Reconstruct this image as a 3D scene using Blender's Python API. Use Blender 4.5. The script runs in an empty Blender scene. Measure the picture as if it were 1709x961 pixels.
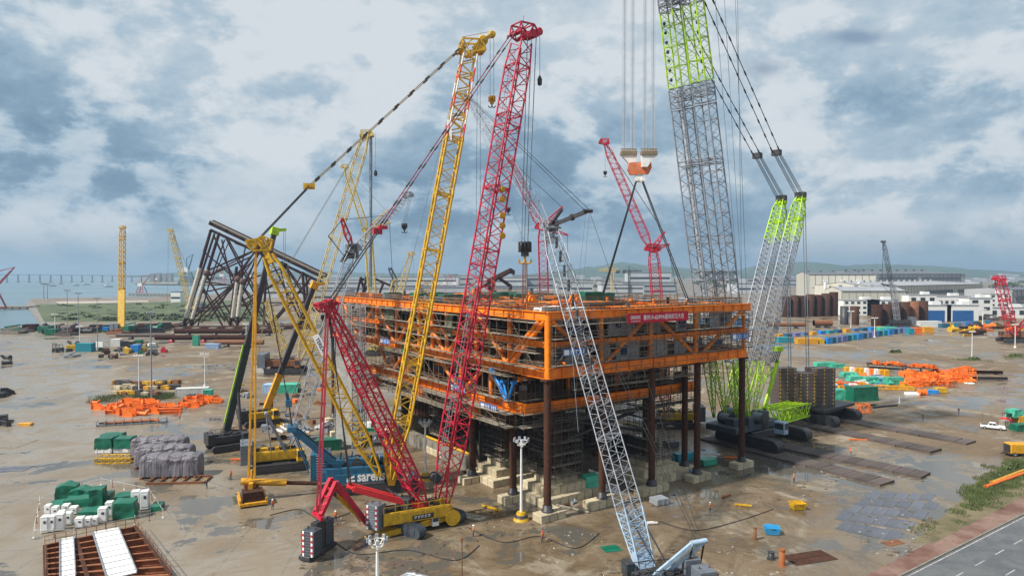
import bpy, math, random
from mathutils import Vector, noise as mnoise
from mathutils.geometry import tessellate_polygon
random.seed(7)
R = math.radians
C = bpy.context.scene.collection
S = bpy.context.scene

# ------------------------------------------------------------------ camera
CAM_H, F_PX, CX, CY, HOR = 40.0, 1139.0, 854.5, 480.5, 455.0
TH = math.atan((CY - HOR) / F_PX)
cam = bpy.data.cameras.new('camera'); cam.sensor_width = 36.0
cam.lens = F_PX / 1709.0 * 36.0
cam.clip_start = 1.0; cam.clip_end = 90000.0
co = bpy.data.objects.new('camera', cam); C.objects.link(co)
co.location = (0, 0, CAM_H); co.rotation_euler = (R(90) - TH, 0, 0)
S.camera = co

# ------------------------------------------------------------------ sky and sun
SUN_EL, SUN_AZ = 47.0, -118.0        # azimuth measured from +Y towards +X: the sun stands left and behind the viewer
w = bpy.data.worlds.new('World'); S.world = w; w.use_nodes = True
nt = w.node_tree; nt.nodes.clear()
def N(t, **k):
    n = nt.nodes.new(t)
    for a, b in k.items(): setattr(n, a, b)
    return n
def L(a, b): nt.links.new(a, b)
def M(op, a, b=None, c=None, clamp=False):
    n = N('ShaderNodeMath', operation=op, use_clamp=clamp)
    for i, v in enumerate((a, b, c)):
        if v is None: continue
        if isinstance(v, (int, float)): n.inputs[i].default_value = v
        else: L(v, n.inputs[i])
    return n.outputs[0]
def SM(v, lo, hi):
    n = N('ShaderNodeMapRange', interpolation_type='SMOOTHSTEP')
    L(v, n.inputs[0]); n.inputs[1].default_value = lo; n.inputs[2].default_value = hi
    return n.outputs[0]
def MIXC(f, a, b):
    n = N('ShaderNodeMix', data_type='RGBA')
    if isinstance(f, (int, float)): n.inputs[0].default_value = f
    else: L(f, n.inputs[0])
    for i, v in ((6, a), (7, b)):
        if isinstance(v, tuple): n.inputs[i].default_value = (*v, 1)
        else: L(v, n.inputs[i])
    return n.outputs[2]
def NOISE(vec, scale, detail=6, rough=.55, dist=0.0):
    n = N('ShaderNodeTexNoise'); L(vec, n.inputs['Vector'])
    n.inputs['Scale'].default_value = scale; n.inputs['Detail'].default_value = detail
    n.inputs['Roughness'].default_value = rough; n.inputs['Distortion'].default_value = dist
    return n.outputs['Fac']
tc = N('ShaderNodeTexCoord'); sx = N('ShaderNodeSeparateXYZ'); L(tc.outputs['Generated'], sx.inputs[0])
X, Y, Z = sx.outputs
sky = N('ShaderNodeTexSky', sky_type='NISHITA', sun_disc=False)
sky.sun_elevation = R(SUN_EL); sky.sun_rotation = R(SUN_AZ)
sky.air_density = 1.2; sky.dust_density = 1.5; sky.ozone_density = 1.5
zz = M('MAXIMUM', Z, 0.0)
den = M('ADD', zz, 0.17)
cb = N('ShaderNodeCombineXYZ'); L(M('MULTIPLY', X, .88), cb.inputs[0]); L(Y, cb.inputs[1]); L(M('MULTIPLY', Z, 1.6), cb.inputs[2])
P = cb.outputs[0]
big = NOISE(P, 2.6, 4, .45, .2)
med = NOISE(P, 6.0, 10, .56, .35)
fin = NOISE(P, 22.0, 10, .62, .1)
dens = M('ADD', M('ADD', M('MULTIPLY', big, .55), M('MULTIPLY', M('ADD', M('MULTIPLY', med, .6), M('MULTIPLY', SM(M('ADD', med, M('MULTIPLY', M('SUBTRACT', fin, .5), .35)), .44, .58), .26)), .85)), M('MULTIPLY', fin, .42))   # about 0.7
# the cloud deck is thinner and brighter high up, heavy and slate blue low down
lift = SM(Z, .10, .36)
def blob(px, py, rx, ry, amp):
    u = (px - CX) / F_PX; v = (HOR - py) / F_PX
    a = M('DIVIDE', M('SUBTRACT', M('DIVIDE', X, M('MAXIMUM', Y, .05)), u), rx / F_PX)
    b = M('DIVIDE', M('SUBTRACT', M('DIVIDE', Z, M('MAXIMUM', Y, .05)), v), ry / F_PX)
    e = M('POWER', 2.718, M('MULTIPLY', M('ADD', M('MULTIPLY', a, a), M('MULTIPLY', b, b)), -1.0))
    return M('MULTIPLY', M('MULTIPLY', e, amp), M('ADD', .45, M('MULTIPLY', med, 1.1)))
s = M('ADD', M('MULTIPLY', M('SUBTRACT', dens, .845), 1.6), M('MULTIPLY', lift, .26))
for b in ((430, 238, 95, 36, .40), (250, 110, 150, 60, .20), (1460, 378, 120, 22, .38), (1660, 365, 80, 24, .34), (70, 395, 170, 26, .40), (720, 60, 260, 70, .08),
          (1030, 90, 140, 110, .14), (1300, 300, 240, 90, .12), (1580, 60, 160, 60, .16), (560, 250, 130, 60, .10), (1250, 470, 500, 40, .10),
          (80, 200, 130, 70, -.20), (260, 300, 330, 55, -.20), (600, 340, 260, 60, -.22), (1440, 170, 130, 40, -.22), (1180, 390, 160, 40, -.16), (990, 330, 120, 60, -.10), (1560, 290, 150, 30, -.12)):
    s = M('ADD', s, blob(*b))
s = M('ADD', s, .52)
s = M('ADD', s, M('MULTIPLY', SM(X, .0, .5), .10))
rp = N('ShaderNodeValToRGB'); L(s, rp.inputs[0])
e = rp.color_ramp.elements
e[0].position = .0; e[0].color = (1.9, 3.1, 4.4, 1)
e[1].position = 1.0; e[1].color = (7.6, 8.2, 8.75, 1)
for p_, c_ in ((.25, (2.8, 4.2, 5.6)), (.5, (4.6, 5.95, 7.15)), (.75, (6.4, 7.3, 8.05))):
    q = rp.color_ramp.elements.new(p_); q.color = (*c_, 1)
hz = MIXC(SM(Z, -.01, .085), (3.1, 4.5, 5.7), rp.outputs[0])
gap = M('MULTIPLY', SM(fin, .60, .74), SM(M('SUBTRACT', .62, dens), -.05, .12))     # thin places where the blue sky shows
for gb in ((1425, 66, 45, 13, 1.3), (1270, 118, 30, 14, .9)):
    gap = M('ADD', gap, blob(*gb))
gap = M('MULTIPLY', M('MINIMUM', gap, 1.0), .75)
col = MIXC(gap, hz, sky.outputs[0])
bg = N('ShaderNodeBackground'); L(col, bg.inputs[0]); bg.inputs[1].default_value = .066
out = N('ShaderNodeOutputWorld'); L(bg.outputs[0], out.inputs[0])
sun = bpy.data.lights.new('sun', 'SUN'); sun.energy = 4.6; sun.angle = R(2); sun.color = (1, .95, .86)
so = bpy.data.objects.new('sun', sun); C.objects.link(so)
d = Vector((math.sin(R(SUN_AZ)) * math.cos(R(SUN_EL)), math.cos(R(SUN_AZ)) * math.cos(R(SUN_EL)), math.sin(R(SUN_EL))))
so.rotation_euler = d.to_track_quat('Z', 'Y').to_euler(); so.location = (-200, -100, 300)
S.view_settings.view_transform = 'Standard'; S.view_settings.look = 'None'
S.view_settings.exposure = 0.42; S.view_settings.gamma = 1.0; S.view_settings.use_curve_mapping = False
S.cycles.max_bounces = 6; S.cycles.diffuse_bounces = 3; S.cycles.glossy_bounces = 2; S.cycles.volume_bounces = 0

# ------------------------------------------------------------------ pixel to world
def P3(px, py, Yd):
    u = (px - CX) / F_PX; v = (CY - py) / F_PX
    dy = math.cos(TH) + v * math.sin(TH); dz = -math.sin(TH) + v * math.cos(TH)
    k = Yd / dy
    return Vector((u * k, Yd, CAM_H + dz * k))
def G(px, py, z=0.0):
    u = (px - CX) / F_PX; v = (CY - py) / F_PX
    dy = math.cos(TH) + v * math.sin(TH); dz = -math.sin(TH) + v * math.cos(TH)
    k = (z - CAM_H) / dz
    return Vector((u * k, dy * k, z))
V = Vector
UP = Vector((0, 0, 1))

# ------------------------------------------------------------------ mesh builder
class MB:
    def __init__(self): self.v = []; self.f = []; self.m = []; self.s = []; self.cur = 0
    def add(self, vs, fs, smooth=False):
        o = len(self.v); self.v.extend(tuple(x) for x in vs)
        for f in fs: self.f.append([i + o for i in f]); self.m.append(self.cur); self.s.append(smooth)
    def tube(self, p, q, r, r2=None, n=5, cap=True):
        p = Vector(p); q = Vector(q); a = q - p
        if a.length < 1e-6: return
        a.normalize(); h = Vector((0, 0, 1)) if abs(a.z) < .95 else Vector((1, 0, 0))
        u = a.cross(h).normalized(); t = a.cross(u); r2 = r if r2 is None else r2
        vs = []
        for c, rr in ((p, r), (q, r2)):
            for i in range(n):
                g = 2 * math.pi * (i + .5) / n
                vs.append(c + u * (rr * math.cos(g)) + t * (rr * math.sin(g)))
        self.add(vs, [(i, (i + 1) % n, n + (i + 1) % n, n + i) for i in range(n)], n > 5)
        if cap: self.add(vs, [tuple(range(n))[::-1], tuple(range(n, 2 * n))])
    def path(self, pts, r, n=4):
        for a, b in zip(pts[:-1], pts[1:]): self.tube(a, b, r, n=n, cap=False)
    def beam(self, p, q, w, h, side=None):
        p = Vector(p); q = Vector(q); a = (q - p)
        if a.length < 1e-6: return
        a.normalize()
        if side is None:
            hh = UP if abs(a.z) < .98 else Vector((1, 0, 0)); side = a.cross(hh)
        s_ = (Vector(side) - a * a.dot(Vector(side))).normalized(); t = s_.cross(a)
        vs = [c + s_ * (x * w / 2) + t * (y * h / 2) for c in (p, q) for x, y in ((-1, -1), (1, -1), (1, 1), (-1, 1))]
        self.add(vs, [(3, 2, 1, 0), (4, 5, 6, 7), (0, 1, 5, 4), (1, 2, 6, 5), (2, 3, 7, 6), (3, 0, 4, 7)])
    def ibeam(self, p, q, w, h, tf=.08, tw=.08):
        p = Vector(p); q = Vector(q); o = Vector((0, 0, h / 2 - tf / 2))
        self.beam(p + o, q + o, w, tf); self.beam(p - o, q - o, w, tf); self.beam(p, q, tw, h - 2 * tf)
    def box(self, c, sz, rz=0.0, ax=None, bev=0.0):
        c = Vector(c)
        if ax is None:
            ax = (Vector((math.cos(rz), math.sin(rz), 0)), Vector((-math.sin(rz), math.cos(rz), 0)), UP)
        X_, Y_, Z_ = ax; hx, hy, hz_ = sz[0] / 2, sz[1] / 2, sz[2] / 2
        if bev <= 0:
            vs = [c + X_ * (hx * i) + Y_ * (hy * j) + Z_ * (hz_ * k) for k in (-1, 1) for i, j in ((-1, -1), (1, -1), (1, 1), (-1, 1))]
            self.add(vs, [(3, 2, 1, 0), (4, 5, 6, 7), (0, 1, 5, 4), (1, 2, 6, 5), (2, 3, 7, 6), (3, 0, 4, 7)])
        else:
            b = bev; ring = []
            for k, ins in ((-hz_, 0), (hz_ - b, 0), (hz_, b)):
                x1, y1 = hx - ins, hy - ins
                pts = [(-x1 + b, -y1), (x1 - b, -y1), (x1, -y1 + b), (x1, y1 - b), (x1 - b, y1), (-x1 + b, y1), (-x1, y1 - b), (-x1, -y1 + b)]
                ring += [c + X_ * x + Y_ * y + Z_ * k for x, y in pts]
            fs = [tuple(range(8))[::-1], tuple(range(16, 24))]
            for r_ in (0, 8):
                fs += [(r_ + i, r_ + (i + 1) % 8, r_ + 8 + (i + 1) % 8, r_ + 8 + i) for i in range(8)]
            self.add(ring, fs)
    def prism(self, poly, axis, ln):
        """poly: 3D points of one end, extruded by axis*ln"""
        n = len(poly); off = Vector(axis) * ln
        vs = [Vector(p) for p in poly] + [Vector(p) + off for p in poly]
        self.add(vs, [tuple(range(n))[::-1], tuple(range(n, 2 * n))] + [(i, (i + 1) % n, n + (i + 1) % n, n + i) for i in range(n)])
    def sheet(self, pts):
        tri = tessellate_polygon([[Vector(p) for p in pts]])
        self.add(pts, [tuple(t) if (Vector(pts[t[1]]) - Vector(pts[t[0]])).cross(Vector(pts[t[2]]) - Vector(pts[t[0]])).z > 0 else (t[0], t[2], t[1]) for t in tri])
    def ball(self, c, r, n=8, m=6, sq=(1, 1, 1), jit=0.0):
        c = Vector(c); vs = []
        for j in range(m + 1):
            t = math.pi * j / m
            for i in range(n):
                g = 2 * math.pi * i / n
                d_ = Vector((math.sin(t) * math.cos(g) * sq[0], math.sin(t) * math.sin(g) * sq[1], math.cos(t) * sq[2]))
                k = r * (1 + jit * (random.random() - .5) if 0 < j < m else 1)
                vs.append(c + d_ * k)
        fs = []
        for j in range(m):
            for i in range(n):
                fs.append((j * n + i, (j + 1) * n + i, (j + 1) * n + (i + 1) % n, j * n + (i + 1) % n))
        self.add(vs, fs, True)
    def lathe(self, c, prof, n=10, ax=None):
        c = Vector(c); a = Vector(ax or (0, 0, 1)).normalized(); h = Vector((0, 0, 1)) if abs(a.z) < .95 else Vector((1, 0, 0))
        u = a.cross(h).normalized(); t = a.cross(u); vs = []
        for r_, z_ in prof:
            for i in range(n):
                g = 2 * math.pi * i / n
                vs.append(c + a * z_ + u * (r_ * math.cos(g)) + t * (r_ * math.sin(g)))
        fs = [(j * n + i, j * n + (i + 1) % n, (j + 1) * n + (i + 1) % n, (j + 1) * n + i) for j in range(len(prof) - 1) for i in range(n)]
        self.add(vs, fs, True); k = len(prof) - 1
        self.add(vs, [tuple(range(n))[::-1], tuple(range(k * n, k * n + n))])

ORG = {}
def _mesh(name, mb, mats, org):
    me = bpy.data.meshes.new(name)
    me.from_pydata([(x - org[0], y - org[1], z - org[2]) for x, y, z in mb.v], [], mb.f)
    for m_ in (mats if isinstance(mats, (list, tuple)) else [mats]): me.materials.append(m_)
    me.polygons.foreach_set('material_index', mb.m); me.polygons.foreach_set('use_smooth', mb.s)
    me.update(); return me
def tag(o, label=None, cat=None, group=None, kind=None):
    if label: o['label'] = label
    if cat: o['category'] = cat
    if group: o['group'] = group
    if kind: o['kind'] = kind
    return o
def thing(name, label, cat, loc=(0, 0, 0), group=None):
    o = bpy.data.objects.new(name, None); C.objects.link(o); o.location = loc
    o.empty_display_size = .5
    ORG[o.name] = Vector(loc)
    return tag(o, label, cat, group)
def part(name, mb, mats, parent, label=None, kind=None):
    org = ORG[parent.name]
    o = bpy.data.objects.new(name, _mesh(name, mb, mats, org)); C.objects.link(o); o.parent = parent
    ORG[o.name] = org
    return tag(o, label, None, None, kind)
def solo(name, mb, mats, label, cat, loc=(0, 0, 0), group=None, kind=None):
    o = bpy.data.objects.new(name, _mesh(name, mb, mats, Vector(loc))); C.objects.link(o); o.location = loc
    ORG[o.name] = Vector(loc)
    return tag(o, label, cat, group, kind)
def struct(name, mb, mats):
    o = bpy.data.objects.new(name, _mesh(name, mb, mats, Vector((0, 0, 0)))); C.objects.link(o); o['kind'] = 'structure'
    return o
def dup(root, loc, rz=0.0, label=None, group=None, sc=None):
    r = root.copy(); C.objects.link(r); r.location = loc; r.rotation_euler = (0, 0, rz)
    if sc: r.scale = (sc, sc, sc)
    if label: r['label'] = label
    if group: r['group'] = group
    for ch in list(root.children):
        c = ch.copy(); C.objects.link(c); c.parent = r
        for g in list(ch.children):
            q_ = g.copy(); C.objects.link(q_); q_.parent = c
    return r
def text_part(name, body, height, c, xdir, ydir, mat_, parent, bold=0.0, ext=.01, fit=None):
    cu = bpy.data.curves.new(name, 'FONT'); cu.body = body; cu.size = 1.0; cu.align_x = 'CENTER'; cu.align_y = 'CENTER'
    cu.extrude = 0; cu.offset = bold; cu.resolution_u = 2
    to = bpy.data.objects.new(name, cu); C.objects.link(to)
    dg = bpy.context.evaluated_depsgraph_get(); dg.update()
    me0 = bpy.data.meshes.new_from_object(to.evaluated_get(dg))
    xs = [v.co.x for v in me0.vertices]; ys = [v.co.y for v in me0.vertices]
    mb = MB()
    if xs:
        wx = max(xs) - min(xs); hy = max(ys) - min(ys); ky = height / hy; kx = ky if fit is None else fit / wx
        mx = (max(xs) + min(xs)) / 2; my = (max(ys) + min(ys)) / 2
        xd = Vector(xdir).normalized(); yd = Vector(ydir).normalized(); nd = xd.cross(yd)
        mb.add([Vector(c) + xd * ((v.co.x - mx) * kx) + yd * ((v.co.y - my) * ky) + nd * ext for v in me0.vertices], [list(p.vertices) for p in me0.polygons])
    bpy.data.objects.remove(to); bpy.data.curves.remove(cu)
    return part(name, mb, mat_, parent)

# ------------------------------------------------------------------ materials
def mat(name, col, rough=.6, metal=0.0, var=.25, scale=.6, dirt=0.0, dirtcol=(.10, .07, .045), rnd=0.0, bump=0.0, spec=.5, fine=6.0):
    m = bpy.data.materials.new(name); m.use_nodes = True; t = m.node_tree; b = t.nodes['Principled BSDF']
    tcn = t.nodes.new('ShaderNodeTexCoord'); n1 = t.nodes.new('ShaderNodeTexNoise')
    n1.inputs['Scale'].default_value = scale; n1.inputs['Detail'].default_value = 7; n1.inputs['Roughness'].default_value = .62
    t.links.new(tcn.outputs['Object'], n1.inputs['Vector'])
    mr = t.nodes.new('ShaderNodeMapRange'); t.links.new(n1.outputs['Fac'], mr.inputs[0])
    mr.inputs[1].default_value = .3; mr.inputs[2].default_value = .7; mr.inputs[3].default_value = 1 - var; mr.inputs[4].default_value = 1 + var * .6
    val = mr.outputs[0]
    if rnd > 0:
        oi = t.nodes.new('ShaderNodeObjectInfo'); r2 = t.nodes.new('ShaderNodeMapRange'); t.links.new(oi.outputs['Random'], r2.inputs[0])
        r2.inputs[3].default_value = 1 - rnd; r2.inputs[4].default_value = 1 + rnd
        mm = t.nodes.new('ShaderNodeMath'); mm.operation = 'MULTIPLY'; t.links.new(val, mm.inputs[0]); t.links.new(r2.outputs[0], mm.inputs[1]); val = mm.outputs[0]
    vm = t.nodes.new('ShaderNodeVectorMath'); vm.operation = 'SCALE'; vm.inputs[0].default_value = col; t.links.new(val, vm.inputs['Scale'])
    c_ = vm.outputs[0]
    if dirt > 0:
        n2 = t.nodes.new('ShaderNodeTexNoise'); n2.inputs['Scale'].default_value = scale * 2.3; n2.inputs['Detail'].default_value = 8; n2.inputs['Roughness'].default_value = .7
        t.links.new(tcn.outputs['Object'], n2.inputs['Vector'])
        m2 = t.nodes.new('ShaderNodeMapRange'); t.links.new(n2.outputs['Fac'], m2.inputs[0]); m2.inputs[1].default_value = .48; m2.inputs[2].default_value = .68; m2.inputs[4].default_value = dirt
        mx = t.nodes.new('ShaderNodeMix'); mx.data_type = 'RGBA'; t.links.new(m2.outputs[0], mx.inputs[0]); t.links.new(c_, mx.inputs[6]); mx.inputs[7].default_value = (*dirtcol, 1)
        c_ = mx.outputs[2]
    t.links.new(c_, b.inputs['Base Color'])
    b.inputs['Roughness'].default_value = rough; b.inputs['Metallic'].default_value = metal; b.inputs['Specular IOR Level'].default_value = spec
    if bump > 0:
        n3 = t.nodes.new('ShaderNodeTexNoise'); n3.inputs['Scale'].default_value = fine; n3.inputs['Detail'].default_value = 4
        t.links.new(tcn.outputs['Object'], n3.inputs['Vector'])
        bp = t.nodes.new('ShaderNodeBump'); bp.inputs['Strength'].default_value = bump; bp.inputs['Distance'].default_value = .1
        t.links.new(n3.outputs['Fac'], bp.inputs['Height']); t.links.new(bp.outputs[0], b.inputs['Normal'])
    return m
YEL = mat('yellow_paint', (.62, .36, .008), .5, var=.3, dirt=.55, scale=.9)
YELO = mat('amber_paint', (.66, .32, .008), .5, var=.3, dirt=.5, scale=.9)
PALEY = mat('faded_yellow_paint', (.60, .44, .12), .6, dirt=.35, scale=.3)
RED = mat('crimson_paint', (.50, .006, .035), .48, var=.35, dirt=.4, scale=.9)
REDB = mat('bright_red_paint', (.66, .025, .035), .4, dirt=.15)
ORA = mat('orange_primer', (.92, .235, .004), .5, var=.25, dirt=.32, scale=.7, dirtcol=(.25, .07, .02))
ORB = mat('orange_steel', (.86, .17, .012), .5, var=.3, dirt=.2, rnd=.2)
GRY = mat('grey_paint', (.24, .26, .30), .45, dirt=.25)
SIL = mat('silver_paint', (.33, .355, .40), .42, metal=.2, dirt=.25)
BLG = mat('blue_grey_paint', (.33, .45, .58), .45, dirt=.25)
LIM = mat('lime_paint', (.40, .66, .010), .45, dirt=.4)
DRK = mat('dark_steel', (.036, .036, .042), .5, dirt=.3, dirtcol=(.09, .06, .04))
NAV = mat('dark_slate_paint', (.045, .058, .075), .5, dirt=.3, rnd=.1)
CWG = mat('grey_weight_paint', (.13, .15, .18), .5, dirt=.3)
BLK = mat('rope_black', (.03, .032, .036), .6)
ROPE = mat('wire_rope', (.17, .20, .235), .55)
PUR = mat('red_pendant_bar', (.30, .02, .04), .5)
BLU = mat('blue_paint', (.010, .105, .20), .42, dirt=.4)
BRB = mat('bright_blue_paint', (.01, .22, .62), .45, dirt=.15)
TEAL = mat('teal_paint', (.012, .25, .33), .5, dirt=.25)
WHT = mat('white_paint', (.74, .74, .72), .5, var=.12, dirt=.2, dirtcol=(.3, .26, .2))
WHP = mat('clean_white', (.82, .82, .82), .5, var=.05)
REDF = mat('red_cloth', (.50, .006, .03), .7, var=.1)
BLF = mat('blue_cloth', (.03, .12, .38), .7, var=.1)
BRN = mat('brown_rusty_steel', (.055, .024, .015), .8, spec=.25, dirt=.4, dirtcol=(.17, .06, .025))
RST = mat('rust', (.20, .075, .03), .8, dirt=.4)
JKT = mat('maroon_pipe_steel', (.042, .016, .011), .9, spec=.15, dirt=.35, dirtcol=(.07, .045, .04))
CON = mat('beige_concrete', (.50, .425, .29), .9, dirt=.55, dirtcol=(.17, .13, .08), rnd=.22, scale=.9, bump=.3)
CONW = mat('stained_concrete', (.22, .20, .165), .9, dirt=.6, dirtcol=(.07, .055, .04), bump=.3)
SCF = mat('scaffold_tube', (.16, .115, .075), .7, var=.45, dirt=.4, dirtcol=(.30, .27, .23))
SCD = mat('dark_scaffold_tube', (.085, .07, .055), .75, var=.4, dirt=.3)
PLK = mat('scaffold_plank', (.30, .27, .22), .85, var=.4, dirt=.4)
DKM = mat('deck_plate', (.17, .115, .09), .8, dirt=.4)
WLM = mat('module_wall_grey', (.40, .42, .44), .6, dirt=.25)
GTP = mat('green_tarp', (.006, .13, .075), .38, var=.35, bump=.4, fine=1.3, rnd=.15)
GTL = mat('light_green_tarp', (.06, .40, .27), .42, var=.35, bump=.4, fine=1.3, rnd=.2)
PTP = mat('grey_tarp', (.165, .150, .175), .6, var=.3, bump=.6, fine=1.2)
PTL = mat('pale_dusty_tarp_top', (.40, .37, .42), .65, var=.35, bump=.6, fine=1.2)
TYR = mat('black_rubber', (.02, .02, .02), .85)
GLS = mat('dark_glass', (.03, .045, .06), .08, var=.05)
MATW = mat('timber_mat', (.090, .070, .064), .85, var=.45, dirt=.5, dirtcol=(.09, .07, .06), rnd=.25, scale=.8)
PLT = mat('wet_steel_plate', (.105, .108, .13), .3, var=.4, dirt=.4, dirtcol=(.15, .12, .09), rnd=.2)
BEI = mat('beige_cladding', (.50, .48, .41), .7, var=.1, scale=.05)
GRC = mat('grey_cladding', (.33, .34, .35), .7, var=.1, scale=.05)
ROOF = mat('dark_roof_sheet', (.11, .12, .14), .6, var=.15, scale=.05)
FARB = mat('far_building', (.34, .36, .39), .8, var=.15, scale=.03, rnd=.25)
LEAF = mat('leaf', (.055, .095, .024), .8, var=.6, scale=.9, rnd=.2)
GRS = mat('grass_blade', (.085, .115, .035), .85, var=.5, scale=.3)
SKIN = mat('skin', (.45, .25, .17), .6); HIV = mat('worker_orange_cloth', (.75, .2, .03), .8); TRS = mat('worker_blue_cloth', (.04, .06, .13), .8)
# ================================================================== SETTING
def ground_mat():
    m = bpy.data.materials.new('yard_ground'); m.use_nodes = True; t = m.node_tree; b = t.nodes['Principled BSDF']
    global nt
    keep = nt; nt = t
    geo = N('ShaderNodeNewGeometry'); pos = geo.outputs['Position']
    sp = N('ShaderNodeSeparateXYZ'); L(pos, sp.inputs[0]); x, y = sp.outputs[0], sp.outputs[1]
    huge = NOISE(pos, .006, 5, .6, .5); lrg = NOISE(pos, .022, 8, .62, .8); mid = NOISE(pos, .11, 8, .65, .6); fine = NOISE(pos, .9, 6, .65); grit = NOISE(pos, 6.0, 3, .7)
    # pale concrete apron on the left side of the yard
    edge = M('ADD', M('ADD', x, M('MULTIPLY', M('SUBTRACT', y, 132.0), .757)), M('MULTIPLY', M('SUBTRACT', mid, .5), 26.0))
    apron = M('SUBTRACT', 1.0, SM(edge, -58.0, -44.0))
    dirt = MIXC(SM(lrg, .36, .64), (.140, .094, .052), (.228, .178, .120))
    dirt = MIXC(M('MULTIPLY', SM(mid, .50, .66), .75), dirt, (.092, .058, .029))
    dirt = MIXC(M('MULTIPLY', SM(fine, .56, .70), .55), dirt, (.28, .225, .16))
    dirt = MIXC(M('MULTIPLY', SM(grit, .56, .72), .55), dirt, (.085, .07, .05))
    dirt = MIXC(M('MULTIPLY', SM(NOISE(pos, 2.6, 5, .7), .58, .70), .5), dirt, (.07, .055, .035))
    conc = MIXC(SM(mid, .34, .66), (.225, .176, .122), (.345, .30, .235))
    conc = MIXC(M('MULTIPLY', SM(lrg, .50, .62), .6), conc, (.20, .145, .085))
    conc = MIXC(M('MULTIPLY', SM(fine, .58, .72), .35), conc, (.42, .41, .38))
    # slab joints and tyre streaks
    def lines(v, per, wd):
        f = M('ABSOLUTE', M('SUBTRACT', M('FRACT', M('DIVIDE', v, per)), .5))
        return M('LESS_THAN', f, wd / per)
    jt = M('MAXIMUM', lines(M('ADD', x, M('MULTIPLY', y, .09)), 9.0, .16), lines(M('SUBTRACT', y, M('MULTIPLY', x, .09)), 16.0, .13))
    conc = MIXC(M('MULTIPLY', M('MULTIPLY', jt, .5), SM(fine, .3, .6)), conc, (.10, .09, .075))
    pale = M('MULTIPLY', SM(NOISE(pos, .045, 9, .7, 1.6), .53, .60), .8)
    dirt = MIXC(pale, dirt, (.30, .26, .20))
    conc = MIXC(M('MULTIPLY', pale, .6), conc, (.33, .315, .29))
    rut = M('MULTIPLY', SM(NOISE(pos, .07, 7, .6, 3.5), .545, .60), .6)
    dirt = MIXC(rut, dirt, (.105, .07, .04))
    # wheel tracks: pairs of wide arcs pressed into the mud
    trk = None
    for cx_, cy_, rad in ((-160, 60, 205), (-40, 330, 215), (140, 20, 150), (90, -40, 160), (260, 90, 215), (-200, 240, 230), (60, 260, 175), (10, -30, 128), (-60, -60, 175), (180, 200, 120)):
        dx = M('SUBTRACT', x, float(cx_)); dy = M('SUBTRACT', y, float(cy_)); rr = M('SQRT', M('ADD', M('MULTIPLY', dx, dx), M('MULTIPLY', dy, dy))); rr = M('ADD', rr, M('MULTIPLY', M('SUBTRACT', lrg, .5), 14.0))
        for off in (0, 2.1, 5.5, 7.6):
            ln_ = M('LESS_THAN', M('ABSOLUTE', M('SUBTRACT', rr, rad + off)), .30); trk = ln_ if trk is None else M('MAXIMUM', trk, ln_)
    trk = M('MULTIPLY', M('MULTIPLY', trk, SM(mid, .42, .56)), .55)
    dirt = MIXC(trk, dirt, (.085, .058, .034)); conc = MIXC(M('MULTIPLY', trk, .7), conc, (.15, .115, .075))
    base = MIXC(apron, dirt, conc)
    base = MIXC(M('MULTIPLY', SM(huge, .45, .62), .35), base, (.24, .195, .14))
    # rain water: damp, and standing in the hollows
    hollow = M('ADD', M('MULTIPLY', lrg, .55), M('MULTIPLY', mid, .45))
    wetbias = M('MULTIPLY', M('SUBTRACT', 1.0, SM(y, 90.0, 240.0)), .035)
    dampm = M('MAXIMUM', M('MULTIPLY', SM(M('ADD', hollow, wetbias), .44, .55), .9), M('MULTIPLY', apron, M('ADD', .62, M('MULTIPLY', SM(mid, .4, .6), .38))))
    pud = SM(M('ADD', M('ADD', hollow, wetbias), M('MULTIPLY', M('SUBTRACT', fine, .5), .05)), .562, .572)
    base = MIXC(M('MULTIPLY', dampm, .42), base, (.10, .068, .036))
    base = MIXC(pud, base, (.10, .09, .075))
    L(base, b.inputs['Base Color'])
    rg = M('SUBTRACT', .95, M('MULTIPLY', dampm, .78)); rg = M('MULTIPLY', rg, M('SUBTRACT', 1.0, M('MULTIPLY', pud, .93)))
    rg = M('MAXIMUM', rg, .05); L(rg, b.inputs['Roughness'])
    bp = N('ShaderNodeBump'); bp.inputs['Distance'].default_value = .25
    L(M('MULTIPLY', M('MULTIPLY', M('SUBTRACT', 1.0, pud), M('SUBTRACT', 1.0, M('MULTIPLY', dampm, .75))), .6), bp.inputs['Strength'])
    L(M('ADD', M('MULTIPLY', fine, .7), M('MULTIPLY', grit, .3)), bp.inputs['Height']); L(bp.outputs[0], b.inputs['Normal'])
    nt = keep; return m
def water_mat():
    m = bpy.data.materials.new('sea_water'); m.use_nodes = True; t = m.node_tree; b = t.nodes['Principled BSDF']
    global nt
    keep = nt; nt = t
    pos = N('ShaderNodeNewGeometry').outputs['Position']
    L(MIXC(SM(NOISE(pos, .004, 5), .35, .65), (.10, .17, .21), (.15, .22, .26)), b.inputs['Base Color'])
    b.inputs['Roughness'].default_value = .32
    bp = N('ShaderNodeBump'); bp.inputs['Strength'].default_value = .35; bp.inputs['Distance'].default_value = .6
    L(NOISE(pos, .35, 4), bp.inputs['Height']); L(bp.outputs[0], b.inputs['Normal'])
    nt = keep; return m
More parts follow.
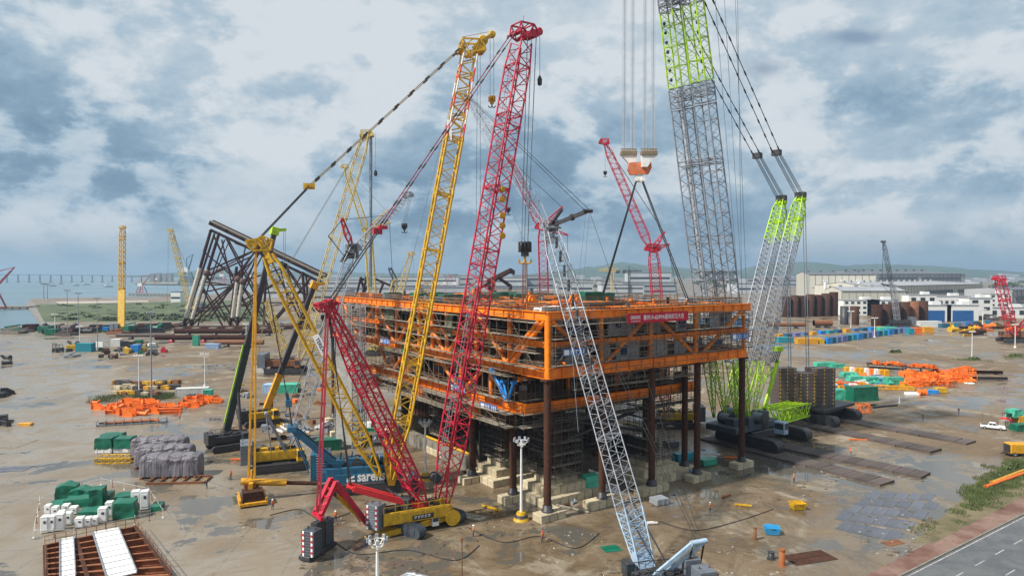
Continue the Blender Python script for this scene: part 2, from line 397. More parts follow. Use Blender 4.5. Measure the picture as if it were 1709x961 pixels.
def patch_mat(name, c1, c2, scale, rough=.9):
    m = bpy.data.materials.new(name); m.use_nodes = True; t = m.node_tree; b = t.nodes['Principled BSDF']
    global nt
    keep = nt; nt = t
    pos = N('ShaderNodeNewGeometry').outputs['Position']
    c = MIXC(SM(NOISE(pos, scale, 8, .65), .38, .62), c1, c2)
    c = MIXC(M('MULTIPLY', SM(NOISE(pos, scale * 9, 5, .6), .5, .7), .4), c, tuple(k * .6 for k in c1))
    L(c, b.inputs['Base Color']); b.inputs['Roughness'].default_value = rough
    bp = N('ShaderNodeBump'); bp.inputs['Strength'].default_value = .4; L(NOISE(pos, scale * 12, 4), bp.inputs['Height']); L(bp.outputs[0], b.inputs['Normal'])
    nt = keep; return m
GND = ground_mat()
b = MB()
coast = [G(-60, 548), G(62, 547), G(70, 538), G(60, 526), G(53, 517), G(44, 508), G(52, 498), G(300, 494), G(420, 487), G(452, 472)]
b.sheet([V((-9000, coast[0].y + 60, 0)), V((-1000, coast[0].y + 10, 0))] + coast + [V((-1500, 9000, 0)), V((-1500, 26000, 0)), V((26000, 26000, 0)), V((26000, -400, 0)), V((-9000, -400, 0))])
struct('ground', b, GND)
b = MB(); b.sheet([V((-30000, -400, -2.2)), V((30000, -400, -2.2)), V((30000, 30000, -2.2)), V((-30000, 30000, -2.2))]); struct('sea_water', b, water_mat())
# quay edge wall along the inlet
b = MB()
for p, q in zip(coast[:-1], coast[1:]): b.beam(p + V((0, 0, -1.3)), q + V((0, 0, -1.3)), 1.6, 2.5)
solo('quay_wall', b, CONW, 'dark concrete quay edge along the inlet and the shore beyond it', 'quay wall', coast[1])
# outer breakwater pier left of the meadow
b = MB(); p, q = G(-260, 514), G(57, 512); b.beam(p + V((0, 0, -.6)), q + V((0, 0, -.6)), 26, 3.4)
for i in range(26):
    c = p.lerp(q, i / 25.0); b.box(c + V((0, -13.2, -.4)), (1.2, 1.0, 3.2))
solo('pier', b, CONW, 'long low grey concrete pier across the inlet', 'pier', q)
# meadow: grass as one mass
GRASSM = patch_mat('meadow_grass', (.045, .070, .024), (.10, .115, .05), .03)
b = MB(); outline = [G(74, 537), G(66, 526), G(60, 514), G(58, 508), G(130, 506), G(300, 503), G(440, 500), G(445, 536), G(260, 537), G(160, 542)]
rows, cols = 46, 90; vs = []
for j in range(rows + 1):
    v = j / rows
    for i in range(cols + 1):
        u = i / cols
        p = outline[0].lerp(V((outline[7].x, outline[7].y, 0)), u).lerp(outline[3].lerp(outline[6], u), v)
        h = max(0, mnoise.noise(p * .03) * 1.6 + mnoise.noise(p * .13) * 1.2 + .9); h *= min(1, 6 * min(u, 1 - u)) * min(1, 6 * min(v, 1 - v))
        vs.append((p.x, p.y, .02 + h))
b.add(vs, [(j * (cols + 1) + i, j * (cols + 1) + i + 1, (j + 1) * (cols + 1) + i + 1, (j + 1) * (cols + 1) + i) for j in range(rows) for i in range(cols)], True)
def leaf_mass(b, c, rx, ry, rz, n, s):
    for _ in range(n):
        while True:
            d_ = V((random.uniform(-1, 1), random.uniform(-1, 1), random.uniform(-.2, 1)))
            if d_.length < 1: break
        d_ = d_ * (.55 + .45 * random.random()); k = 1 + .35 * mnoise.noise(V(c) + d_ * 2)
        p = V(c) + V((d_.x * rx * k, d_.y * ry * k, max(.05, d_.z * rz * k)))
        a = V((random.uniform(-1, 1), random.uniform(-1, 1), random.uniform(-.6, .9))).normalized(); u = a.orthogonal().normalized(); t = a.cross(u); ss = s * random.uniform(.6, 1.4)
        b.add([p - u * ss - t * ss * .5, p + u * ss - t * ss * .5, p + u * ss * .6 + t * ss, p - u * ss * .6 + t * ss], [(0, 1, 2, 3)])
for _ in range(150):
    px = random.uniform(80, 440); py = random.choice((random.uniform(508, 534), random.uniform(526, 536)))
    if px < 90 and py > 520: continue
    c = G(px, py); leaf_mass(b, c, random.uniform(3, 9), random.uniform(3, 8), random.uniform(1, 3.2), 46, .9)
for o_ in (solo('meadow_grass', b, [GRASSM], 'green overgrown meadow between the yard and the sea', 'grass', kind='stuff'),): pass
# cleared strip beyond the meadow
b = MB(); b.sheet([p_ + V((0, 0, .008)) for p_ in (G(100, 509), G(250, 505.5), G(246, 501), G(92, 503))]); struct('bare_earth', b, patch_mat('bare_earth_soil', (.30, .24, .19), (.42, .37, .32), .02))

# far shore with port, in the haze
b = MB(); p = [G(225, 474), G(330, 476), G(450, 474), G(470, 464), G(230, 465)]; b.sheet([k + V((0, 0, .5)) for k in p]); struct('far_shore', b, patch_mat('far_shore_soil', (.10, .12, .08), (.22, .21, .18), .004))
# hills
HILL = patch_mat('hill_forest', (.035, .065, .035), (.06, .085, .05), .003)
def hills(name, pts, Yd, depth):
    b = MB(); n = 90; m = 10; vs = []
    for j in range(m + 1):
        v = j / m
        for i in range(n + 1):
            px = pts[0][0] + (pts[-1][0] - pts[0][0]) * i / n
            for (x0, y0), (x1, y1) in zip(pts[:-1], pts[1:]):
                if x0 <= px <= x1: py = y0 + (y1 - y0) * (0.5 - .5 * math.cos(math.pi * (px - x0) / (x1 - x0))); break
            top = P3(px, py, Yd); yy = Yd + depth * (v - .5); prof = math.sin(math.pi * v) ** .8
            z = -3 + (top.z + 3) * prof; z += (mnoise.noise(V((px * .09, v * 4, Yd))) + .5 * mnoise.noise(V((px * .3, v * 9, 1)))) * 9 * prof
            vs.append((top.x, yy, max(-3, z)))
    b.add(vs, [(j * (n + 1) + i, j * (n + 1) + i + 1, (j + 1) * (n + 1) + i + 1, (j + 1) * (n + 1) + i) for j in range(m) for i in range(n)], True)
    o_ = bpy.data.objects.new(name, _mesh(name, b, HILL, V((0, 0, 0)))); C.objects.link(o_); o_['kind'] = 'structure'
hills('hills', [(880, 458), (930, 452), (985, 446), (1035, 438), (1085, 443), (1150, 448), (1230, 452), (1290, 440), (1345, 437), (1400, 444), (1450, 441), (1530, 443), (1600, 450), (1709, 455)], 6200, 1800)
hills('hills', [(250, 459), (310, 454), (360, 450), (420, 455), (520, 453), (640, 456), (760, 457)], 6600, 1200)

# long sea bridge
def bx(b, c, sx_, sy_, sz_): b.box(V(c) + V((0, 0, sz_ / 2)), (sx_, sy_, sz_))
t = thing('sea_bridge', 'long low road bridge on slim piers across the water on the left', 'bridge', P3(-40, 471, 2850))
a, e_ = P3(-200, 456.5, 2700), P3(275, 460.5, 3200); b = MB(); b.beam(a, e_, 12, 2.4); BRM = mat('pale_bridge_concrete', (.34, .37, .40), .9); part('deck', b, BRM, t)
for i in range(26):
    c = a.lerp(e_, (i + .5) / 26)
    b = MB(); b.beam(V((c.x, c.y, -2)), V((c.x, c.y, c.z - 1.8)), 6, 2.4, side=(0, 1, 0)); b.box(V((c.x, c.y, -1)), (10, 10, 3)); part('pier', b, BRM, t)

# boats on the water
HULLM = mat('boat_hull', (.10, .12, .15), .6, rnd=.3)
for i, (px, py, ln, desc) in enumerate(((88, 477.5, 26, 'dark low barge anchored nearest the left end of the bridge'), (101, 474.6, 20, 'small grey boat moored just right of the first barge'), (127, 476.7, 22, 'small dark workboat third from left on the water'), (144, 475.5, 30, 'long dark cargo barge fourth from left on the water'), (181, 478.8, 30, 'sailing barge with a tall mast below the bridge'))):
    c = G(px, py, -2.2); t = thing('boat', desc, 'boat', c, 'boats anchored by the bridge')
    b = MB(); h = 2.6; wd = ln * .22
    pr = [(-ln / 2, 0), (-ln * .42, -wd / 2), (ln * .35, -wd / 2), (ln / 2, 0), (ln * .35, wd / 2), (-ln * .42, wd / 2)]
    b.add([c + V((x * .86, y * .8, 0)) for x, y in pr] + [c + V((x, y, h)) for x, y in pr], [tuple(range(6))[::-1], tuple(range(6, 12))] + [(k, (k + 1) % 6, 6 + (k + 1) % 6, 6 + k) for k in range(6)])
    part('hull', b, HULLM, t)
    b = MB(); bx(b, c + V((-ln * .3, 0, h)), ln * .16, wd * .6, 3); bx(b, c + V((-ln * .3, 0, h + 3)), ln * .1, wd * .4, 2); part('wheelhouse', b, WHT, t)
    b = MB(); hh = 14 if i == 4 else 5; b.tube(c + V((0, 0, h)), c + V((0, 0, h + hh)), .35); b.tube(c + V((0, 0, h + 2)), c + V((ln * .3, 0, h + hh * .6)), .25); part('mast', b, HULLM, t)

# port gantry cranes and towers on the far shore
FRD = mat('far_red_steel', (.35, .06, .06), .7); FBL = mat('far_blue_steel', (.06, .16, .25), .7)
def port_crane(px, py, Yd, H, m, label, lean=.8):
    c = P3(px, py, Yd); c.z = 0.0; t = thing('port_crane', label, 'port crane', c, 'harbour cranes on the far shore')
    b = MB(); wd = H * .22
    for sx_ in (-1, 1):
        for sy_ in (-1, 1): b.tube(c + V((sx_ * wd, sy_ * wd, 0)), c + V((sx_ * wd * .45, sy_ * wd * .45, H * .42)), H * .022)
        b.tube(c + V((sx_ * wd, -wd, H * .02)), c + V((sx_ * wd, wd, H * .02)), H * .02); b.tube(c + V((sx_ * wd, -wd, 0)), c + V((-sx_ * wd * .6, -wd * .6, H * .3)), H * .014)
    part('portal', b, m, t)
    b = MB(); b.box(c + V((-H * .05, 0, H * .5)), (H * .24, H * .18, H * .16)); part('machine_house', b, WHT, t)
    b = MB(); tip = c + V((H * .75 * lean, 0, H * 1.05))
    for y_ in (-1, 1): b.tube(c + V((H * .05, y_ * H * .05, H * .48)), tip, H * .016); b.tube(c + V((0, y_ * H * .04, H * .9)), tip, H * .008)
    b.tube(c + V((0, 0, H * .56)), c + V((0, 0, H * .92)), H * .02)
    for k in range(5):
        q = c.lerp(tip, .2 + k * .15); q = c + V((H * .05, 0, H * .48)) + (tip - c - V((H * .05, 0, H * .48))) * (.15 + k * .16); b.tube(q - V((0, H * .05, 0)), q + V((0, H * .05, 0)), H * .01)
    part('jib', b, m, t)
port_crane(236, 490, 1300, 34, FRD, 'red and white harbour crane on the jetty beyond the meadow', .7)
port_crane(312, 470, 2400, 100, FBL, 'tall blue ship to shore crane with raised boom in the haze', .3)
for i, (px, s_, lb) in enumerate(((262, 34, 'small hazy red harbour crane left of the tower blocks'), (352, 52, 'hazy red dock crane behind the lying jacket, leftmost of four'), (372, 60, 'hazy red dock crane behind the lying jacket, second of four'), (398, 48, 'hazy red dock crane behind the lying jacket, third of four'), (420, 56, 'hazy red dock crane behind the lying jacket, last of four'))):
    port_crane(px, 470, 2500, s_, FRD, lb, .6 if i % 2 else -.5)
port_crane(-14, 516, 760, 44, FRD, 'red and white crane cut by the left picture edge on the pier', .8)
# jetty with the harbour crane on it
b = MB(); p, q = G(222, 491), G(300, 491.5); b.beam(p + V((0, 0, .6)), q + V((0, 0, .6)), 24, 2.4)
for i in range(14): c = p.lerp(q, i / 13); b.box(c + V((0, -11, -.8)), (1.6, 1.6, 3))
solo('jetty', b, CONW, 'dark jetty under the red and white harbour crane', 'jetty', p)

# far city and dock buildings: every block its own thing
def block(px, pyb, wpx, hpx, Yd, m, label, dep=None, bands=0, group=None, roofm=None, cat='building'):
    sc = Yd / F_PX; a = P3(px, pyb, Yd); w_ = wpx * sc; h_ = hpx * sc; dep = dep or max(12, w_ * .4)
    base = V((a.x, Yd, 0)); t = thing('far_building', label, cat, base, group); top = a.z + h_
    b = MB(); b.box(V((a.x, Yd + dep / 2, top / 2)), (w_, dep, top)); part('wall', b, m, t)
    b = MB(); b.box(V((a.x, Yd + dep / 2, top + .6)), (w_ * 1.01, dep * 1.01, 1.2)); part('roof', b, roofm or ROOF, t)
    for k in range(bands):
        z = top * (k + .6) / (bands + .2); b = MB()
        b.box(V((a.x, Yd - .05, z)), (w_ * .94, .3, top / (bands + 1) * .35)); part('window_band', b, GLS, t)
    return t
random.seed(3)
for i in range(4):
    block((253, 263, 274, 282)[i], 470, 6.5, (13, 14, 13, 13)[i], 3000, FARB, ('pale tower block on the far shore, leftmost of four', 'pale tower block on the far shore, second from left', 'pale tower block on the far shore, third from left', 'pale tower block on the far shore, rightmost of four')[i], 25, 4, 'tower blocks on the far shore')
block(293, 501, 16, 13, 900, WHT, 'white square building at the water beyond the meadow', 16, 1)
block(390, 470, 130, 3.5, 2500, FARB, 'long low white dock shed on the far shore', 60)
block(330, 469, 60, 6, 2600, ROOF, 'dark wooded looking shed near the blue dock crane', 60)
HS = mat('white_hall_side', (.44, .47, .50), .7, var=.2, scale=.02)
k = 0
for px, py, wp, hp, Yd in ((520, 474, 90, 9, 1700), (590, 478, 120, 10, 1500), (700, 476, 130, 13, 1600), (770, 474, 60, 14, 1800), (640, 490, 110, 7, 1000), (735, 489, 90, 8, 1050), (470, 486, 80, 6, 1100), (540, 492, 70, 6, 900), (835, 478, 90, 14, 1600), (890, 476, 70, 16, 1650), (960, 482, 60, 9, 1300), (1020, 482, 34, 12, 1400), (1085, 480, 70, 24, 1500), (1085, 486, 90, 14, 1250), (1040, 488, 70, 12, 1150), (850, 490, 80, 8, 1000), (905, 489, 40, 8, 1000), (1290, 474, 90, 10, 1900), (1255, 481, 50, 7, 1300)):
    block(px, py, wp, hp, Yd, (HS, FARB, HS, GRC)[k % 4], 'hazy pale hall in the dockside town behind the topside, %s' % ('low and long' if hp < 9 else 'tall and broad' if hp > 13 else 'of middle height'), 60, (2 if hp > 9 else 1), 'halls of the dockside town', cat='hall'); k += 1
# the crowded city strip along the horizon
for i in range(70):
    px = random.uniform(1180, 1760) if i < 46 else random.uniform(440, 1150); Yd = random.uniform(2400, 4800); hp = random.uniform(2.5, 7) * (1.0 if i < 46 else .8)
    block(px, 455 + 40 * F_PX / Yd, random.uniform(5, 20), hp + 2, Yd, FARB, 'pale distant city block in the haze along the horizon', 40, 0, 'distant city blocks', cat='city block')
# wooded belts in the far land, one mass
b = MB(); random.seed(11)
for i in range(150):
    px = random.uniform(1180, 1720) if i < 80 else random.uniform(430, 1180); py = random.uniform(463, 480); c = G(px, py); leaf_mass(b, c, 30, 24, random.uniform(6, 11), 26, 5)
solo('distant_woods', b, LEAF, 'dark belts of trees among the far buildings', 'woods', kind='stuff')

# ---- right hand factory sheds
def shed(pts_px, Yf, h, dep, m, rm, label, ridge=3.0, opens=()):
    """front wall along two image columns at distance Yf (left, right)"""
    a = P3(pts_px[0], 460, Yf[0]); e_ = P3(pts_px[1], 460, Yf[1]); a.z = e_.z = 0
    d_ = (e_ - a).normalized(); n_ = V((-d_.y, d_.x, 0)); ln = (e_ - a).length
    t = thing('factory_shed', label, 'factory shed', a)
    b = MB(); f = a + n_ * dep; g = e_ + n_ * dep; z = V((0, 0, h)); rz_ = V((0, 0, h + ridge)); m1 = a + n_ * dep / 2; m2 = e_ + n_ * dep / 2
    b.add([a, e_, e_ + z, a + z], [(0, 1, 2, 3)]); b.add([f, g, g + z, f + z], [(3, 2, 1, 0)]); b.add([a, a + z, m1 + rz_, f + z, f], [(0, 1, 2, 3, 4)]); b.add([e_, e_ + z, m2 + rz_, g + z, g], [(4, 3, 2, 1, 0)])
    part('wall', b, m, t)
    b = MB(); o = n_ * -1.0 + V((0, 0, .4)); b.add([a + z + o, e_ + z + o, m2 + rz_ + V((0, 0, .4)), m1 + rz_ + V((0, 0, .4)), f + z - o + V((0, 0, .8)), g + z - o + V((0, 0, .8))], [(0, 1, 2, 3), (3, 2, 5, 4)])
    part('roof', b, rm, t)
    b = MB(); np_ = int(ln / 7)
    for k in range(np_ + 1): b.box(a + d_ * (ln * k / np_) - n_ * .15 + V((0, 0, h / 2)), (.35, .3, h), ax=(d_, n_, UP))
    part('pilasters', b, rm, t, kind='stuff')
    b = MB()
    for k in range(max(3, int(ln / 14))): b.box(m1.lerp(m2, (k + .5) / max(3, int(ln / 14))) + rz_ + V((0, 0, 1.3)), (3.2, 2.4, 1.9), ax=(d_, n_, UP))
    part('roof_vents', b, rm, t, kind='stuff')
    for (u0, u1, z0, z1, mm, nm) in opens:
        b = MB(); c = a + d_ * (ln * (u0 + u1) / 2) - n_ * .25 + V((0, 0, (z0 + z1) / 2)); b.box(c, (ln * (u1 - u0), .5, z1 - z0), ax=(d_, n_, UP)); part(nm, b, mm, t)
    return t
LRF = mat('light_roof_sheet', (.30, .31, .33), .6, var=.15, scale=.05)
shed((1350, 1462), (820, 800), 37.5, 120, BEI, ROOF, 'huge beige factory hall with plain gable, leftmost of the sheds', 3, ((.05, .95, 22, 23, GRC, 'band'), (.05, .95, 11, 12, GRC, 'band')))
shed((1463, 1610), (860, 900), 38, 120, GRC, ROOF, 'long grey factory hall with dark window band behind the white buildings', 4, ((.02, .45, 31, 34, ROOF, 'window_band'), (.5, .95, 31, 34, ROOF, 'window_band')))
shed((1448, 1640), (730, 900), 25, 60, BEI, LRF, 'lower grey roofed workshop in front of the long hall', 4, ((.1, .3, 15, 18, ROOF, 'window_band'), (.45, .7, 15, 19, ROOF, 'window_band'), (.55, .75, 3, 10, ROOF, 'doorway'), (.75, .95, 15, 19, ROOF, 'window_band')))
shed((1405, 1512), (700, 700), 21, 40, BEI, LRF, 'beige workshop gable standing behind the white office block', 4)
shed((1690, 1800), (700, 740), 22, 50, GRC, ROOF, 'dark grey shed with deep openings at the right picture edge', 2, ((.05, .95, 4, 9, ROOF, 'doorway'), (.05, .95, 12, 16, ROOF, 'window_band')))
def house(px, pyb, Yd, w_, dep, h, m, label, rows=0, cols=0, doors=(), extra=True, cat='house', nm='white_house'):
    a = P3(px, pyb, Yd); base = V((a.x, Yd, 0)); t = thing(nm, label, cat, base)
    b = MB(); b.box(base + V((0, dep / 2, h / 2)), (w_, dep, h)); part('wall', b, m, t)
    b = MB(); b.box(base + V((0, dep / 2, h + .3)), (w_ + .8, dep + .8, .6)); part('roof', b, LRF, t)
    for r_ in range(rows):
        for c_ in range(cols):
            b = MB(); b.box(base + V((-w_ / 2 + w_ * (c_ + .5) / cols, -.06, h * (r_ + .55) / rows)), (w_ / cols * .5, .3, h / rows * .42)); part('window', b, GLS, t)
    for (u, dw, dh) in doors:
        b = MB(); b.box(base + V((-w_ / 2 + w_ * u, -.1, dh / 2)), (dw, .4, dh)); part('door', b, mat_door, t)
    if extra:
        b = MB(); b.box(base + V((w_ * .2, dep * .5, h + 1.8)), (w_ * .25, dep * .4, 2.6)); part('roof_hut', b, m, t)
    return t
mat_door = mat('blue_roller_door', (.015, .10, .30), .5, var=.15)
house(1438, 512, 640, 34, 14, 14, WHT, 'white three storey office block with rows of square windows, left half', 3, 6, nm='office_block', cat='office block')
house(1474, 512, 640, 30, 14, 14, WHT, 'white three storey office block with rows of square windows, right half', 3, 5, nm='office_block', cat='office block')
house(1557, 522, 560, 30, 16, 13, WHT, 'white workshop with a wide blue roller door, left of two', 0, 0, ((.45, 22, 9),), cat='workshop', nm='workshop')
house(1607, 522, 560, 26, 16, 13, WHT, 'white workshop with a wide blue roller door, right of two', 0, 0, ((.5, 17, 9),), cat='workshop', nm='workshop')
house(1637, 519, 585, 20, 14, 18, WHT, 'white three storey house right of the blue roller doors', 3, 2)
house(1540, 508, 640, 26, 12, 19, WHT, 'stepped white house behind the left blue door workshop', 2, 3)
house(1585, 505, 660, 34, 12, 17, WHT, 'low white house with a small roof tower between the workshops', 1, 6)
house(1668, 505, 700, 20, 12, 18, WHT, 'white apartment house with balconies behind the red crawler crane', 4, 3)
house(1642, 489, 740, 34, 12, 14, WHT, 'tall white terrace of flats in the second row on the right', 4, 5)
house(1690, 519, 600, 40, 14, 9, WHT, 'low white annexe at the right picture edge', 1, 5)
house(1386, 493, 790, 44, 16, 12, WHT, 'low white canteen behind the brown pile cylinders', 1, 8)
# white hall with a blue front behind the red mast
house(1146, 503, 480, 42, 14, 10, BEI, 'white hall behind the topside', 0, 0, cat='hall', nm='white_hall'); house(1207, 504, 470, 34, 14, 8.5, mat('blue_wall', (.03, .16, .34), .6), 'blue fronted hall between the lattice masts', 0, 0, cat='hall', nm='blue_hall', extra=False)

# ---- road at the lower right
ASP = patch_mat('asphalt', (.075, .076, .080), (.12, .118, .116), .25, .38)
def zed(p, z): return V((p.x, p.y, z))
b = MB(); b.sheet([zed(G(1484, 968), .012), zed(G(1709, 855), .012), zed(G(1990, 715), .012), zed(G(2500, 800), .012), zed(G(2100, 1100), .012), zed(G(1380, 1020), .012)]); struct('road', b, ASP)
b = MB(); b.sheet([zed(G(1430, 968), .008), zed(G(1709, 822), .008), zed(G(1950, 700), .008), zed(G(1992, 716), .008), zed(G(1712, 857), .008), zed(G(1488, 968), .008)]); struct('pavement', b, patch_mat('red_brown_verge', (.13, .06, .045), (.22, .14, .11), .15))
b = MB(); a0, a1 = G(1488, 968), G(1990, 716); dd = (a1 - a0).normalized(); b.beam(a0 + V((0, 0, .06)), a1 + V((0, 0, .06)), .25, .14); struct('kerb', b, CONW)
LINE = mat('road_line_paint', (.42, .42, .40), .7, var=.4, dirt=.85, dirtcol=(.12, .12, .12))
b = MB(); nn = V((dd.y, -dd.x, 0))
def strip(b, p, q, w_, z):
    s_ = (q - p).normalized(); n_ = V((s_.y, -s_.x, 0)) * w_ / 2; b.sheet([zed(p - n_, z), zed(p + n_, z), zed(q + n_, z), zed(q - n_, z)])
strip(b, a0 + nn * .6, a1 + nn * .6, .16, .018)
for row in (4.2, 7.8):
    for i in range(9): strip(b, a0 + nn * row + dd * (1 + i * 6.5), a0 + nn * row + dd * (4 + i * 6.5), .15, .018)
strip(b, a0 + nn * 11.5, a1 + nn * 11.5, .16, .018)
struct('road_markings', b, LINE)
# grass verge
b = MB(); poly = [G(1600, 838), G(1640, 790), G(1709, 770), G(1800, 740), G(1860, 745), G(1709, 828), G(1560, 905), G(1520, 905)]
b.sheet([zed(p, .010) for p in poly]); vb = MB()
struct('verge_soil', b, patch_mat('verge_soil', (.10, .085, .04), (.17, .14, .08), .2))
random.seed(5)
def blades(b, c, rad, n, h):
    for _ in range(n):
        a = random.uniform(0, 6.28); r_ = rad * math.sqrt(random.random()); p = V(c) + V((math.cos(a) * r_, math.sin(a) * r_, 0)); hh = h * random.uniform(.5, 1.4)
        u = V((math.cos(a * 7), math.sin(a * 7), 0)) * .07; l_ = V((random.uniform(-.4, .4), random.uniform(-.4, .4), 1)) * hh
        b.add([p - u, p + u, p + l_], [(0, 1, 2)])
for i in range(130):
    px = random.uniform(1610, 1740); py = 838 - (px - 1600) * .52 + random.gauss(0, 12); blades(vb, G(px, py), 1.6, 120, .38)
for i in range(18):
    px = random.uniform(1530, 1709); py = 905 - (px - 1530) * .45 + random.uniform(-30, 2); blades(vb, G(px, py), 1.2, 60, .3)
for i in range(9):
    px = random.uniform(1650, 1720); py = 812 - (px - 1625) * .42 + random.gauss(0, 4); leaf_mass(vb, G(px, py), 1.2, 1.2, random.uniform(.5, 1.3), 110, .16)
for (px, py) in ((165, 668), (195, 662), (240, 662), (275, 660), (1624, 600), (1697, 595)): 
    for k in range(8): blades(vb, G(px + random.gauss(0, 10), py + random.gauss(0, 1.5)), 3.0, 90, .6)
for (px, py, n_) in ((1624, 600, 5), (1697, 594, 5), (1500, 588, 5)):
    for k in range(n_): leaf_mass(vb, G(px + random.gauss(0, 5), py), 1.8, 1.8, 1.6, 70, .35)
for k in range(40): blades(vb, G(random.uniform(230, 285), random.uniform(655, 668)), 3, 80, .5)
for k in range(60): leaf_mass(vb, G(random.uniform(90, 200), random.uniform(548, 556)), 3, 3, 1.1, 30, .5)
solo('weeds', vb, GRS, 'rough green grass and weeds on the verges of the yard', 'grass', kind='stuff')

# ---- haze: one box of even air round the whole scene
if True:
    b = MB(); b.box(V((0, 7000, 75)), (31000 * 2, 14000 + 2000, 174)); 
    hm = bpy.data.materials.new('haze_air'); hm.use_nodes = True; t_ = hm.node_tree; t_.nodes.clear()
    pv = t_.nodes.new('ShaderNodeVolumePrincipled'); pv.inputs['Color'].default_value = (.48, .68, .90, 1); pv.inputs['Density'].default_value = HAZE_D = .00011; pv.inputs['Anisotropy'].default_value = .2
    om = t_.nodes.new('ShaderNodeOutputMaterial'); t_.links.new(pv.outputs[0], om.inputs['Volume'])
    hz_o = solo('haze', b, hm, 'pale blue sea haze over the yard', 'haze', kind='stuff')
# ================================================================== THE TOPSIDE MODULE
random.seed(21)
C0 = V((5.75, 110.0, 0)); RD = V((.817, .577, 0)); LD = V((-.577, .817, 0)); PA, PB = 52.0, 96.0
def PL(a, b, z=0.0): return C0 + RD * a + LD * b + V((0, 0, z))
AX = (RD, LD, UP)
top_t = thing('topside_module', 'huge orange steel offshore topside of three decks wrapped in scaffolding', 'offshore platform', PL(26, 45))
def tp(name, b, m, **k): return part(name, b, m, top_t, **k)
def plate(a0, a1, b0, b1, z, th=.25):
    mb = MB(); mb.box(PL((a0 + a1) / 2, (b0 + b1) / 2, z), (a1 - a0, b1 - b0, th), ax=AX); return mb
# deck plates
tp('deck_plate', plate(.5, 51.5, .5, 95.5, 33.0), DKM)
tp('deck_plate', plate(1.4, 51, 1.2, 95.5, 28.3), DKM); tp('deck_plate', plate(1, 51, 1, 95.5, 23.6), DKM)
tp('deck_plate', plate(.6, 45, 9, 72, 16.9), DKM)
# girders along the edges
def girder(p, q, w_, h_, stiff=2.9):
    mb = MB(); mb.ibeam(p, q, w_, h_, .1, .1); ln = (q - p).length; d_ = (q - p).normalized(); n = int(ln / stiff)
    for i in range(1, n): 
        c = p.lerp(q, i / n); mb.box(c, (.07, w_ * .86, h_ - .2), ax=(d_, UP.cross(d_), UP))
    return mb
for z, h_, w_ in ((32.95, 1.45, .75), (28.25, .9, .6), (23.6, 1.7, .8)):
    tp('edge_girder', girder(PL(-.1, 0, z), PL(PA + (1.2 if z > 30 else 0), 0, z), w_, h_), ORA)
    tp('edge_girder', girder(PL(0, .4, z), PL(0, PB, z), w_, h_), ORA)
    tp('edge_girder', girder(PL(PA, .4, z), PL(PA, PB, z), w_, h_), ORA); tp('edge_girder', girder(PL(0.4, PB, z), PL(PA, PB, z), w_, h_), ORA)
    for a in (11.8, 24, 36.5): tp('cross_girder', girder(PL(a, .6, z), PL(a, PB - .6, z), w_ * .8, h_ * .8, 6), ORA)
    for b_ in (11, 22, 33, 45, 56, 67, 78): tp('cross_girder', girder(PL(.5, b_, z - .04), PL(PA - .5, b_, z - .04), w_ * .7, h_ * .7, 6), ORA)
# lower deck girders
zl = 16.8
tp('lower_girder', girder(PL(0, 6.4, zl), PL(0, 76, zl), .8, 1.8), ORA)
tp('lower_girder', girder(PL(-.2, 6.0, zl), PL(45, 6.0, zl), .8, 1.9), ORA); tp('lower_girder', girder(PL(.5, 8.9, 21.6), PL(45, 8.9, 21.6), .6, .8), ORA)
for a in (8, 30): tp('lower_girder', girder(PL(a, 9, zl - .05), PL(a, 73, zl - .05), .9, 1.4, 6), ORA)
for b_ in (23, 45, 67): tp('lower_girder', girder(PL(.5, b_, zl - .1), PL(45, b_, zl - .1), .9, 1.4, 6), ORA)
# haunched brackets under the lower girder where it lands on the legs
for b_ in (22.5, 44.5, 66.5):
    mb = MB(); mb.box(PL(.2, b_, 15.0), (1.6, 1.8, 4.4), ax=AX)
    for sgn in (-1, 1):
        pts = []
        for k in range(7):
            g = R(90 * k / 6); pts.append(PL(-.2, b_ + sgn * (.9 + 4.0 * (1 - math.sin(g))), 16.0 - 3.0 * (1 - math.cos(g)) * 1.0))
        poly = [PL(-.2, b_ + sgn * .9, 16.0)] + pts
        mb.prism(poly, RD, .7)
    tp('haunch', mb, ORA)
# columns and diagonals of the faces
def post(a, b_, z0, z1, r, m=ORA, nm='column'):
    mb = MB(); mb.tube(PL(a, b_, z0), PL(a, b_, z1), r, n=10); tp(nm, mb, m)
for a in (.25, 11.8, 24, 36.5): post(a, .25, 22.8, 33, .55 if a < 1 else .48)
post(51.5, .4, 22.8, 33, .42)
for b_ in (11, 22, 33, 39, 45, 56, 67, 78, 89): post(.3, b_, 23, 33, .48)
for b_ in (17, 27.5, 50): post(.3, b_, 16.8, 24, .42)
for a in (11.8, 24, 36.5): post(a, 9, 16.8, 24, .42)
for a in (11.8, 24, 36.5):
    for b_ in (11, 22, 33, 45, 56, 67, 78): post(a, b_, 16.8 if b_ < 72 and a < 45 else 23, 33, .45)
def diag(p, q, r=.38):
    mb = MB(); mb.tube(p, q, r, n=10); tp('diagonal_brace', mb, ORA)
diag(PL(.8, .1, 32.2), PL(11.2, .1, 24.3)); diag(PL(23.2, .1, 32.2), PL(12.6, .1, 24.3)); diag(PL(24.8, .1, 32.2), PL(36.0, .1, 24.3)); diag(PL(50.5, .1, 32.2), PL(38, .1, 24.3))
for b0, b1 in ((.8, 10.2), (21.4, 11.8), (2.2, 11.6), (22.6, 32), (44, 34), (46, 55), (66, 57), (68, 77), (88, 79)): diag(PL(.1, b0, 32.2), PL(.1, b1, 24.3), .42)
for b0, b1 in ((18, 26.5), (37, 28.5), (50.5, 58), (66, 60), (44, 52)): diag(PL(.2, b0, 23), PL(.2, b1, 17.4), .38)
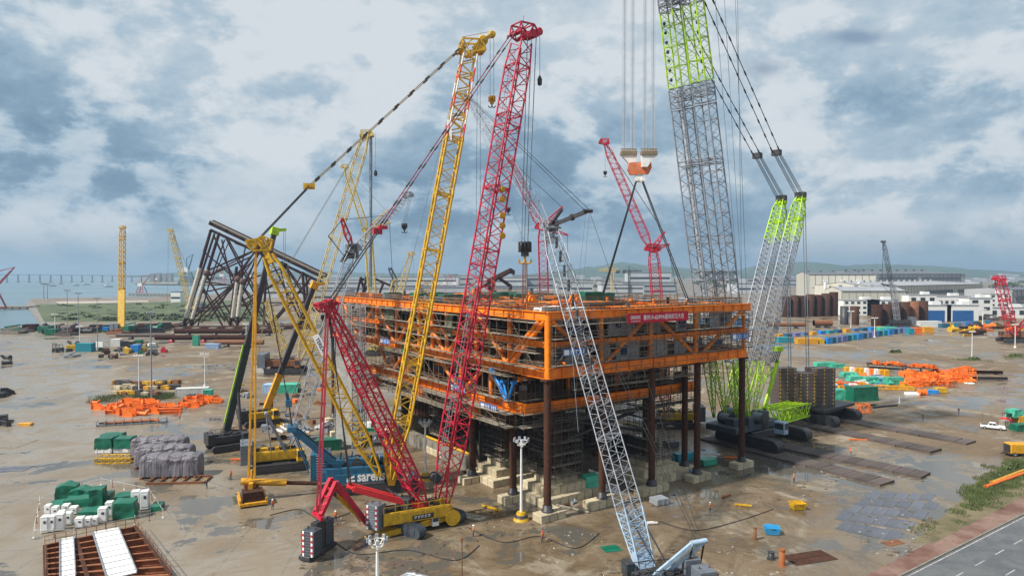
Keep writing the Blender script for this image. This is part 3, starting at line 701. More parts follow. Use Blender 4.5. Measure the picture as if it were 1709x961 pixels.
# blue vee braces under the left face
for p, q, r_ in ((PL(-.6, 15.2, 22.6), PL(-.6, 10.6, 17.6), .42), (PL(-.6, 8.6, 21.2), PL(-.6, 10.3, 17.6), .3), (PL(-.4, 12, 21), PL(-.5, 10.5, 17.6), .22), (PL(-.5, 26, 19.2), PL(-.5, 26, 17.0), .55)):
    mb = MB(); mb.tube(p, q, r_, n=8); mb.box(p, (.9, .9, .5), ax=AX); tp('blue_brace', mb, BRB, label='bright blue temporary brace')
# module walls, doors and gear behind the right face
CORR = MB()
def corrug(a0, a1, z0, z1, b_=2.2):
    mb = MB(); n = int((a1 - a0) / .55); w_ = (a1 - a0) / n
    for i in range(n): mb.box(PL(a0 + w_ * (i + .5), b_ + (.06 if i % 2 else 0), (z0 + z1) / 2), (w_, .14, z1 - z0), ax=AX)
    tp('wall_panel', mb, WLM)
for z0, z1, spans in ((24.45, 27.85, ((12.8, 15.8), (17.3, 23.2), (25.2, 30.5), (32.6, 36), (2.5, 10.5))), (28.7, 32.2, ((12.8, 13.4), (15.4, 22), (25, 28.6), (33, 36), (38, 40.2), (43, 50), (2, 5.0)))):
    for a0, a1 in spans: corrug(a0, a1, z0, z1)
BLD = mat('dark_blue_panel', (.02, .045, .13), .5)
for a, z, w_, h_ in ((19.0, 26.1, 1.2, 1.6), (25.6, 26.2, .7, 2.2), (39, 26.2, 2.6, 1.8), (34.5, 30.2, 1.6, 1.6), (42, 30.4, 1.0, 2), (47, 30.5, 1.4, 1.8), (3.8, 30.2, 3.2, 1.6), (8, 30.2, 3.0, 1.7), (4.2, 26.0, 2.2, 1.8), (17.6, 30.6, .9, .9), (45, 26.0, 3, 1.5)):
    mb = MB(); mb.box(PL(a, 1.9, z), (w_, .3, h_), ax=AX); tp('door', mb, BLD if a < 38 else BLU)
# gear inside, seen between the decks
gm = [DRK, SIL, WLM, ORA, BRN, DKM, DKM, RST, RST, GRY, BRN, BLU]
for i in range(130):
    lev = random.choice((28.45, 23.75, 23.75, 17.05)); a = random.uniform(2.5, 9) if random.random() < .8 else random.uniform(3, 42); b_ = random.uniform(11 if lev < 20 else 3, 70 if lev < 20 else 86)
    h_ = random.uniform(1.0, 3.4); mb = MB(); k = random.random()
    if k < .45:
        mb.box(PL(a, b_, lev + h_ / 2), (random.uniform(1, 4), random.uniform(1, 4), h_), ax=AX, bev=.08)
        for q_ in range(3): mb.tube(PL(a, b_, lev + h_ * .9), PL(a + random.uniform(-2, 2), b_ + random.uniform(-2, 2), lev + h_ + random.uniform(.2, .9)), .09, n=6)
    elif k < .8:
        r_ = random.uniform(.5, 1.1); l_ = random.uniform(2, 6); c = PL(a, b_, lev + r_ + .4); mb.lathe(c - LD * l_ / 2, [(r_ * .5, -.35), (r_, 0), (r_, l_), (r_ * .5, l_ + .35)], 12, LD)
        for s_ in (.2, .8): mb.box(c - LD * l_ / 2 + LD * l_ * s_ - V((0, 0, r_ * .8)), (r_ * 1.6, .3, r_), ax=AX)
    else:
        for q_ in range(4): mb.tube(PL(a + q_ * .5, b_ - 6, lev + 3 + .1 * q_), PL(a + q_ * .5, b_ + 6, lev + 3 + .1 * q_), .16, n=6)
        for q_ in (-5, 0, 5): mb.tube(PL(a, b_ + q_, lev), PL(a, b_ + q_, lev + 3.2), .1, n=4)
    tp('equipment' if k < .8 else 'pipe_run', mb, random.choice(gm))
# hanging tarpaulins on the left face
def tarp_sheet(p, wv, hv, m, nm='hanging_sheet'):
    mb = MB(); n = 8; vs = []; nv = Vector(wv).cross(Vector(hv)).normalized()
    for side in (0, .12):
        for j in range(n + 1):
            for i in range(n + 1):
                u, v = i / n, j / n; vs.append(Vector(p) + Vector(wv) * (u * (1 - .15 * v)) + Vector(hv) * v + nv * (.35 * mnoise.noise(V((u * 3, v * 3, p[0]))) + side))
    k = (n + 1) ** 2; fs = [(j * (n + 1) + i, j * (n + 1) + i + 1, (j + 1) * (n + 1) + i + 1, (j + 1) * (n + 1) + i) for j in range(n) for i in range(n)]
    mb.add(vs, fs + [tuple(x + k for x in f[::-1]) for f in fs], True); tp(nm, mb, m)
GRT = mat('dull_green_sheet', (.14, .18, .12), .8, var=.3)
tarp_sheet(PL(-.3, 61, 32.2), LD * -5, V((0, 0, -4.5)), GRT); tarp_sheet(PL(-.5, 52, 24.4), LD * -4, V((0, 0, -2.6)), GTP); tarp_sheet(PL(-.3, 33, 31.4), LD * -3, V((0, 0, -4)), GRT)
# scaffolding -------------------------------------------------------------------
def scaffold(fn, s0, s1, z0, z1, lift=2.0, bay=2.0, wd=1.2, planks=True, dens=1.0, r=.055):
    """fn(s, o, z): point at s along the run, o outwards, z"""
    mb = MB(); pk = MB(); n = max(1, int((s1 - s0) / bay)); nl = max(1, int((z1 - z0) / lift))
    for i in range(n + 1):
        s_ = s0 + (s1 - s0) * i / n
        for o in (0, wd):
            if random.random() < dens:
                t_ = z1 + (random.uniform(.2, 1.3)); bt = z0 - (random.random() * .6); mb.tube(fn(s_, o, bt), fn(s_ + random.uniform(-.03, .03), o, t_), r, n=4, cap=False)
        for j in range(nl + 1):
            z = z0 + (z1 - z0) * j / nl; mb.tube(fn(s_, -.3, z), fn(s_, wd + .25, z), r, n=4, cap=False)
    for j in range(nl + 1):
        z = z0 + (z1 - z0) * j / nl
        for o in (0, wd):
            for dz in (0, .55, 1.05):
                i = 0
                while i < n:
                    ln = random.randint(2, 5)
                    if random.random() < dens * (1 if dz != .55 else .7):
                        e_ = min(n, i + ln); zz_ = z + dz + random.uniform(-.06, .06); mb.tube(fn(s0 + (s1 - s0) * i / n - .3, o, zz_), fn(s0 + (s1 - s0) * e_ / n + .3, o, zz_ + random.uniform(-.05, .05)), r, n=4, cap=False)
                    i += ln
        if planks:
            i = 0
            while i < n:
                ln = random.randint(1, 4); e_ = min(n, i + ln)
                if random.random() < .86:
                    a, b_, c, d_ = fn(s0 + (s1 - s0) * i / n, .05, z), fn(s0 + (s1 - s0) * e_ / n, .05, z), fn(s0 + (s1 - s0) * e_ / n, wd - .05, z), fn(s0 + (s1 - s0) * i / n, wd - .05, z)
                    u = V((0, 0, .07)); pk.add([a, b_, c, d_, a + u, b_ + u, c + u, d_ + u], [(0, 1, 2, 3), (7, 6, 5, 4), (0, 4, 5, 1), (1, 5, 6, 2), (2, 6, 7, 3), (3, 7, 4, 0)])
                i += ln
    for i in range(0, n, 4):
        mb.tube(fn(s0 + (s1 - s0) * i / n, wd, z0), fn(s0 + (s1 - s0) * min(n, i + 3) / n, wd, z1), r, n=4, cap=False)
    return mb, pk
def scaf(nm, fn, *a, m=SCF, m2=PLK, **k):
    mb, pk = scaffold(fn, *a, **k); tp(nm, mb, m, kind='stuff')
    if pk.v: tp('walkway_boards', pk, m2, kind='stuff')
left = lambda s_, o, z: PL(-.55 - o, s_, z); right = lambda s_, o, z: PL(s_, -.55 - o, z)
scaf('scaffolding', left, 1, 94, 24.4, 31.8, lift=2.4, bay=2.2, dens=.62)
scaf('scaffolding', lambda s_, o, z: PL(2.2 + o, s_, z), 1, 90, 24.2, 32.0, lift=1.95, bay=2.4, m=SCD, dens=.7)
scaf('scaffolding', left, 8.5, 84, 18.0, 22.2, lift=2.1, bay=2.0, dens=.9)
scaf('scaffolding', left, 8.0, 80, 13.6, 15.8, lift=2.2, bay=2.0, wd=2.2)
scaf('scaffolding', right, 0.5, 51, 24.9, 31.4, lift=2.1, bay=2.0, dens=.8, wd=.9)
scaf('scaffolding', lambda s_, o, z: PL(s_, 1.0 - o, z), 6, 42, 20.4, 22.4, lift=2.0, bay=2.0)
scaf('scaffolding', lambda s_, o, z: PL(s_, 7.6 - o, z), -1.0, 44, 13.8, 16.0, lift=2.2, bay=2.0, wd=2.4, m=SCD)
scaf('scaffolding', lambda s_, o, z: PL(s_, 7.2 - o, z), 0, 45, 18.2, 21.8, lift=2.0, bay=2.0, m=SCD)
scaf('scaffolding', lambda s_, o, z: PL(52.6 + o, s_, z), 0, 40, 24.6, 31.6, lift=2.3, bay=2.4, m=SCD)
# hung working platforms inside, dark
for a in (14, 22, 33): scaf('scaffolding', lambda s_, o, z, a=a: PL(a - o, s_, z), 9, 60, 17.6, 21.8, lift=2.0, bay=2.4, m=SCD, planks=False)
# top deck rails and uprights
scaf('deck_rail', lambda s_, o, z: PL(.6 + o, s_, z), 1, 89, 33.75, 33.8, lift=2, bay=2.0, planks=False, dens=.85, wd=.9)
scaf('deck_rail', lambda s_, o, z: PL(s_, .6 + o, z), 1, 51, 33.75, 33.8, lift=2, bay=2.0, planks=False, dens=.85, wd=.9)
scaf('deck_rail', lambda s_, o, z: PL(51.2 - o, s_, z), 1, 89, 33.75, 33.8, lift=2, bay=2.2, planks=False, dens=.8, wd=.9)
for b_ in (20, 40, 60): scaf('deck_rail', lambda s_, o, z, b_=b_: PL(s_, b_ + o, z), 2, 50, 33.75, 33.8, lift=2, bay=2.4, planks=False, dens=.6, wd=4)
mb = MB()
for i in range(150): 
    a, b_ = (random.uniform(1, 8), random.uniform(2, 88)) if random.random() < .6 else (random.uniform(2, 50), random.uniform(1.5, 9)); mb.tube(PL(a, b_, 33.1), PL(a + random.uniform(-.2, .2), b_ + random.uniform(-.2, .2), 34.2 + random.expovariate(1.2)), .05, n=4)
tp('deck_uprights', mb, RST, kind='stuff')
# pipework and stub steel on the top deck
for i in range(95):
    a, b_ = random.uniform(2, 49), random.uniform(2, 92); mb = MB(); k = random.random()
    if k < .4:
        l_ = random.uniform(3, 9); v_ = random.choice((RD, LD)); mb.ibeam(PL(a, b_, 33.5), PL(a, b_, 33.5) + v_ * l_, .4, .6, .08, .08)
    elif k < .75:
        mb.tube(PL(a, b_, 33.1), PL(a, b_, 33.1 + random.uniform(1.0, 2.2)), random.uniform(.25, .5), n=8); mb.box(PL(a, b_, 33.3), (1.2, 1.2, .3), ax=AX)
    else:
        for q_ in range(4): mb.tube(PL(a + q_ * .6, b_, 33.7), PL(a + q_ * .6, b_ + random.uniform(4, 8), 33.7), .15, n=6)
    tp('stub_steel', mb, random.choice((ORA, ORA, ORA, RST, SIL, BRN)))
def padeye(a, b_, s_):
    mb = MB(); f = [(-1.0, 0), (-1.0, .5), (-.35, 1.9), (.35, 1.9), (1.0, .5), (1.0, 0)]
    mb.prism([PL(a, b_, 33.2) + RD * x * s_ + V((0, 0, y * s_)) for x, y in f], LD, .4)
    mb.prism([PL(a, b_ + .9, 33.2) + RD * x * s_ + V((0, 0, y * s_)) for x, y in f], LD, .4); mb.tube(PL(a, b_ - .3, 33.2 + 1.2 * s_), PL(a, b_ + 1.7, 33.2 + 1.2 * s_), .28 * s_, n=8); tp('lifting_lug', mb, ORA)
padeye(9.0, 16, 1.35); padeye(16.5, 12, 1.4)
# main legs under the module, boxed in by scaffolding
LEGS = [(8.8, 8.8), (8, 23), (30.6, 6.8), (30, 23), (8, 45), (30, 45), (8, 67), (30, 67)]
for a, b_ in LEGS:
    mb = MB(); mb.tube(PL(a, b_, 3.6), PL(a, b_, 23), 1.25, n=14); mb.box(PL(a, b_, 3.9), (3.4, 3.4, .5), ax=AX); tp('leg', mb, BRN)
for a, b_ in LEGS[:6]:
    for fn in (lambda s_, o, z: PL(a + s_, b_ - 2.6 - o, z), lambda s_, o, z: PL(a - 2.6 - o, b_ + s_, z)):
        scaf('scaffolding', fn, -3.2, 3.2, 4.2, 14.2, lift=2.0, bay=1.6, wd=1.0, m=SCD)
mb = MB()
for p, q in (((8, 8.8), (30, 6.8)), ((8, 23), (30, 23)), ((8.8, 8.8), (8, 23))):
    mb.tube(PL(*p, 14), PL(*q, 9), .35, n=8); mb.tube(PL(*p, 9), PL(*q, 14), .35, n=8)
tp('leg_bracing', mb, DRK)
# cable trunks and hanging hoses from the lower deck
for i in range(26):
    a, b_ = random.uniform(1, 40), random.uniform(10, 60); mb = MB(); mb.tube(PL(a, b_, 16.2), PL(a + random.uniform(-.5, .5), b_, 16.2 - random.uniform(1, 5)), random.uniform(.08, .3), n=6); tp('hanging_pipe', mb, random.choice((BRN, DRK, SIL)))
# ------------------------------------------------------------------ banners
def banner(nm, a, b0, z, wd, hg, face, mat_, label, body=None, group=None, logo=True):
    xd = RD if face == 'r' else -LD; nd = -LD if face == 'r' else -RD
    c = (PL(a, -1.75, z) if face == 'r' else PL(-1.95, b0, z)); t = thing(nm, label, 'banner', c, group)
    b = MB(); b.box(c, (wd, .05, hg), ax=(xd, nd, UP)); part('cloth', b, mat_, t)
    if logo:
        b = MB(); b.box(c - xd * wd * .36 + nd * .04, (wd * .2, .02, hg * .72), ax=(xd, nd, UP)); part('logo_field', b, WHP if body is None else mat_, t)
    if body is None:
        b = MB(); n = 7
        for i in range(n):
            if i == 3: continue
            q = c + xd * wd * (-.18 + .62 * i / (n - 1)) + nd * .045; 
            for dz in (-.24, 0, .24): b.box(q + V((0, 0, dz * hg)), (wd * .055, .02, hg * .09), ax=(xd, nd, UP))
            b.box(q, (wd * .015, .02, hg * .6), ax=(xd, nd, UP))
        part('lettering', b, WHP, t, kind='stuff')
    return t, c, xd, nd
t, c, xd, nd = banner('banner', 24.0, 0, 32.05, 15.8, 1.75, 'r', REDF, 'long red banner with white Chinese lettering hung under the top girder', 'x', logo=False)
text_part('lettering', '惠州19-6DPPA组块封顶大吉', .95, c + xd * 1.35 + V((0, 0, .04)), xd, UP, WHP, t, bold=.01, ext=.05, fit=10.6)
text_part('logo_lettering', 'CNOOC', .62, c - xd * 5.9 + V((0, 0, .16)), xd, UP, WHP, t, bold=.03, ext=.05, fit=2.5)
text_part('logo_subtitle', '中国海油', .26, c - xd * 5.9 - V((0, 0, .50)), xd, UP, WHP, t, bold=.0, ext=.05, fit=2.3)
for (a, b_, z, f, lb, m_) in ((4.4, 0, 27.1, 'r', 'small blue and white banner nearest the topside corner above the low girder', BLF), (47.5, 0, 28.2 - .9, 'r', 'small blue and white banner at the far right end of the topside', BLF),
    (0, 14.5, 16.2, 'l', 'small blue and white banner on the lowest scaffold left of the corner', BLF), (0, 25, 18.0, 'l', 'small pale banner on the lower girder behind the red boom', BLF), (0, 57.5, 24.3, 'l', 'small pale banner high on the left face behind the yellow boom', BLF)):
    banner('banner', a, b_, z, 5.2, 1.15, f, m_, lb, None, 'small blue banners on the scaffolding')

# ------------------------------------------------------------------ props and their concrete footings
def prop_post(a, b_, ztop, label, off=-.9):
    p = PL(a, b_, 0); t = thing('steel_prop', label, 'steel prop', p + V((0, 0, 1.3)), 'brown steel props under the topside')
    b = MB(); b.tube(p + V((0, 0, 1.3)), p + V((0, 0, ztop)), .62, n=14); part('pipe', b, BRN, t)
    b = MB(); b.lathe(p, [(1.0, 1.31), (1.0, 1.6), (.8, 1.65), (.8, 2.3), (.56, 2.4), (.56, 3.0)], 14); part('base_collar', b, DRK, t)
    b = MB(); b.box(p + V((0, 0, ztop - .2)), (1.8, 1.8, .3), ax=AX); part('head_plate', b, BRN, t)
NBLK = [0]
def cblock(c, sz, ax, label, group):
    if not BLKP:
        b = MB(); b.box(V((0, 0, .5)), (.955, .95, .965), bev=.05); BLKP.append(solo('concrete_block', b, CON, label, 'concrete block', (0, 0, 0), group)); o = BLKP[0]
    else: o = BLKP[0].copy(); C.objects.link(o)
    o.location = c; o.rotation_euler = (0, 0, math.atan2(ax.y, ax.x) + R(random.uniform(-1, 1))); o.scale = sz
    tag(o, label, 'concrete block', group); return o
BLKP = []
def footing(a, b_, n, ln, wd, h_, label, group):
    for i in range(n): cblock(PL(a + (i - (n - 1) / 2) * ln, b_, 0), (ln, wd, h_), RD, label, group)
props = [(0, 0, 22.8, 'brown steel prop under the near corner of the topside'), (11.8, -.2, 22.8, 'brown steel prop second from the corner along the right face'), (24, -.2, 22.8, 'brown steel prop third from the corner along the right face'), (36.5, -.2, 22.8, 'brown steel prop fourth from the corner along the right face'), (51, .3, 22.8, 'brown steel prop at the far right end of the topside, clear against the yard'),
         (39, 5, 22.8, 'thin brown prop just behind the fourth prop of the right face'), (.6, 10.5, 16, 'brown steel prop beside the white lamp mast under the left face'), (.6, 24, 16, 'brown steel prop behind the red boom under the left face'), (-2, 90, 23, 'brown steel prop at the far left end of the topside')]
for a, b_, z, lb in props: prop_post(a, b_, z, lb)
for k, (a, b_, n, lb) in enumerate(((0.4, 0, 3, 'beige concrete block under the near corner prop'), (11.8, -.2, 4, 'pale concrete block under the second prop of the right face'), (24, -.2, 4, 'pale concrete block under the third prop of the right face'), (36.8, -.2, 3, 'pale concrete block under the fourth prop of the right face'), (51, .3, 3, 'stained concrete block under the far right prop'), (.6, 10.5, 3, 'beige concrete block under the prop beside the lamp mast'), (.6, 24, 3, 'beige concrete block under the prop behind the red boom'), (-2, 90, 3, 'concrete block under the far left prop'), (39, 5, 2, 'concrete block under the thin rear prop'))):
    footing(a, b_, n, 1.75, 2.5, 1.3, lb, 'footing blocks: ' + lb)
def pyramid(a, b_, label, dims=((13.0, 9.6), (9.8, 7.0), (6.4, 4.6)), h_=1.4, bl=1.75):
    g = label.replace('concrete block', 'blocks')
    for k, (la, lb_) in enumerate(dims):
        na, nb = round(la / bl), round(lb_ / bl); ua, ub = la / na, lb_ / nb
        for i in range(na):
            for j in range(nb):
                if k < len(dims) - 1 and 0 < i < na - 1 and 0 < j < nb - 1 and not (i in (1, na - 2) or j in (1, nb - 2)): continue
                if i > na / 2 + 2 and j > 1 and k == 0: continue
                cblock(PL(a - la / 2 + ua * (i + .5), b_ - lb_ / 2 + ub * (j + .5), k * h_ + .0), (ua, ub, h_), RD, label, g)
pyramid(8.8, 8.8, 'pale concrete block in the stepped stack right behind the corner prop')
pyramid(8, 23, 'beige concrete block in the stepped stack left of the lamp mast')
pyramid(30.6, 6.8, 'grey beige concrete block in the stepped stack behind the third prop')
pyramid(8, 45, 'concrete block in the shaded stack behind the yellow boom', ((9, 7), (6, 4.5)))
pyramid(8, 67, 'concrete block in the stack at the far left end under the topside', ((9, 7), (7, 5), (4.5, 3.5)))
# skid beams: long concrete walls with a yellow pipe on them
for a, lb in ((4.5, 'long stained concrete skid wall left of the lamp mast'), (13, 'dark concrete skid wall deep under the topside')):
    b = MB(); b.beam(PL(a, 30, 1.4), PL(a, 88, 1.4), 1.6, 2.8, side=RD)
    for k in range(20): b.box(PL(a - .83, 31 + k * 2.9, 1.4), (.12, .25, 2.6), ax=AX)
    solo('skid_wall', b, CONW, lb, 'concrete wall', PL(a, 60))
b = MB(); b.tube(PL(4.5, 31, 3.1), PL(4.5, 50, 3.1), .28, n=8); solo('yellow_pipe', b, YEL, 'yellow pipe lying along the top of the concrete skid wall', 'pipe', PL(4.5, 40, 2.8))
# dark panels added to deepen the shade behind the lower deck's right face
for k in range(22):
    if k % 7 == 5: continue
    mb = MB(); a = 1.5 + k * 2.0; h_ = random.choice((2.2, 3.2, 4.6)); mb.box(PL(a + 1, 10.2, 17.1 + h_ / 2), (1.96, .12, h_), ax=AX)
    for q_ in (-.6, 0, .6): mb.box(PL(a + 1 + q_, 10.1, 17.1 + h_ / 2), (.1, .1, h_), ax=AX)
    tp('dark_fill_panel', mb, (DKM, BRN, DRK)[k % 3])
# dark plates and sheets added to fill in the shade under the lower deck
for a, b_, la, lb_, z in ((22, 30, 40, 30, 13.2), (22, 62, 40, 30, 13.2)): tp('under_dark_fill', plate(a - la / 2, a + la / 2, b_ - lb_ / 2, b_ + lb_ / 2, z, .12), DKM)
for a, b_, lb_, h_, lb in ((19, 62, 44, 11, 'tall dark sheet added to darken the space under the left part of the topside'), (27, 36, 20, 9, 'dark sheet added to deepen the shade behind the stepped stacks')):
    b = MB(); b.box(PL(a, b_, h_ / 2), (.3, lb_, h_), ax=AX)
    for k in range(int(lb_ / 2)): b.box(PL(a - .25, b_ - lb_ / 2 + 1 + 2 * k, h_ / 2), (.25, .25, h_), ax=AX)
    solo('darkening_screen', b, BRN, lb, 'screen', PL(a, b_))
# dark sheets added to keep the space far under the module dark
b = MB(); b.box(PL(24, 30, 4), (36, .5, 8), ax=AX); b.box(PL(40, 20, 2), (.4, 14, 4), ax=AX); solo('dark_fill_screen', b, DRK, 'dark sheet added to deepen the shade under the topside', 'screen', PL(24, 30))

# stair tower at the left end
ST = V((-37.2, 157, 0)); t = thing('stair_tower', 'tall grey scaffold stair tower beside the left end of the topside', 'scaffold tower', ST)
b = MB(); hw = 2.9; zt = 32.5
for sx_ in (-1, -.33, .33, 1):
    for sy_ in (-1, 1): b.tube(ST + V((sx_ * hw, sy_ * hw, 0)), ST + V((sx_ * hw, sy_ * hw, zt)), .11, n=5); b.tube(ST + V((sy_ * hw, sx_ * hw, 0)), ST + V((sy_ * hw, sx_ * hw, zt)), .08, n=4)
for k in range(33):
    z = k * zt / 32
    for p, q in (((-1, -1), (1, -1)), ((1, -1), (1, 1)), ((1, 1), (-1, 1)), ((-1, 1), (-1, -1))): b.tube(ST + V((p[0] * hw, p[1] * hw, z)), ST + V((q[0] * hw, q[1] * hw, z)), .07, n=4)
part('frame', b, SIL, t)
b = MB()
for k in range(16):
    z = k * 2; s_ = 1 if k % 2 else -1; b.beam(ST + V((-s_ * 2.2, -.8 * s_, z)), ST + V((s_ * 2.2, -.8 * s_, z + 2)), 1.0, .16); b.box(ST + V((s_ * 2.3, 0, z + 2)), (1.1, 4, .1)); b.tube(ST + V((-s_ * 2.2, -.8 * s_ - .5, z + 1)), ST + V((s_ * 2.2, -.8 * s_ - .5, z + 3)), .05, n=4)
part('stair_flights', b, PLK, t)
NET = mat('pale_net', (.48, .47, .44), .8, var=.3, dirt=.4)
b = MB(); b.box(ST + V((-.9, -hw - .1, 11)), (3.6, .04, 20)); part('netting', b, NET, t)

# ------------------------------------------------------------------ loose things lying on the top deck
random.seed(31)
def tarped(nm, label, c, sz, ax, m, cat='tarped load', group=None, ridge=.0, n=7):
    mb = MB(); X_, Y_, Z_ = ax; vs = []; fs = []; hx, hy, hz_ = sz[0] / 2, sz[1] / 2, sz[2]; seed = random.uniform(0, 99)
    def face(f):
        o = len(vs)
        for j in range(n + 1):
            for i in range(n + 1):
                x, y, z = f(i / n * 2 - 1, j / n * 2 - 1); k = 1 - .06 * (z / hz_ if hz_ else 0)
                nn_ = V((mnoise.noise(V((x * .9 + seed, y * .9, z * .9))), mnoise.noise(V((x * .9, y * .9 + seed, z * .9))), mnoise.noise(V((x, y, z + seed))) * .7)) * (.16 * min(1.6, hz_))
                zz_ = z + (ridge * (1 - abs(x / hx)) if z > hz_ * .9 else 0)
                vs.append(Vector(c) + X_ * (x * k + nn_.x) + Y_ * (y * k + nn_.y) + Z_ * max(0.02, zz_ + (nn_.z if z > 0 else 0)))
        for j in range(n):
            for i in range(n): fs.append((o + j * (n + 1) + i, o + j * (n + 1) + i + 1, o + (j + 1) * (n + 1) + i + 1, o + (j + 1) * (n + 1) + i))
    face(lambda u, v: (u * hx, v * hy, hz_)); face(lambda u, v: (u * hx, -hy, (v + 1) / 2 * hz_)); face(lambda u, v: (-u * hx, hy, (v + 1) / 2 * hz_))
    face(lambda u, v: (hx, u * hy, (v + 1) / 2 * hz_)); face(lambda u, v: (-hx, -u * hy, (v + 1) / 2 * hz_))
    mb.add(vs, fs, True)
    return solo(nm, mb, m, label, cat, c, group)
DK = 33.14
for i, (px, py, w_, h_, lb) in enumerate(((655, 494, 4, 1.6, 'green tarpaulin heap on the top deck, left of the yellow boom'), (712, 494, 9, 1.6, 'broad green tarpaulin load on the top deck between the two big booms'), (752, 496, 6, 1.4, 'green tarpaulin load on the deck close to the left of the red boom'), (812, 496, 8, 1.5, 'green tarpaulin load on the deck right of the red boom'), (840, 494, 7, 1.7, 'second green tarpaulin load right of the red boom'), (868, 495, 5, 1.5, 'green tarpaulin load beside the hanging hook'), (985, 502, 6, 2.6, 'tall dark green covered tank on the deck left of the pale orange lug'), (1008, 500, 4, 2.2, 'dark green covered box on the deck behind the orange lug'))):
    c = G(px, py + 4, DK); tarped('green_tarp_load', lb, c, (w_, 3.2, h_), AX, GTP, group='green tarpaulin loads on the deck')
tarped('white_sheet_heap', 'heap of white plastic sheeting near the deck edge by the corner', PL(2.6, 3.4, DK), (4.2, 2.2, 1.2), AX, WHT, 'sheet heap')
tarped('white_sheet_heap', 'second white sheeting heap on the deck right of the grey boom', PL(8.6, 3.2, DK), (3.0, 2.0, .9), AX, WHT, 'sheet heap')
def bundle(nm, label, c, ln, n, r, m, ax, cat='pipe bundle', group=None):
    b = MB()
    for i in range(n):
        b.tube(Vector(c) + ax[1] * ((i % (n // 2 + 1)) * r * 2.1) + V((0, 0, r + (i // (n // 2 + 1)) * r * 1.8)) - ax[0] * (ln / 2 + random.uniform(-.3, .3)), Vector(c) + ax[1] * ((i % (n // 2 + 1)) * r * 2.1) + V((0, 0, r + (i // (n // 2 + 1)) * r * 1.8)) + ax[0] * (ln / 2 + random.uniform(-.3, .3)), r, n=6)
    for s_ in (-.35, .35): b.box(Vector(c) + ax[0] * ln * s_ + ax[1] * r * n * .5 + V((0, 0, -.0)), (.2, r * n + .4, .1), ax=ax)
    return solo(nm, b, m, label, cat, c, group)
bundle('pipe_bundle', 'long bundle of orange scaffold pipes on the deck behind the banner', PL(26, 4.0, DK + .06), 15, 14, .17, ORA, AX); bundle('pipe_bundle', 'shorter orange pipe bundle on the deck right of the banner', PL(37, 5.0, DK + .06), 9, 10, .16, ORA, AX); bundle('timber_pile', 'pile of pale timber battens at the right end of the deck', PL(42, 3, DK + .06), 8, 12, .16, PLK, AX, 'timber pile'); bundle('timber_pile', 'pile of brown timber on the deck behind the orange pipes', PL(24, 12, DK + .06), 9, 14, .25, MATW, AX, 'timber pile')
def crate(nm, label, c, sz, ax, m, cat='crate', group=None):
    b = MB(); b.box(Vector(c) + V((0, 0, sz[2] / 2 + .12)), (sz[0], sz[1], sz[2]), ax=ax, bev=.04)
    for s_ in (-.4, 0, .4): b.box(Vector(c) + ax[0] * sz[0] * s_ + V((0, 0, .06)), (.18, sz[1] * .96, .12), ax=ax); b.box(Vector(c) + ax[0] * sz[0] * s_ - ax[1] * (sz[1] / 2 + .03) + V((0, 0, sz[2] / 2 + .12)), (.12, .06, sz[2]), ax=ax)
    return solo(nm, b, m, label, cat, c, group)
for i, (a, b_, m, lb) in enumerate(((3, 74, ORB, 'orange steel crate at the far left end of the deck edge'), (3.2, 82, ORB, 'second orange steel crate at the far left end of the deck'), (3, 66, SIL, 'grey crate on the deck left of the yellow boom'), (12, 22, ORB, 'orange crate on the deck behind the hook block'), (14, 14, ORB, 'small orange box on the deck between the two orange lugs'), (3, 43, TEAL, 'teal crate near the deck edge behind the yellow boom'), (45, 10, SIL, 'grey crate near the right end of the deck'), (3, 30, RST, 'rusty crate by the deck edge behind the red boom'))):
    crate('deck_crate', lb, PL(a, b_, DK), (2.6, 1.9, 1.5), AX, m)
# ================================================================== CRANES
random.seed(41)
def lattice(mb, A, B, side, prof, nb, rc, rb, cross=True, ring=4, nch=6, dbl=False):
    """four chords from A to B; prof: (t, width along side, depth, ...) breakpoints; zigzag lacing in nb bays"""
    A = Vector(A); B = Vector(B); ax = (B - A); ln = ax.length; ax = ax / ln; s_ = Vector(side); s_ = (s_ - ax * ax.dot(s_)).normalized(); dp = ax.cross(s_).normalized()
    def wd(t):
        for (t0, w0, d0), (t1, w1, d1) in zip(prof[:-1], prof[1:]):
            if t <= t1 + 1e-9:
                k = (t - t0) / max(1e-9, t1 - t0); return w0 + (w1 - w0) * k, d0 + (d1 - d0) * k
        return prof[-1][1], prof[-1][2]
    def cn(t, i):
        w_, d_ = wd(t); x, y = ((-1, -1), (1, -1), (1, 1), (-1, 1))[i]; return A + ax * (ln * t) + s_ * (x * w_ / 2) + dp * (y * d_ / 2)
    for i in range(4):
        for (t0, _, _), (t1, _, _) in zip(prof[:-1], prof[1:]): mb.tube(cn(t0, i), cn(t1, i), rc, n=nch, cap=False)
    t0, t1 = prof[0][0], prof[-1][0]
    for k in range(nb):
        a, b_ = t0 + (t1 - t0) * k / nb, t0 + (t1 - t0) * (k + 1) / nb
        for f in range(4):
            i, j = f, (f + 1) % 4
            if k % 2: i, j = j, i
            mb.tube(cn(a, i), cn(b_, j), rb, n=4, cap=False)
            if dbl: mb.tube(cn(a, j), cn(b_, i), rb * .8, n=4, cap=False)
            if k % ring == 0 or dbl: mb.tube(cn(a, f), cn(a, (f + 1) % 4), rb, n=4, cap=False)
        if cross and k % ring == 0: mb.tube(cn(a, 0), cn(a, 2), rb, n=4, cap=False)
    return cn
def sect_joints(b, cn, ts, r):
    for t in ts:
        for i in range(4): b.tube(cn(t - .004, i), cn(t + .004, i), r, n=6)
        for i in range(4): b.tube(cn(t, i), cn(t, (i + 1) % 4), r * .6, n=4)
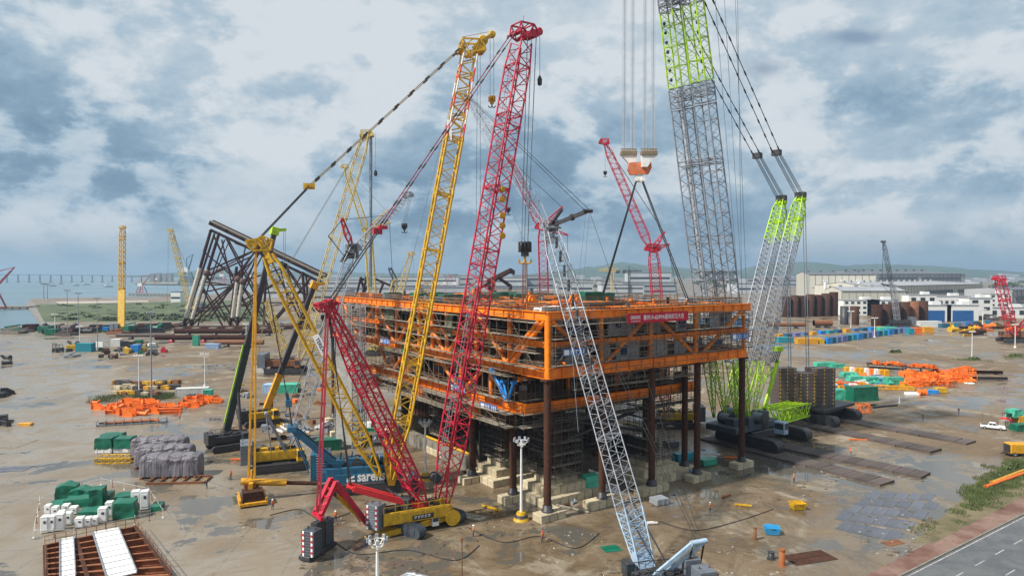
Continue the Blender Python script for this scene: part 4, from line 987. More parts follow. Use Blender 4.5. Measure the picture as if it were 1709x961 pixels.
def track(parent, c, dv, ln, h_, wd, m=DRK, label=None):
    dv = Vector(dv).normalized(); sd = V((dv.y, -dv.x, 0)); r_ = h_ / 2; b = MB(); prof = []
    for k in range(9): g = R(90 + 180 * k / 8); prof.append((-ln / 2 + r_ + r_ * math.cos(g), r_ + r_ * math.sin(g)))
    for k in range(9): g = R(-90 + 180 * k / 8); prof.append((ln / 2 - r_ + r_ * math.cos(g), r_ + r_ * math.sin(g)))
    base = Vector(c) - sd * wd / 2
    b.prism([base + dv * x + V((0, 0, y + .02)) for x, y in prof], sd, wd)
    per = []; 
    for (x0, y0), (x1, y1) in zip(prof, prof[1:] + prof[:1]):
        l_ = math.hypot(x1 - x0, y1 - y0); n = max(1, int(l_ / .45))
        for k in range(n): per.append((x0 + (x1 - x0) * (k + .5) / n, y0 + (y1 - y0) * (k + .5) / n, math.atan2(y1 - y0, x1 - x0)))
    for x, y, g in per:
        t_ = dv * math.cos(g) + UP * math.sin(g); b.box(Vector(c) + dv * x + V((0, 0, y + .02)), (.26, wd * 1.02, .12), ax=(t_, sd, t_.cross(sd)))
    o = part('crawler_track', b, m, parent, label)
    b = MB(); b.box(Vector(c) + V((0, 0, r_ * 1.05)), (ln - h_ * 1.2, wd * 1.12, h_ * .42), ax=(dv, sd, UP))
    for k in range(max(2, int(ln / 1.4))): 
        q = Vector(c) + dv * (-ln / 2 + h_ * .6 + k * 1.3 + .3) + V((0, 0, r_ * .55)); b.tube(q - sd * wd * .54, q + sd * wd * .54, r_ * .35, n=8)
    part('track_frame', b, m, o)
    return o
def weights(parent, c, sz, ax, n, m, stripes=None, name='counterweight_stack', stripe_mat=None):
    """a stack of n cast slabs standing at c (bottom centre); stripes: list of x offsets on the front (-ax[1]) face"""
    b = MB(); h_ = sz[2] / n
    for k in range(n): b.box(Vector(c) + V((0, 0, h_ * (k + .5))), (sz[0] * (1 - .012 * (k % 2)), sz[1], h_ * .93), ax=ax, bev=.03)
    b.box(Vector(c) + V((0, 0, sz[2] * .5)), (sz[0] * .9, sz[1] * .9, sz[2] * .98), ax=ax)
    for s_ in (-.3, .3): b.tube(Vector(c) + ax[0] * sz[0] * s_ + V((0, 0, sz[2])), Vector(c) + ax[0] * sz[0] * s_ + V((0, 0, sz[2] + .35)), .12, n=6)
    o = part(name, b, m, parent)
    if stripes:
        b = MB()
        for x in stripes:
            for k in range(n): 
                b.box(Vector(c) + ax[0] * x - ax[1] * (sz[1] / 2 + .02) + V((0, 0, h_ * (k + .5))), (.28, .03, h_ * .5), ax=ax)
        part('warning_marks', b, stripe_mat or YEL, o, kind='stuff')
    return o
def hazard(parent, c, sz, ax, cols=(-.33, .33)):
    """red and white hazard strips up the front of a weight stack"""
    r_ = MB(); w_ = MB(); n = 9
    for x in cols:
        for k in range(n):
            (r_ if k % 2 else w_).box(Vector(c) + ax[0] * sz[0] * x - ax[1] * (sz[1] / 2 + .03) + V((0, 0, sz[2] * (k + .5) / n)), (sz[0] * .13, .04, sz[2] / n), ax=(ax[0], ax[1], UP))
    part('hazard_stripes', r_, REDB, parent, kind='stuff'); part('hazard_ground', w_, WHP, parent, kind='stuff')
def hook(parent, c, s_, m, m2=DRK, nm='hook_block'):
    """sheave block with hanging double hook, c is the block's top"""
    b = MB(); c = Vector(c)
    for x in (-.5, 0, .5): b.lathe(c + V((x * s_, 0, -.9 * s_)) - V((.17 * s_, 0, 0)), [(.62 * s_, 0), (.8 * s_, .05 * s_), (.8 * s_, .28 * s_), (.62 * s_, .34 * s_)], 12, (1, 0, 0))
    b.box(c + V((0, 0, -.95 * s_)), (1.9 * s_, .7 * s_, 1.5 * s_), bev=.1 * s_); b.box(c + V((0, 0, -1.95 * s_)), (1.1 * s_, .6 * s_, .7 * s_))
    o = part(nm, b, m, parent); b = MB(); b.tube(c + V((0, 0, -2.2 * s_)), c + V((0, 0, -2.8 * s_)), .2 * s_, n=8)
    for sg in (-1, 1):
        pts = [c + V((sg * (.45 - .45 * math.cos(R(g))) * s_, 0, (-2.8 - .5 * math.sin(R(g))) * s_)) for g in range(0, 181, 30)]
        b.path(pts, .14 * s_, 6)
    part('hook', b, m2, o); return o
def rope(parent, segs, r, m=ROPE, nm='rope'):
    b = MB()
    for p, q in segs: b.tube(p, q, r, n=4, cap=False)
    return part(nm, b, m, parent)
def headblock(b, c, fw, side, s_):
    """sheave head: open side frames, cross pipes and thin pulleys at a boom tip, fw points forward"""
    fw = Vector(fw).normalized(); sd = Vector(side).normalized(); up = sd.cross(fw)
    def q(x, y, k): return Vector(c) + sd * (k * s_ * .95) + fw * x * s_ + up * y * s_
    out = ((-1.1, -1.0), (-1.35, .25), (-.2, .75), (.5, .35), (1.75, .15), (1.6, -.45), (1.0, -1.1))
    for k in (-1, 1):
        for (x0, y0), (x1, y1) in zip(out, out[1:] + out[:1]): b.beam(q(x0, y0, k), q(x1, y1, k), .16 * s_, .2 * s_)
        for (x0, y0), (x1, y1) in (((-1.1, -1.0), (-.2, .75)), ((-.2, .75), (1.0, -1.1)), ((-1.35, .25), (.2, -1.05)), ((.5, .35), (1.0, -1.1))): b.tube(q(x0, y0, k), q(x1, y1, k), .08 * s_, n=4)
        b.prism([q(x, y, k * .96) for x, y in ((.7, -.6), (1.7, -.45), (1.8, .12), (1.1, .25), (.5, -.1))], sd, .06 * s_)
    for x, y in out: b.tube(q(x, y, -1), q(x, y, 1), .1 * s_, n=5)
    for x, y, r_ in ((1.25, -.15, .5), (-.95, .1, .3), (-.1, .5, .26)):
        for k in (-.75, -.45, -.15, .15, .45, .75): b.lathe(q(x, y, k) - sd * .05 * s_, [(r_ * s_, 0), (r_ * s_, .1 * s_)], 10, sd)
    b.tube(q(-1.35, .25, -1.5), q(-1.35, .25, 1.5), .16 * s_, n=6)
def cabin(parent, c, ax, m, s_=1.0):
    b = MB(); b.box(Vector(c) + V((0, 0, 1.2 * s_)), (1.5 * s_, 2.2 * s_, 2.3 * s_), ax=ax, bev=.12); o = part('cab', b, m, parent)
    b = MB()
    b.box(Vector(c) - ax[1] * 1.11 * s_ + V((0, 0, 1.5 * s_)), (1.2 * s_, .04, 1.2 * s_), ax=ax); b.box(Vector(c) + ax[1] * 1.11 * s_ + V((0, 0, 1.5 * s_)), (1.2 * s_, .04, 1.2 * s_), ax=ax)
    for sg in (-1, 1): b.box(Vector(c) + ax[0] * (.76 * s_ * sg) + V((0, 0, 1.5 * s_)), (.04, 1.8 * s_, 1.1 * s_), ax=ax)
    part('window', b, GLS, o)
def drum(parent, c, sd, r_, ln, m=DRK, m2=ROPE):
    b = MB(); sd = Vector(sd).normalized()
    for k in (-.5, .5): b.lathe(Vector(c) + sd * ln * k - sd * .06, [(r_ * 1.3, 0), (r_ * 1.3, .12)], 14, sd)
    o = part('winch_drum', b, m, parent); b = MB(); b.tube(Vector(c) - sd * ln * .48, Vector(c) + sd * ln * .48, r_, n=14); part('wound_rope', b, m2, o)
def deckhouse(parent, c, ax, ln, wd, h_, m, nm='superstructure'):
    """crane upperworks: bevelled frame box with side lockers, grilles and a rail"""
    b = MB(); c = Vector(c)
    b.box(c + V((0, 0, h_ * .3)), (ln, wd * .55, h_ * .6), ax=ax, bev=.1)
    for sg in (-1, 1):
        b.box(c + ax[1] * sg * wd * .42 + V((0, 0, h_ * .45)), (ln * .9, wd * .18, h_ * .8), ax=ax, bev=.1)
        for k in range(5): b.box(c + ax[1] * sg * (wd * .51 + .03) + ax[0] * ln * (-.34 + .17 * k) + V((0, 0, h_ * .45)), (ln * .14, .06, h_ * .6), ax=ax)
    o = part(nm, b, m, parent)
    b = MB()
    for sg in (-1, 1):
        for k in range(7): p = c + ax[1] * sg * wd * .5 + ax[0] * ln * (-.45 + .15 * k) + V((0, 0, h_ * .85)); b.tube(p, p + V((0, 0, 1.0)), .05, n=4)
        p = c + ax[1] * sg * wd * .5 + V((0, 0, h_ * .85 + 1.0)); b.tube(p - ax[0] * ln * .45, p + ax[0] * ln * .45, .05, n=4)
    part('handrail', b, m, o)
    b = MB()
    for k in range(9):
        p = c + ax[0] * ln * random.uniform(-.42, .42) + ax[1] * wd * random.uniform(-.3, .3) + V((0, 0, h_ * .75)); z_ = random.uniform(.3, .9) * h_ * .4
        b.box(p + V((0, 0, z_ / 2)), (random.uniform(.5, 1.4), random.uniform(.4, 1.0), z_), ax=ax, bev=.05)
    for k in range(6):
        p = c + ax[0] * ln * random.uniform(-.4, .3) + ax[1] * wd * random.uniform(-.4, .4) + V((0, 0, h_ * .95)); q = p + ax[0] * random.uniform(.8, 2.2) + V((0, 0, random.uniform(-.2, .5))); mid_ = (p + q) / 2 + V((0, 0, .5)); b.path([p, mid_, q], .07, 5)
    part('deck_machinery', b, DRK, o, kind='stuff'); return o
def axes(fw):
    fw = Vector((fw[0], fw[1], 0)).normalized(); return (fw, V((-fw.y, fw.x, 0)), UP)

# ---------------------------------------------------------------- A: the crimson heavy crawler in front
t = thing('crawler_crane', 'tall crimson lattice crawler crane with yellow body in front of the topside', 'crane', V((-14.2, 106.5, 0)))
fw = V((13.5, 10.5, 0)).normalized(); ax = axes(fw); sd = ax[1]; bc = V((-15.6, 106.2, 0))
foot = P3(737, 842, 109.3); head = P3(872, 62, 120.0)
b = MB(); cn = lattice(b, foot, head, sd, [(0, 3.2, .5), (.05, 3.3, 1.6), (.12, 3.5, 3.0), (.93, 3.4, 2.9), (.985, 3.0, 2.2)], 54, .16, .088, ring=9)
sect_joints(b, cn, (.12, .255, .39, .525, .66, .795, .93), .2); part('boom', b, RED, t)
b = MB(); headblock(b, head + (head - foot).normalized() * .6, fw, sd, 1.4); hp = head + (head - foot).normalized() * 1.2
b.beam(hp + fw * 1.2 - sd * .6, hp + fw * 3.6 + V((0, 0, .7)), .4, .5); b.beam(hp + fw * 1.2 + sd * .6, hp + fw * 3.6 + V((0, 0, .7)), .4, .5); b.lathe(hp + fw * 3.6 + V((0, 0, .6)) - sd * .3, [(.6, 0), (.7, .1), (.7, .5), (.6, .6)], 12, sd)
b.tube(hp, hp + V((0, 0, 2.6)), .06, n=4); part('boom_head', b, RED, t)
b = MB()   # catwalk up the boom's back
for k in range(60):
    q = foot.lerp(head, .06 + .9 * k / 60); b.beam(q - fw * 1.35 - sd * .35, q - fw * 1.35 + sd * .35, .12, .06)
for s_ in (-.4, .4): b.tube(foot.lerp(head, .06) - fw * 1.35 + sd * s_, foot.lerp(head, .96) - fw * 1.35 + sd * s_, .06, n=4)
part('boom_ladder', b, GRY, t)
b = MB(); q = foot.lerp(head, .655) - sd * 1.8
for k in range(5): b.lathe(q - V((0, 0, k * 1.7 + (1 if k > 1 else 0))) - sd * .3, [(.42, 0), (.55, .1), (.55, .5), (.42, .6)], 10, sd)
part('guide_sheaves', b, YELO, t, kind='stuff')
# derrick mast
mf = P3(703, 838, 107.2); mh = P3(547, 508, 98.3)
b = MB(); cn = lattice(b, mf, mh, sd, [(0, 3.0, .6), (.1, 3.0, 2.0), (.7, 2.9, 2.0), (.94, 1.5, 1.1), (1, 1.2, .8)], 30, .17, .095, ring=6); sect_joints(b, cn, (.1, .4, .7), .22)
headblock(b, mh, -fw, sd, .95); part('derrick_mast', b, RED, t)
jn = P3(630, 386, 103.2); b = MB(); b.box(jn, (1.4, .5, .9), ax=axes(fw)); b.box(jn + fw * .8 + V((0, 0, .6)), (1.4, .9, .5), ax=axes(fw)); part('pendant_yoke', b, RED, t)
rope(t, [(mh + sd * s_, jn + sd * s_ * .6) for s_ in (-.8, -.55, .55, .8)], .075, BLK, 'luffing_rope')
rope(t, [(jn + sd * s_, hp - fw * 1.6 + sd * s_ * 1.4) for s_ in (-.55, .55)], .085, PUR, 'boom_pendant')
b = MB()
for k in range(12):
    for s_ in (-.55, .55): q = (jn + sd * s_).lerp(hp - fw * 1.6 + sd * s_ * 1.4, (k + .5) / 12); d_ = (hp - jn).normalized(); b.tube(q - d_ * .45, q + d_ * .45, .17, n=5)
part('pendant_link', b, DRK, t, kind='stuff')
# superlift weights hung from the mast head
wc = G(512, 918); wax = (V((.93, -.37, 0)), V((.37, .93, 0)), UP)
A1 = G(513, 938) + wax[1] * 1.0; A2 = A1 + wax[1] * 4.0 - wax[0] * 1.0
for q, nm_ in ((A1, 1), (A2, 2)):
    o = weights(t, q + V((0, 0, .8)), (2.15, 1.9, 3.5), wax, 9, NAV); hazard(o, q + V((0, 0, .8)), (2.15, 1.9, 3.5), wax)
b = MB(); b.box((A1 + A2) / 2 + V((0, 0, .5)), (1.9, 6.2, .55), ax=wax, bev=.05); b.box((A1 + A2) / 2 + V((0, 0, 2.6)), (1.0, 1.9, 4.2), ax=wax); part('weight_tray', b, DRK, t)
ht = (A1 + A2) / 2 + V((0, 0, 5.4)); rope(t, [(mh + sd * s_ * .8, ht + sd * s_) for s_ in (-.7, -.35, .35, .7)], .085, PUR, 'weight_pendant')
b = MB(); b.beam(ht - sd * 1.6, ht + sd * 1.6, .5, .5); part('tray_spreader', b, RED, t)
# telescoping push-frame from body to the tray
k1 = P3(556, 802, 101.5); k2 = P3(608, 870, 104.2); tr = ht + V((0, 0, .3))
for p, q, m_ in ((tr, k1, RED), (k1, k2, RED)):
    b = MB(); 
    for s_ in (-1.0, 1.0): b.beam(p + sd * s_, q + sd * s_, .5, .8)
    for k in range(5): b.beam(p.lerp(q, k / 4) - sd, p.lerp(q, k / 4) + sd, .25, .25)
    part('push_frame', b, m_, t)
b = MB(); b.tube(P3(562, 826, 101.8), P3(606, 868, 104), .32, n=10); part('push_cylinder', b, YEL, t); b = MB(); b.tube(P3(548, 816, 101.2), P3(566, 832, 101.9), .2, n=8); part('cylinder_rod', b, DRK, t)
# A-frame lying forward over the body
b = MB(); p, q = P3(585, 812, 103.5), P3(722, 848, 108.2)
for s_ in (-1.1, 1.1): b.beam(p + sd * s_, q + sd * s_, .6, .9)
for k in range(6): b.beam(p.lerp(q, k / 5) - sd * 1.1, p.lerp(q, k / 5) + sd * 1.1, .35, .4)
part('a_frame', b, REDB, t)
rope(t, [(mh - sd * s_, p + sd * s_) for s_ in (-.5, -.2, .2, .5)], .06, BLK, 'mast_rope')
rope(t, [(P3(652, 818, 105) + sd * s_, P3(700, 855, 108.0) + sd * s_) for s_ in (-1.2, 1.2)], .14, SIL, 'stay_cylinder')
# body, tracks, weights, drums
bax = axes(P3(755, 850, 109) - P3(640, 880, 104)); bm = V((-15.2, 105.8, 0))
deckhouse(t, bm + V((0, 0, 1.75)), bax, 12.0, 3.4, 2.2, YEL)
b = MB(); b.beam(P3(632, 892, 103) + V((0, 0, .2)), P3(755, 856, 109), 2.6, .8); part('slewing_frame', b, YEL, t)
b = MB(); b.box(bm + V((0, 0, 2.45)) - bax[1] * 1.80 + bax[0] * .8, (3.4, .05, .75), ax=bax); o = part('name_panel', b, DRK, t); b = MB()
for k in range(5):
    q = bm + V((0, 0, 2.45)) - bax[1] * 1.84 + bax[0] * (-.4 + k * .55); b.box(q - bax[0] * .15, (.07, .03, .4), ax=bax); b.box(q + V((0, 0, .17)), (.36, .03, .07), ax=bax); b.box(q + V((0, 0, -.02 * k)), (.3, .03, .07), ax=bax)
part('lettering', b, WHT, o, kind='stuff')
q = P3(627, 885, 102.6); q.z = 1.5; o = weights(t, q, (2.3, 2.1, 3.6), wax, 9, CWG); hazard(o, q, (2.3, 2.1, 3.6), wax)
q2 = q + V((4.0, 3.6, 0)); weights(t, q2, (2.3, 2.1, 3.4), wax, 9, DRK)
tdir = V((.80, -.60, 0)); 
track(t, V((-17.2, 104.6, 0)), tdir, 9.5, 1.7, 1.5, NAV); track(t, V((-11.6, 111.2, 0)), tdir, 9.5, 1.7, 1.5, NAV)
b = MB(); b.box(V((-14.4, 107.9, 1.05)), (3.4, 7.0, 1.1), ax=axes(tdir)); b.lathe(V((-14.4, 107.6, 1.6)), [(1.7, 0), (1.7, .5)], 18); part('car_body', b, NAV, t)
drum(t, P3(752, 860, 107.6), bax[1], .95, 2.2, YEL, DRK); drum(t, P3(692, 808, 108.0), bax[1], .7, 2.0, DRK, DRK); drum(t, P3(726, 796, 109.5), bax[1], .6, 1.6, DRK, DRK)
cabin(t, P3(724, 864, 106.4) - V((0, 0, 1.0)), bax, WHT, .8)
# hoist ropes and hook
hb = P3(876, 401, 121.8); tp_ = hp + fw * 1.9
rope(t, [(tp_ + V((dx, dy, -.6)), hb + V((dx * .7, dy * .6, -.2))) for dx in (-.8, -.1, .75) for dy in (-.3, .3)], .10, ROPE, 'hoist_rope')
hook(t, hb, 1.25, DRK, YELO)
wt = hp + fw * 3.7; rope(t, [(wt, V((wt.x, wt.y, P3(899, 122, 121).z)))], .06, ROPE, 'whip_rope'); b = MB(); b.lathe(V((wt.x, wt.y, P3(899, 135, 121).z)), [(.15, -.5), (.4, -.3), (.45, .6), (.15, 1.3)], 10); part('whip_ball', b, DRK, t)
rope(t, [(tp_ - fw * 2.0, foot.lerp(head, .05) - fw * 2.2)], .06, ROPE, 'hoist_return_rope')
# brown lifting slings under the hook
dk = V((hb.x, hb.y, DK)); rope(t, [(hb + V((s_ * .35, 0, -3.9)), dk + V((s_ * .5, s_ * .2, .4))) for s_ in (-1, -.4, .4, 1)], .12, mat('brown_sling', (.20, .09, .06), .8), 'lifting_sling')

# ---------------------------------------------------------------- B: the yellow crane with blue body
t = thing('crawler_crane', 'tall yellow lattice crane with dark blue body and yellow derrick mast behind the crimson crane', 'crane', V((-27, 124.5, 0)))
fw = V((.963, .268, 0)); ax = axes(fw); sd = ax[1]
foot = P3(652, 795, 124.0); head = P3(783, 92, 128.0); dirb = (head - foot).normalized()
sidew = (sd + fw * .0)
b = MB(); cn = lattice(b, foot, foot.lerp(head, .80), sd, [(0, 3.4, .5), (.06, 3.4, 1.4), (.16, 3.4, 3.0), (1, 3.3, 2.9)], 36, .22, .11, ring=6, cross=False); sect_joints(b, cn, (.16, .33, .5, .665, .83, .995), .27); part('boom', b, YEL, t)
b = MB(); b2 = MB(); A_ = foot.lerp(head, .80); cn = lattice(b2, A_, head, sd, [(0, 3.3, 2.9), (1, 3.2, 2.5)], 12, .12, .14, ring=3, cross=False)
part('boom_top_lacing', b2, YEL, t); rb_ = MB()
for i in range(4):
    for k in range(6): (b if k % 2 else rb_).tube(cn(k / 6, i), cn((k + 1) / 6, i), .15, n=6, cap=False)
part('white_chord_bands', b, WHT, t, kind='stuff'); part('red_chord_bands', rb_, REDB, t, kind='stuff')
b = MB(); headblock(b, head + dirb * 1.0, fw, sd, 1.5); hp = head + dirb * 1.6
tip = P3(821, 58, 130.5)
for s_ in (-.8, .8): b.beam(hp + sd * s_ + fw * .6, tip + sd * s_ * .3, .4, .55)
b.beam(hp + sd * .7 + V((0, 0, -2)), tip, .2, .25); b.beam(hp - sd * .7 + V((0, 0, -2)), tip, .2, .25); b.lathe(tip - sd * .35, [(.55, 0), (.7, .1), (.7, .6), (.55, .7)], 12, sd); b.tube(hp - fw * 1.6 + V((0, 0, 1.6)), tip + V((0, 0, .6)), .06, n=4); b.lathe(P3(806, 68, 129.5) - sd * .4, [(.8, 0), (.95, .1), (.95, .7), (.8, .8)], 14, sd)
part('boom_head', b, YEL, t)
b = MB(); q = foot.lerp(head, .775); b.box(q - sd * .1 + V((-.3, -1.75, 3)), (.9, .1, 3.6)); part('sign_plate', b, WHT, t)
# derrick mast
mf = P3(633, 790, 123.0); mh = P3(433, 398, 118.2); dm = (mh - mf).normalized()
b = MB(); cn = lattice(b, mf, mf.lerp(mh, .93), sd, [(0, 3.4, .6), (.08, 3.4, 1.6), (.16, 3.4, 2.5), (.93, 3.3, 2.4), (1, 2.4, 1.6)], 30, .22, .115, ring=6, dbl=False); sect_joints(b, cn, (.16, .5, .84), .27)
headblock(b, mf.lerp(mh, .985), -fw, sd, 1.35)
for s_ in (-1, 1): b.beam(mf.lerp(mh, .90) + sd * s_ * 1.2, mh + sd * s_ * .6, .5, .9)
part('derrick_mast', b, YEL, t)
q = mf.lerp(mh, .55); n_ = dm.cross(sd).normalized(); pc = q + V((1.6, -2.2, .6)); xd = -dm
b = MB(); b.box(pc, (3.9, .08, 1.15), ax=(xd, sd, xd.cross(sd))); o = part('name_board', b, WHP, t)
text_part('lettering', 'TEREX', .62, pc - sd * .06, xd, xd.cross(-sd) * -1, DRK, o, bold=.02, ext=.0, fit=2.7)
jn = P3(516, 311, 120.5); b = MB(); b.box(jn, (2.0, .6, 1.0), ax=(fw, sd, UP)); b.tube(jn - sd * 1.2, jn + sd * 1.2, .4, n=8); part('pendant_yoke', b, YEL, t)
rope(t, [(mh + sd * s_, jn + sd * s_ * .9) for s_ in (-1.3, -1.0, 1.0, 1.3)], .11, BLK, 'luffing_rope')
rope(t, [(jn + sd * s_, hp - fw * 1.4 + sd * s_ * 1.2) for s_ in (-1.1, 1.1)], .10, mat('pendant_ochre', (.30, .21, .05), .6), 'boom_pendant')
b = MB()
for k in range(10):
    for s_ in (-1.1, 1.1): q = (jn + sd * s_).lerp(hp - fw * 1.4 + sd * s_ * 1.2, (k + .5) / 10); d_ = (hp - jn).normalized(); b.tube(q - d_ * .5, q + d_ * .5, .18, n=5)
part('pendant_link', b, DRK, t, kind='stuff')
# superlift tray
tc_ = G(421, 838); tb = V((0, 0, 1)); tax = (V((.9, .43, 0)), V((-.43, .9, 0)), UP)
b = MB(); b.box(tc_ + V((0, 0, .55)), (4.6, 5.6, .5), ax=tax, bev=.06); b.box(tc_ + V((0, 0, .25)), (4.0, .6, .4), ax=tax)
for s_ in (-1, 1): b.box(tc_ + tax[0] * s_ * 2.1 + V((0, 0, 1.0)), (.3, 5.4, .7), ax=tax)
part('weight_tray', b, YELO, t)
o = weights(t, tc_ + V((0, 0, .8)) - tax[1] * .9, (3.4, 2.8, 1.7), tax, 4, BRN); weights(t, tc_ + V((0, 0, .8)) + tax[1] * 1.7, (2.4, 1.6, 2.2), tax, 4, RST)
ht = P3(420, 806, 119.4); b = MB(); b.beam(ht - sd * 2 , ht + sd * 2, .7, .9); b.box(ht + V((0, 0, -1.0)), (1.3, 1.6, 1.4), ax=tax); b.beam(ht + V((0, 0, .2)), ht + V((0, 0, 2.4)), .5, .3); part('tray_spreader', b, YELO, t)
rope(t, [(mh + sd * s_ * .8 + V((-.6, 0, -1)), ht + V((dx, 0, 1.0)) + sd * s_) for s_ in (-.9, .9) for dx in (-.55, .55)], .12, YELO, 'weight_pendant')
b = MB(); b.tube(P3(402, 803, 118.8), P3(478, 805, 121.2), .62, n=14); part('push_cylinder', b, YELO, t)
b = MB(); b.tube(P3(476, 805, 121.2), P3(530, 806, 123), .36, n=12); part('cylinder_rod', b, BRN, t)
# blue body
bax = axes(V((.97, .24, 0))); bm = G(600, 822) + V((0, 2.6, 0))
deckhouse(t, bm + V((0, 0, 2.1)), bax, 14.5, 4.4, 3.0, BLU)
b = MB(); b.box(bm + V((0, 0, 2.7)) - bax[1] * 2.5 + bax[0] * .6, (11.0, .3, 1.6), ax=bax, bev=.03); part('side_girder', b, BLU, t)
text_part('lettering', 'sarens', 1.35, bm + V((0, 0, 2.75)) - bax[1] * 2.67 + bax[0] * 1.5, bax[0], UP, WHP, t, bold=.03, ext=.02, fit=5.0)
b = MB(); c_ = bm + V((0, 0, 2.75)) - bax[1] * 2.7 - bax[0] * 2.0
for k in range(2): b.add([c_ + bax[0] * x + V((0, 0, z)) for x, z in (((-.9, .05), (.5, .6), (.5, .15), (-.4, -.1)) if k == 0 else ((-.9, -.05), (-.4, -.1), (.6, -.25), (.6, -.6), (-.9, -.6)))], [tuple(range(4 if k == 0 else 5))[::-1]])
part('emblem', b, WHP, t)
for k in range(5): 
    b = MB(); b.box(bm + bax[0] * (-4 + k * 2.0) + V((0, 0, 5.3)), (1.6, 1.8, .9 + .5 * (k % 2)), ax=bax, bev=.08); b.tube(bm + bax[0] * (-4 + k * 2.0) + V((0, 0, 5.6)), bm + bax[0] * (-4 + k * 2.0) + V((.2, 0, 7.0)), .14, n=6); part('power_pack', b, BLU, t)
drum(t, bm + bax[0] * 2 + V((0, 0, 5.2)), bax[1], .8, 2.6); drum(t, bm - bax[0] * 1 + V((0, 0, 5.0)), bax[1], .8, 2.6)
q = G(533, 815) + V((0, 1.0, 0)); q.z = 1.2; o = weights(t, q, (3.6, 2.4, 5.2), bax, 11, mat('blue_weight_paint', (.012, .11, .2), .45), (-1.95,), stripe_mat=YEL)
b = MB()
for k in range(11): b.box(q + V((0, 0, 5.2 / 11 * (k + .5))) - bax[1] * 1.24, (1.5, .03, .10), ax=bax)
part('weight_numbers', b, WHT, o, kind='stuff')
q2 = q + bax[1] * 5.0; weights(t, q2, (3.6, 2.4, 4.6), bax, 11, NAV)
track(t, bm + V((1.5, -2.8, 0)), bax[0], 12, 1.9, 1.6); track(t, bm + V((-.5, 5.2, 0)), bax[0], 12, 1.9, 1.6)
b = MB(); b.box(bm + V((0, 1, 1.3)), (6, 7.0, 1.2), ax=bax); part('car_body', b, DRK, t)
# the boom's yellow foot lugs
for s_ in (-1.4, 1.4):
    b = MB(); b.prism([foot + sd * s_ + V((x, 0, z)) for x, z in ((-1.3, 2.4), (1.5, 2.4), (.6, -1.2), (-.6, -1.2))], sd, .25); b.tube(foot + sd * s_ + V((-1.0, 0, 2.4)), foot + sd * s_ * .9 + V((-.8, 0, 7)), .25, n=6); part('boom_foot', b, YELO, t)
# blue A-frame with its ropes
af, ah = P3(580, 788, 125.0), P3(488, 714, 121.5)
b = MB()
for s_ in (-1.3, 1.3): b.beam(af + sd * s_, ah + sd * s_ * .8, .55, 1.0)
for k in range(5): b.beam(af.lerp(ah, k / 4) - sd * 1.3, af.lerp(ah, k / 4) + sd * 1.3, .4, .5)
b.box(ah, (1.7, 2.8, 1.0), ax=axes(fw), bev=.1); part('a_frame', b, BLU, t)
bh = P3(482, 672, 120.6); rope(t, [(ah + sd * s_, bh + sd * s_ * .5) for s_ in (-1.1, -.7, -.3, .3, .7, 1.1)], .07, BLK, 'luffing_tackle')
b = MB(); b.box(bh, (1.0, 1.8, 1.2), ax=axes(fw)); b.beam(bh, P3(478, 655, 120.4), .6, .5); part('tackle_block', b, BLU, t)
rope(t, [(P3(478, 655, 120.4) + sd * s_ * .4, mh + sd * s_) for s_ in (-.7, .7)], .07, BLK, 'mast_pendant')
for s_ in (-1, 1):
    b = MB(); b.tube(ah + sd * s_ * 1.2, P3(516, 785, 122.5) + sd * s_ * 1.6, .12, n=6); part('backstay', b, BLU, t)
cabin(t, P3(690, 800, 122.8) - V((0, 0, 1)), bax, BLU, 1.0)
# hoist
rope(t, [(tip + V((dx, 0, -.4)), P3(821, 160, 130.5) + V((dx, 0, 0))) for dx in (-.35, .35)], .055, ROPE, 'hoist_rope')
hook(t, P3(821, 159, 130.5), .72, YELO, DRK)
rope(t, [(hp + fw * 1.8, P3(802, 478, 129.8)), (hp + fw * 1.3, P3(794, 478, 129.4)), (hp - fw * 1.2 + V((0, 0, -1)), P3(666, 520, 124.5))], .055, ROPE, 'whip_rope')

# ---------------------------------------------------------------- C: grey crane with luffing jib at the lower right
t = thing('crawler_crane', 'silver grey luffing crane rising from the bottom edge right of the corner prop', 'crane', V((18.5, 88, 0)))
foot = P3(1078, 948, 87.0); knee = P3(917, 378, 113.0); pd = V((knee.x - foot.x, knee.y - foot.y, 0)).normalized(); ax = axes(pd); sd = ax[1]; jt = P3(779, 158, 152)
b = MB(); cn = lattice(b, foot.lerp(knee, .14), knee, sd, [(0, 2.7, 2.3), (.9, 2.5, 2.1), (1, 1.6, 1.2)], 46, .085, .045, ring=5); sect_joints(b, cn, (.02, .22, .42, .62, .82), .13); part('boom', b, SIL, t)
b = MB(); cn = lattice(b, foot, foot.lerp(knee, .14), sd, [(0, 2.4, .6), (.4, 2.5, 1.5), (1, 2.7, 2.3)], 8, .12, .06, ring=2, dbl=True); b.box(foot.lerp(knee, .02), (2.6, .7, 2.2), ax=(sd, (knee - foot).normalized().cross(sd), (knee - foot).normalized())); part('boom_butt', b, BLG, t)
b = MB(); headblock(b, knee, pd, sd, 1.0); b.box(knee + V((0, 0, -2.0)), (1.6, 1.6, 1.6)); part('boom_head', b, GRY, t)
b = MB(); lattice(b, knee + pd * .8, jt, sd, [(0, .9, .6), (.1, 1.7, 1.5), (.85, 1.6, 1.4), (1, .7, .5)], 44, .06, .035, ring=6); part('luffing_jib', b, SIL, t)
b = MB(); headblock(b, jt, pd, sd, .75); part('jib_head', b, GRY, t)
st = P3(981, 352, 108.5); b = MB(); b.beam(knee, st, .5, .6); b.tube(st - sd * .8, st + sd * .8, .3, n=6); b.lathe(knee.lerp(st, .6) - sd * .3, [(.5, 0), (.6, .3), (.5, .6)], 10, sd); part('jib_strut', b, DRK, t)
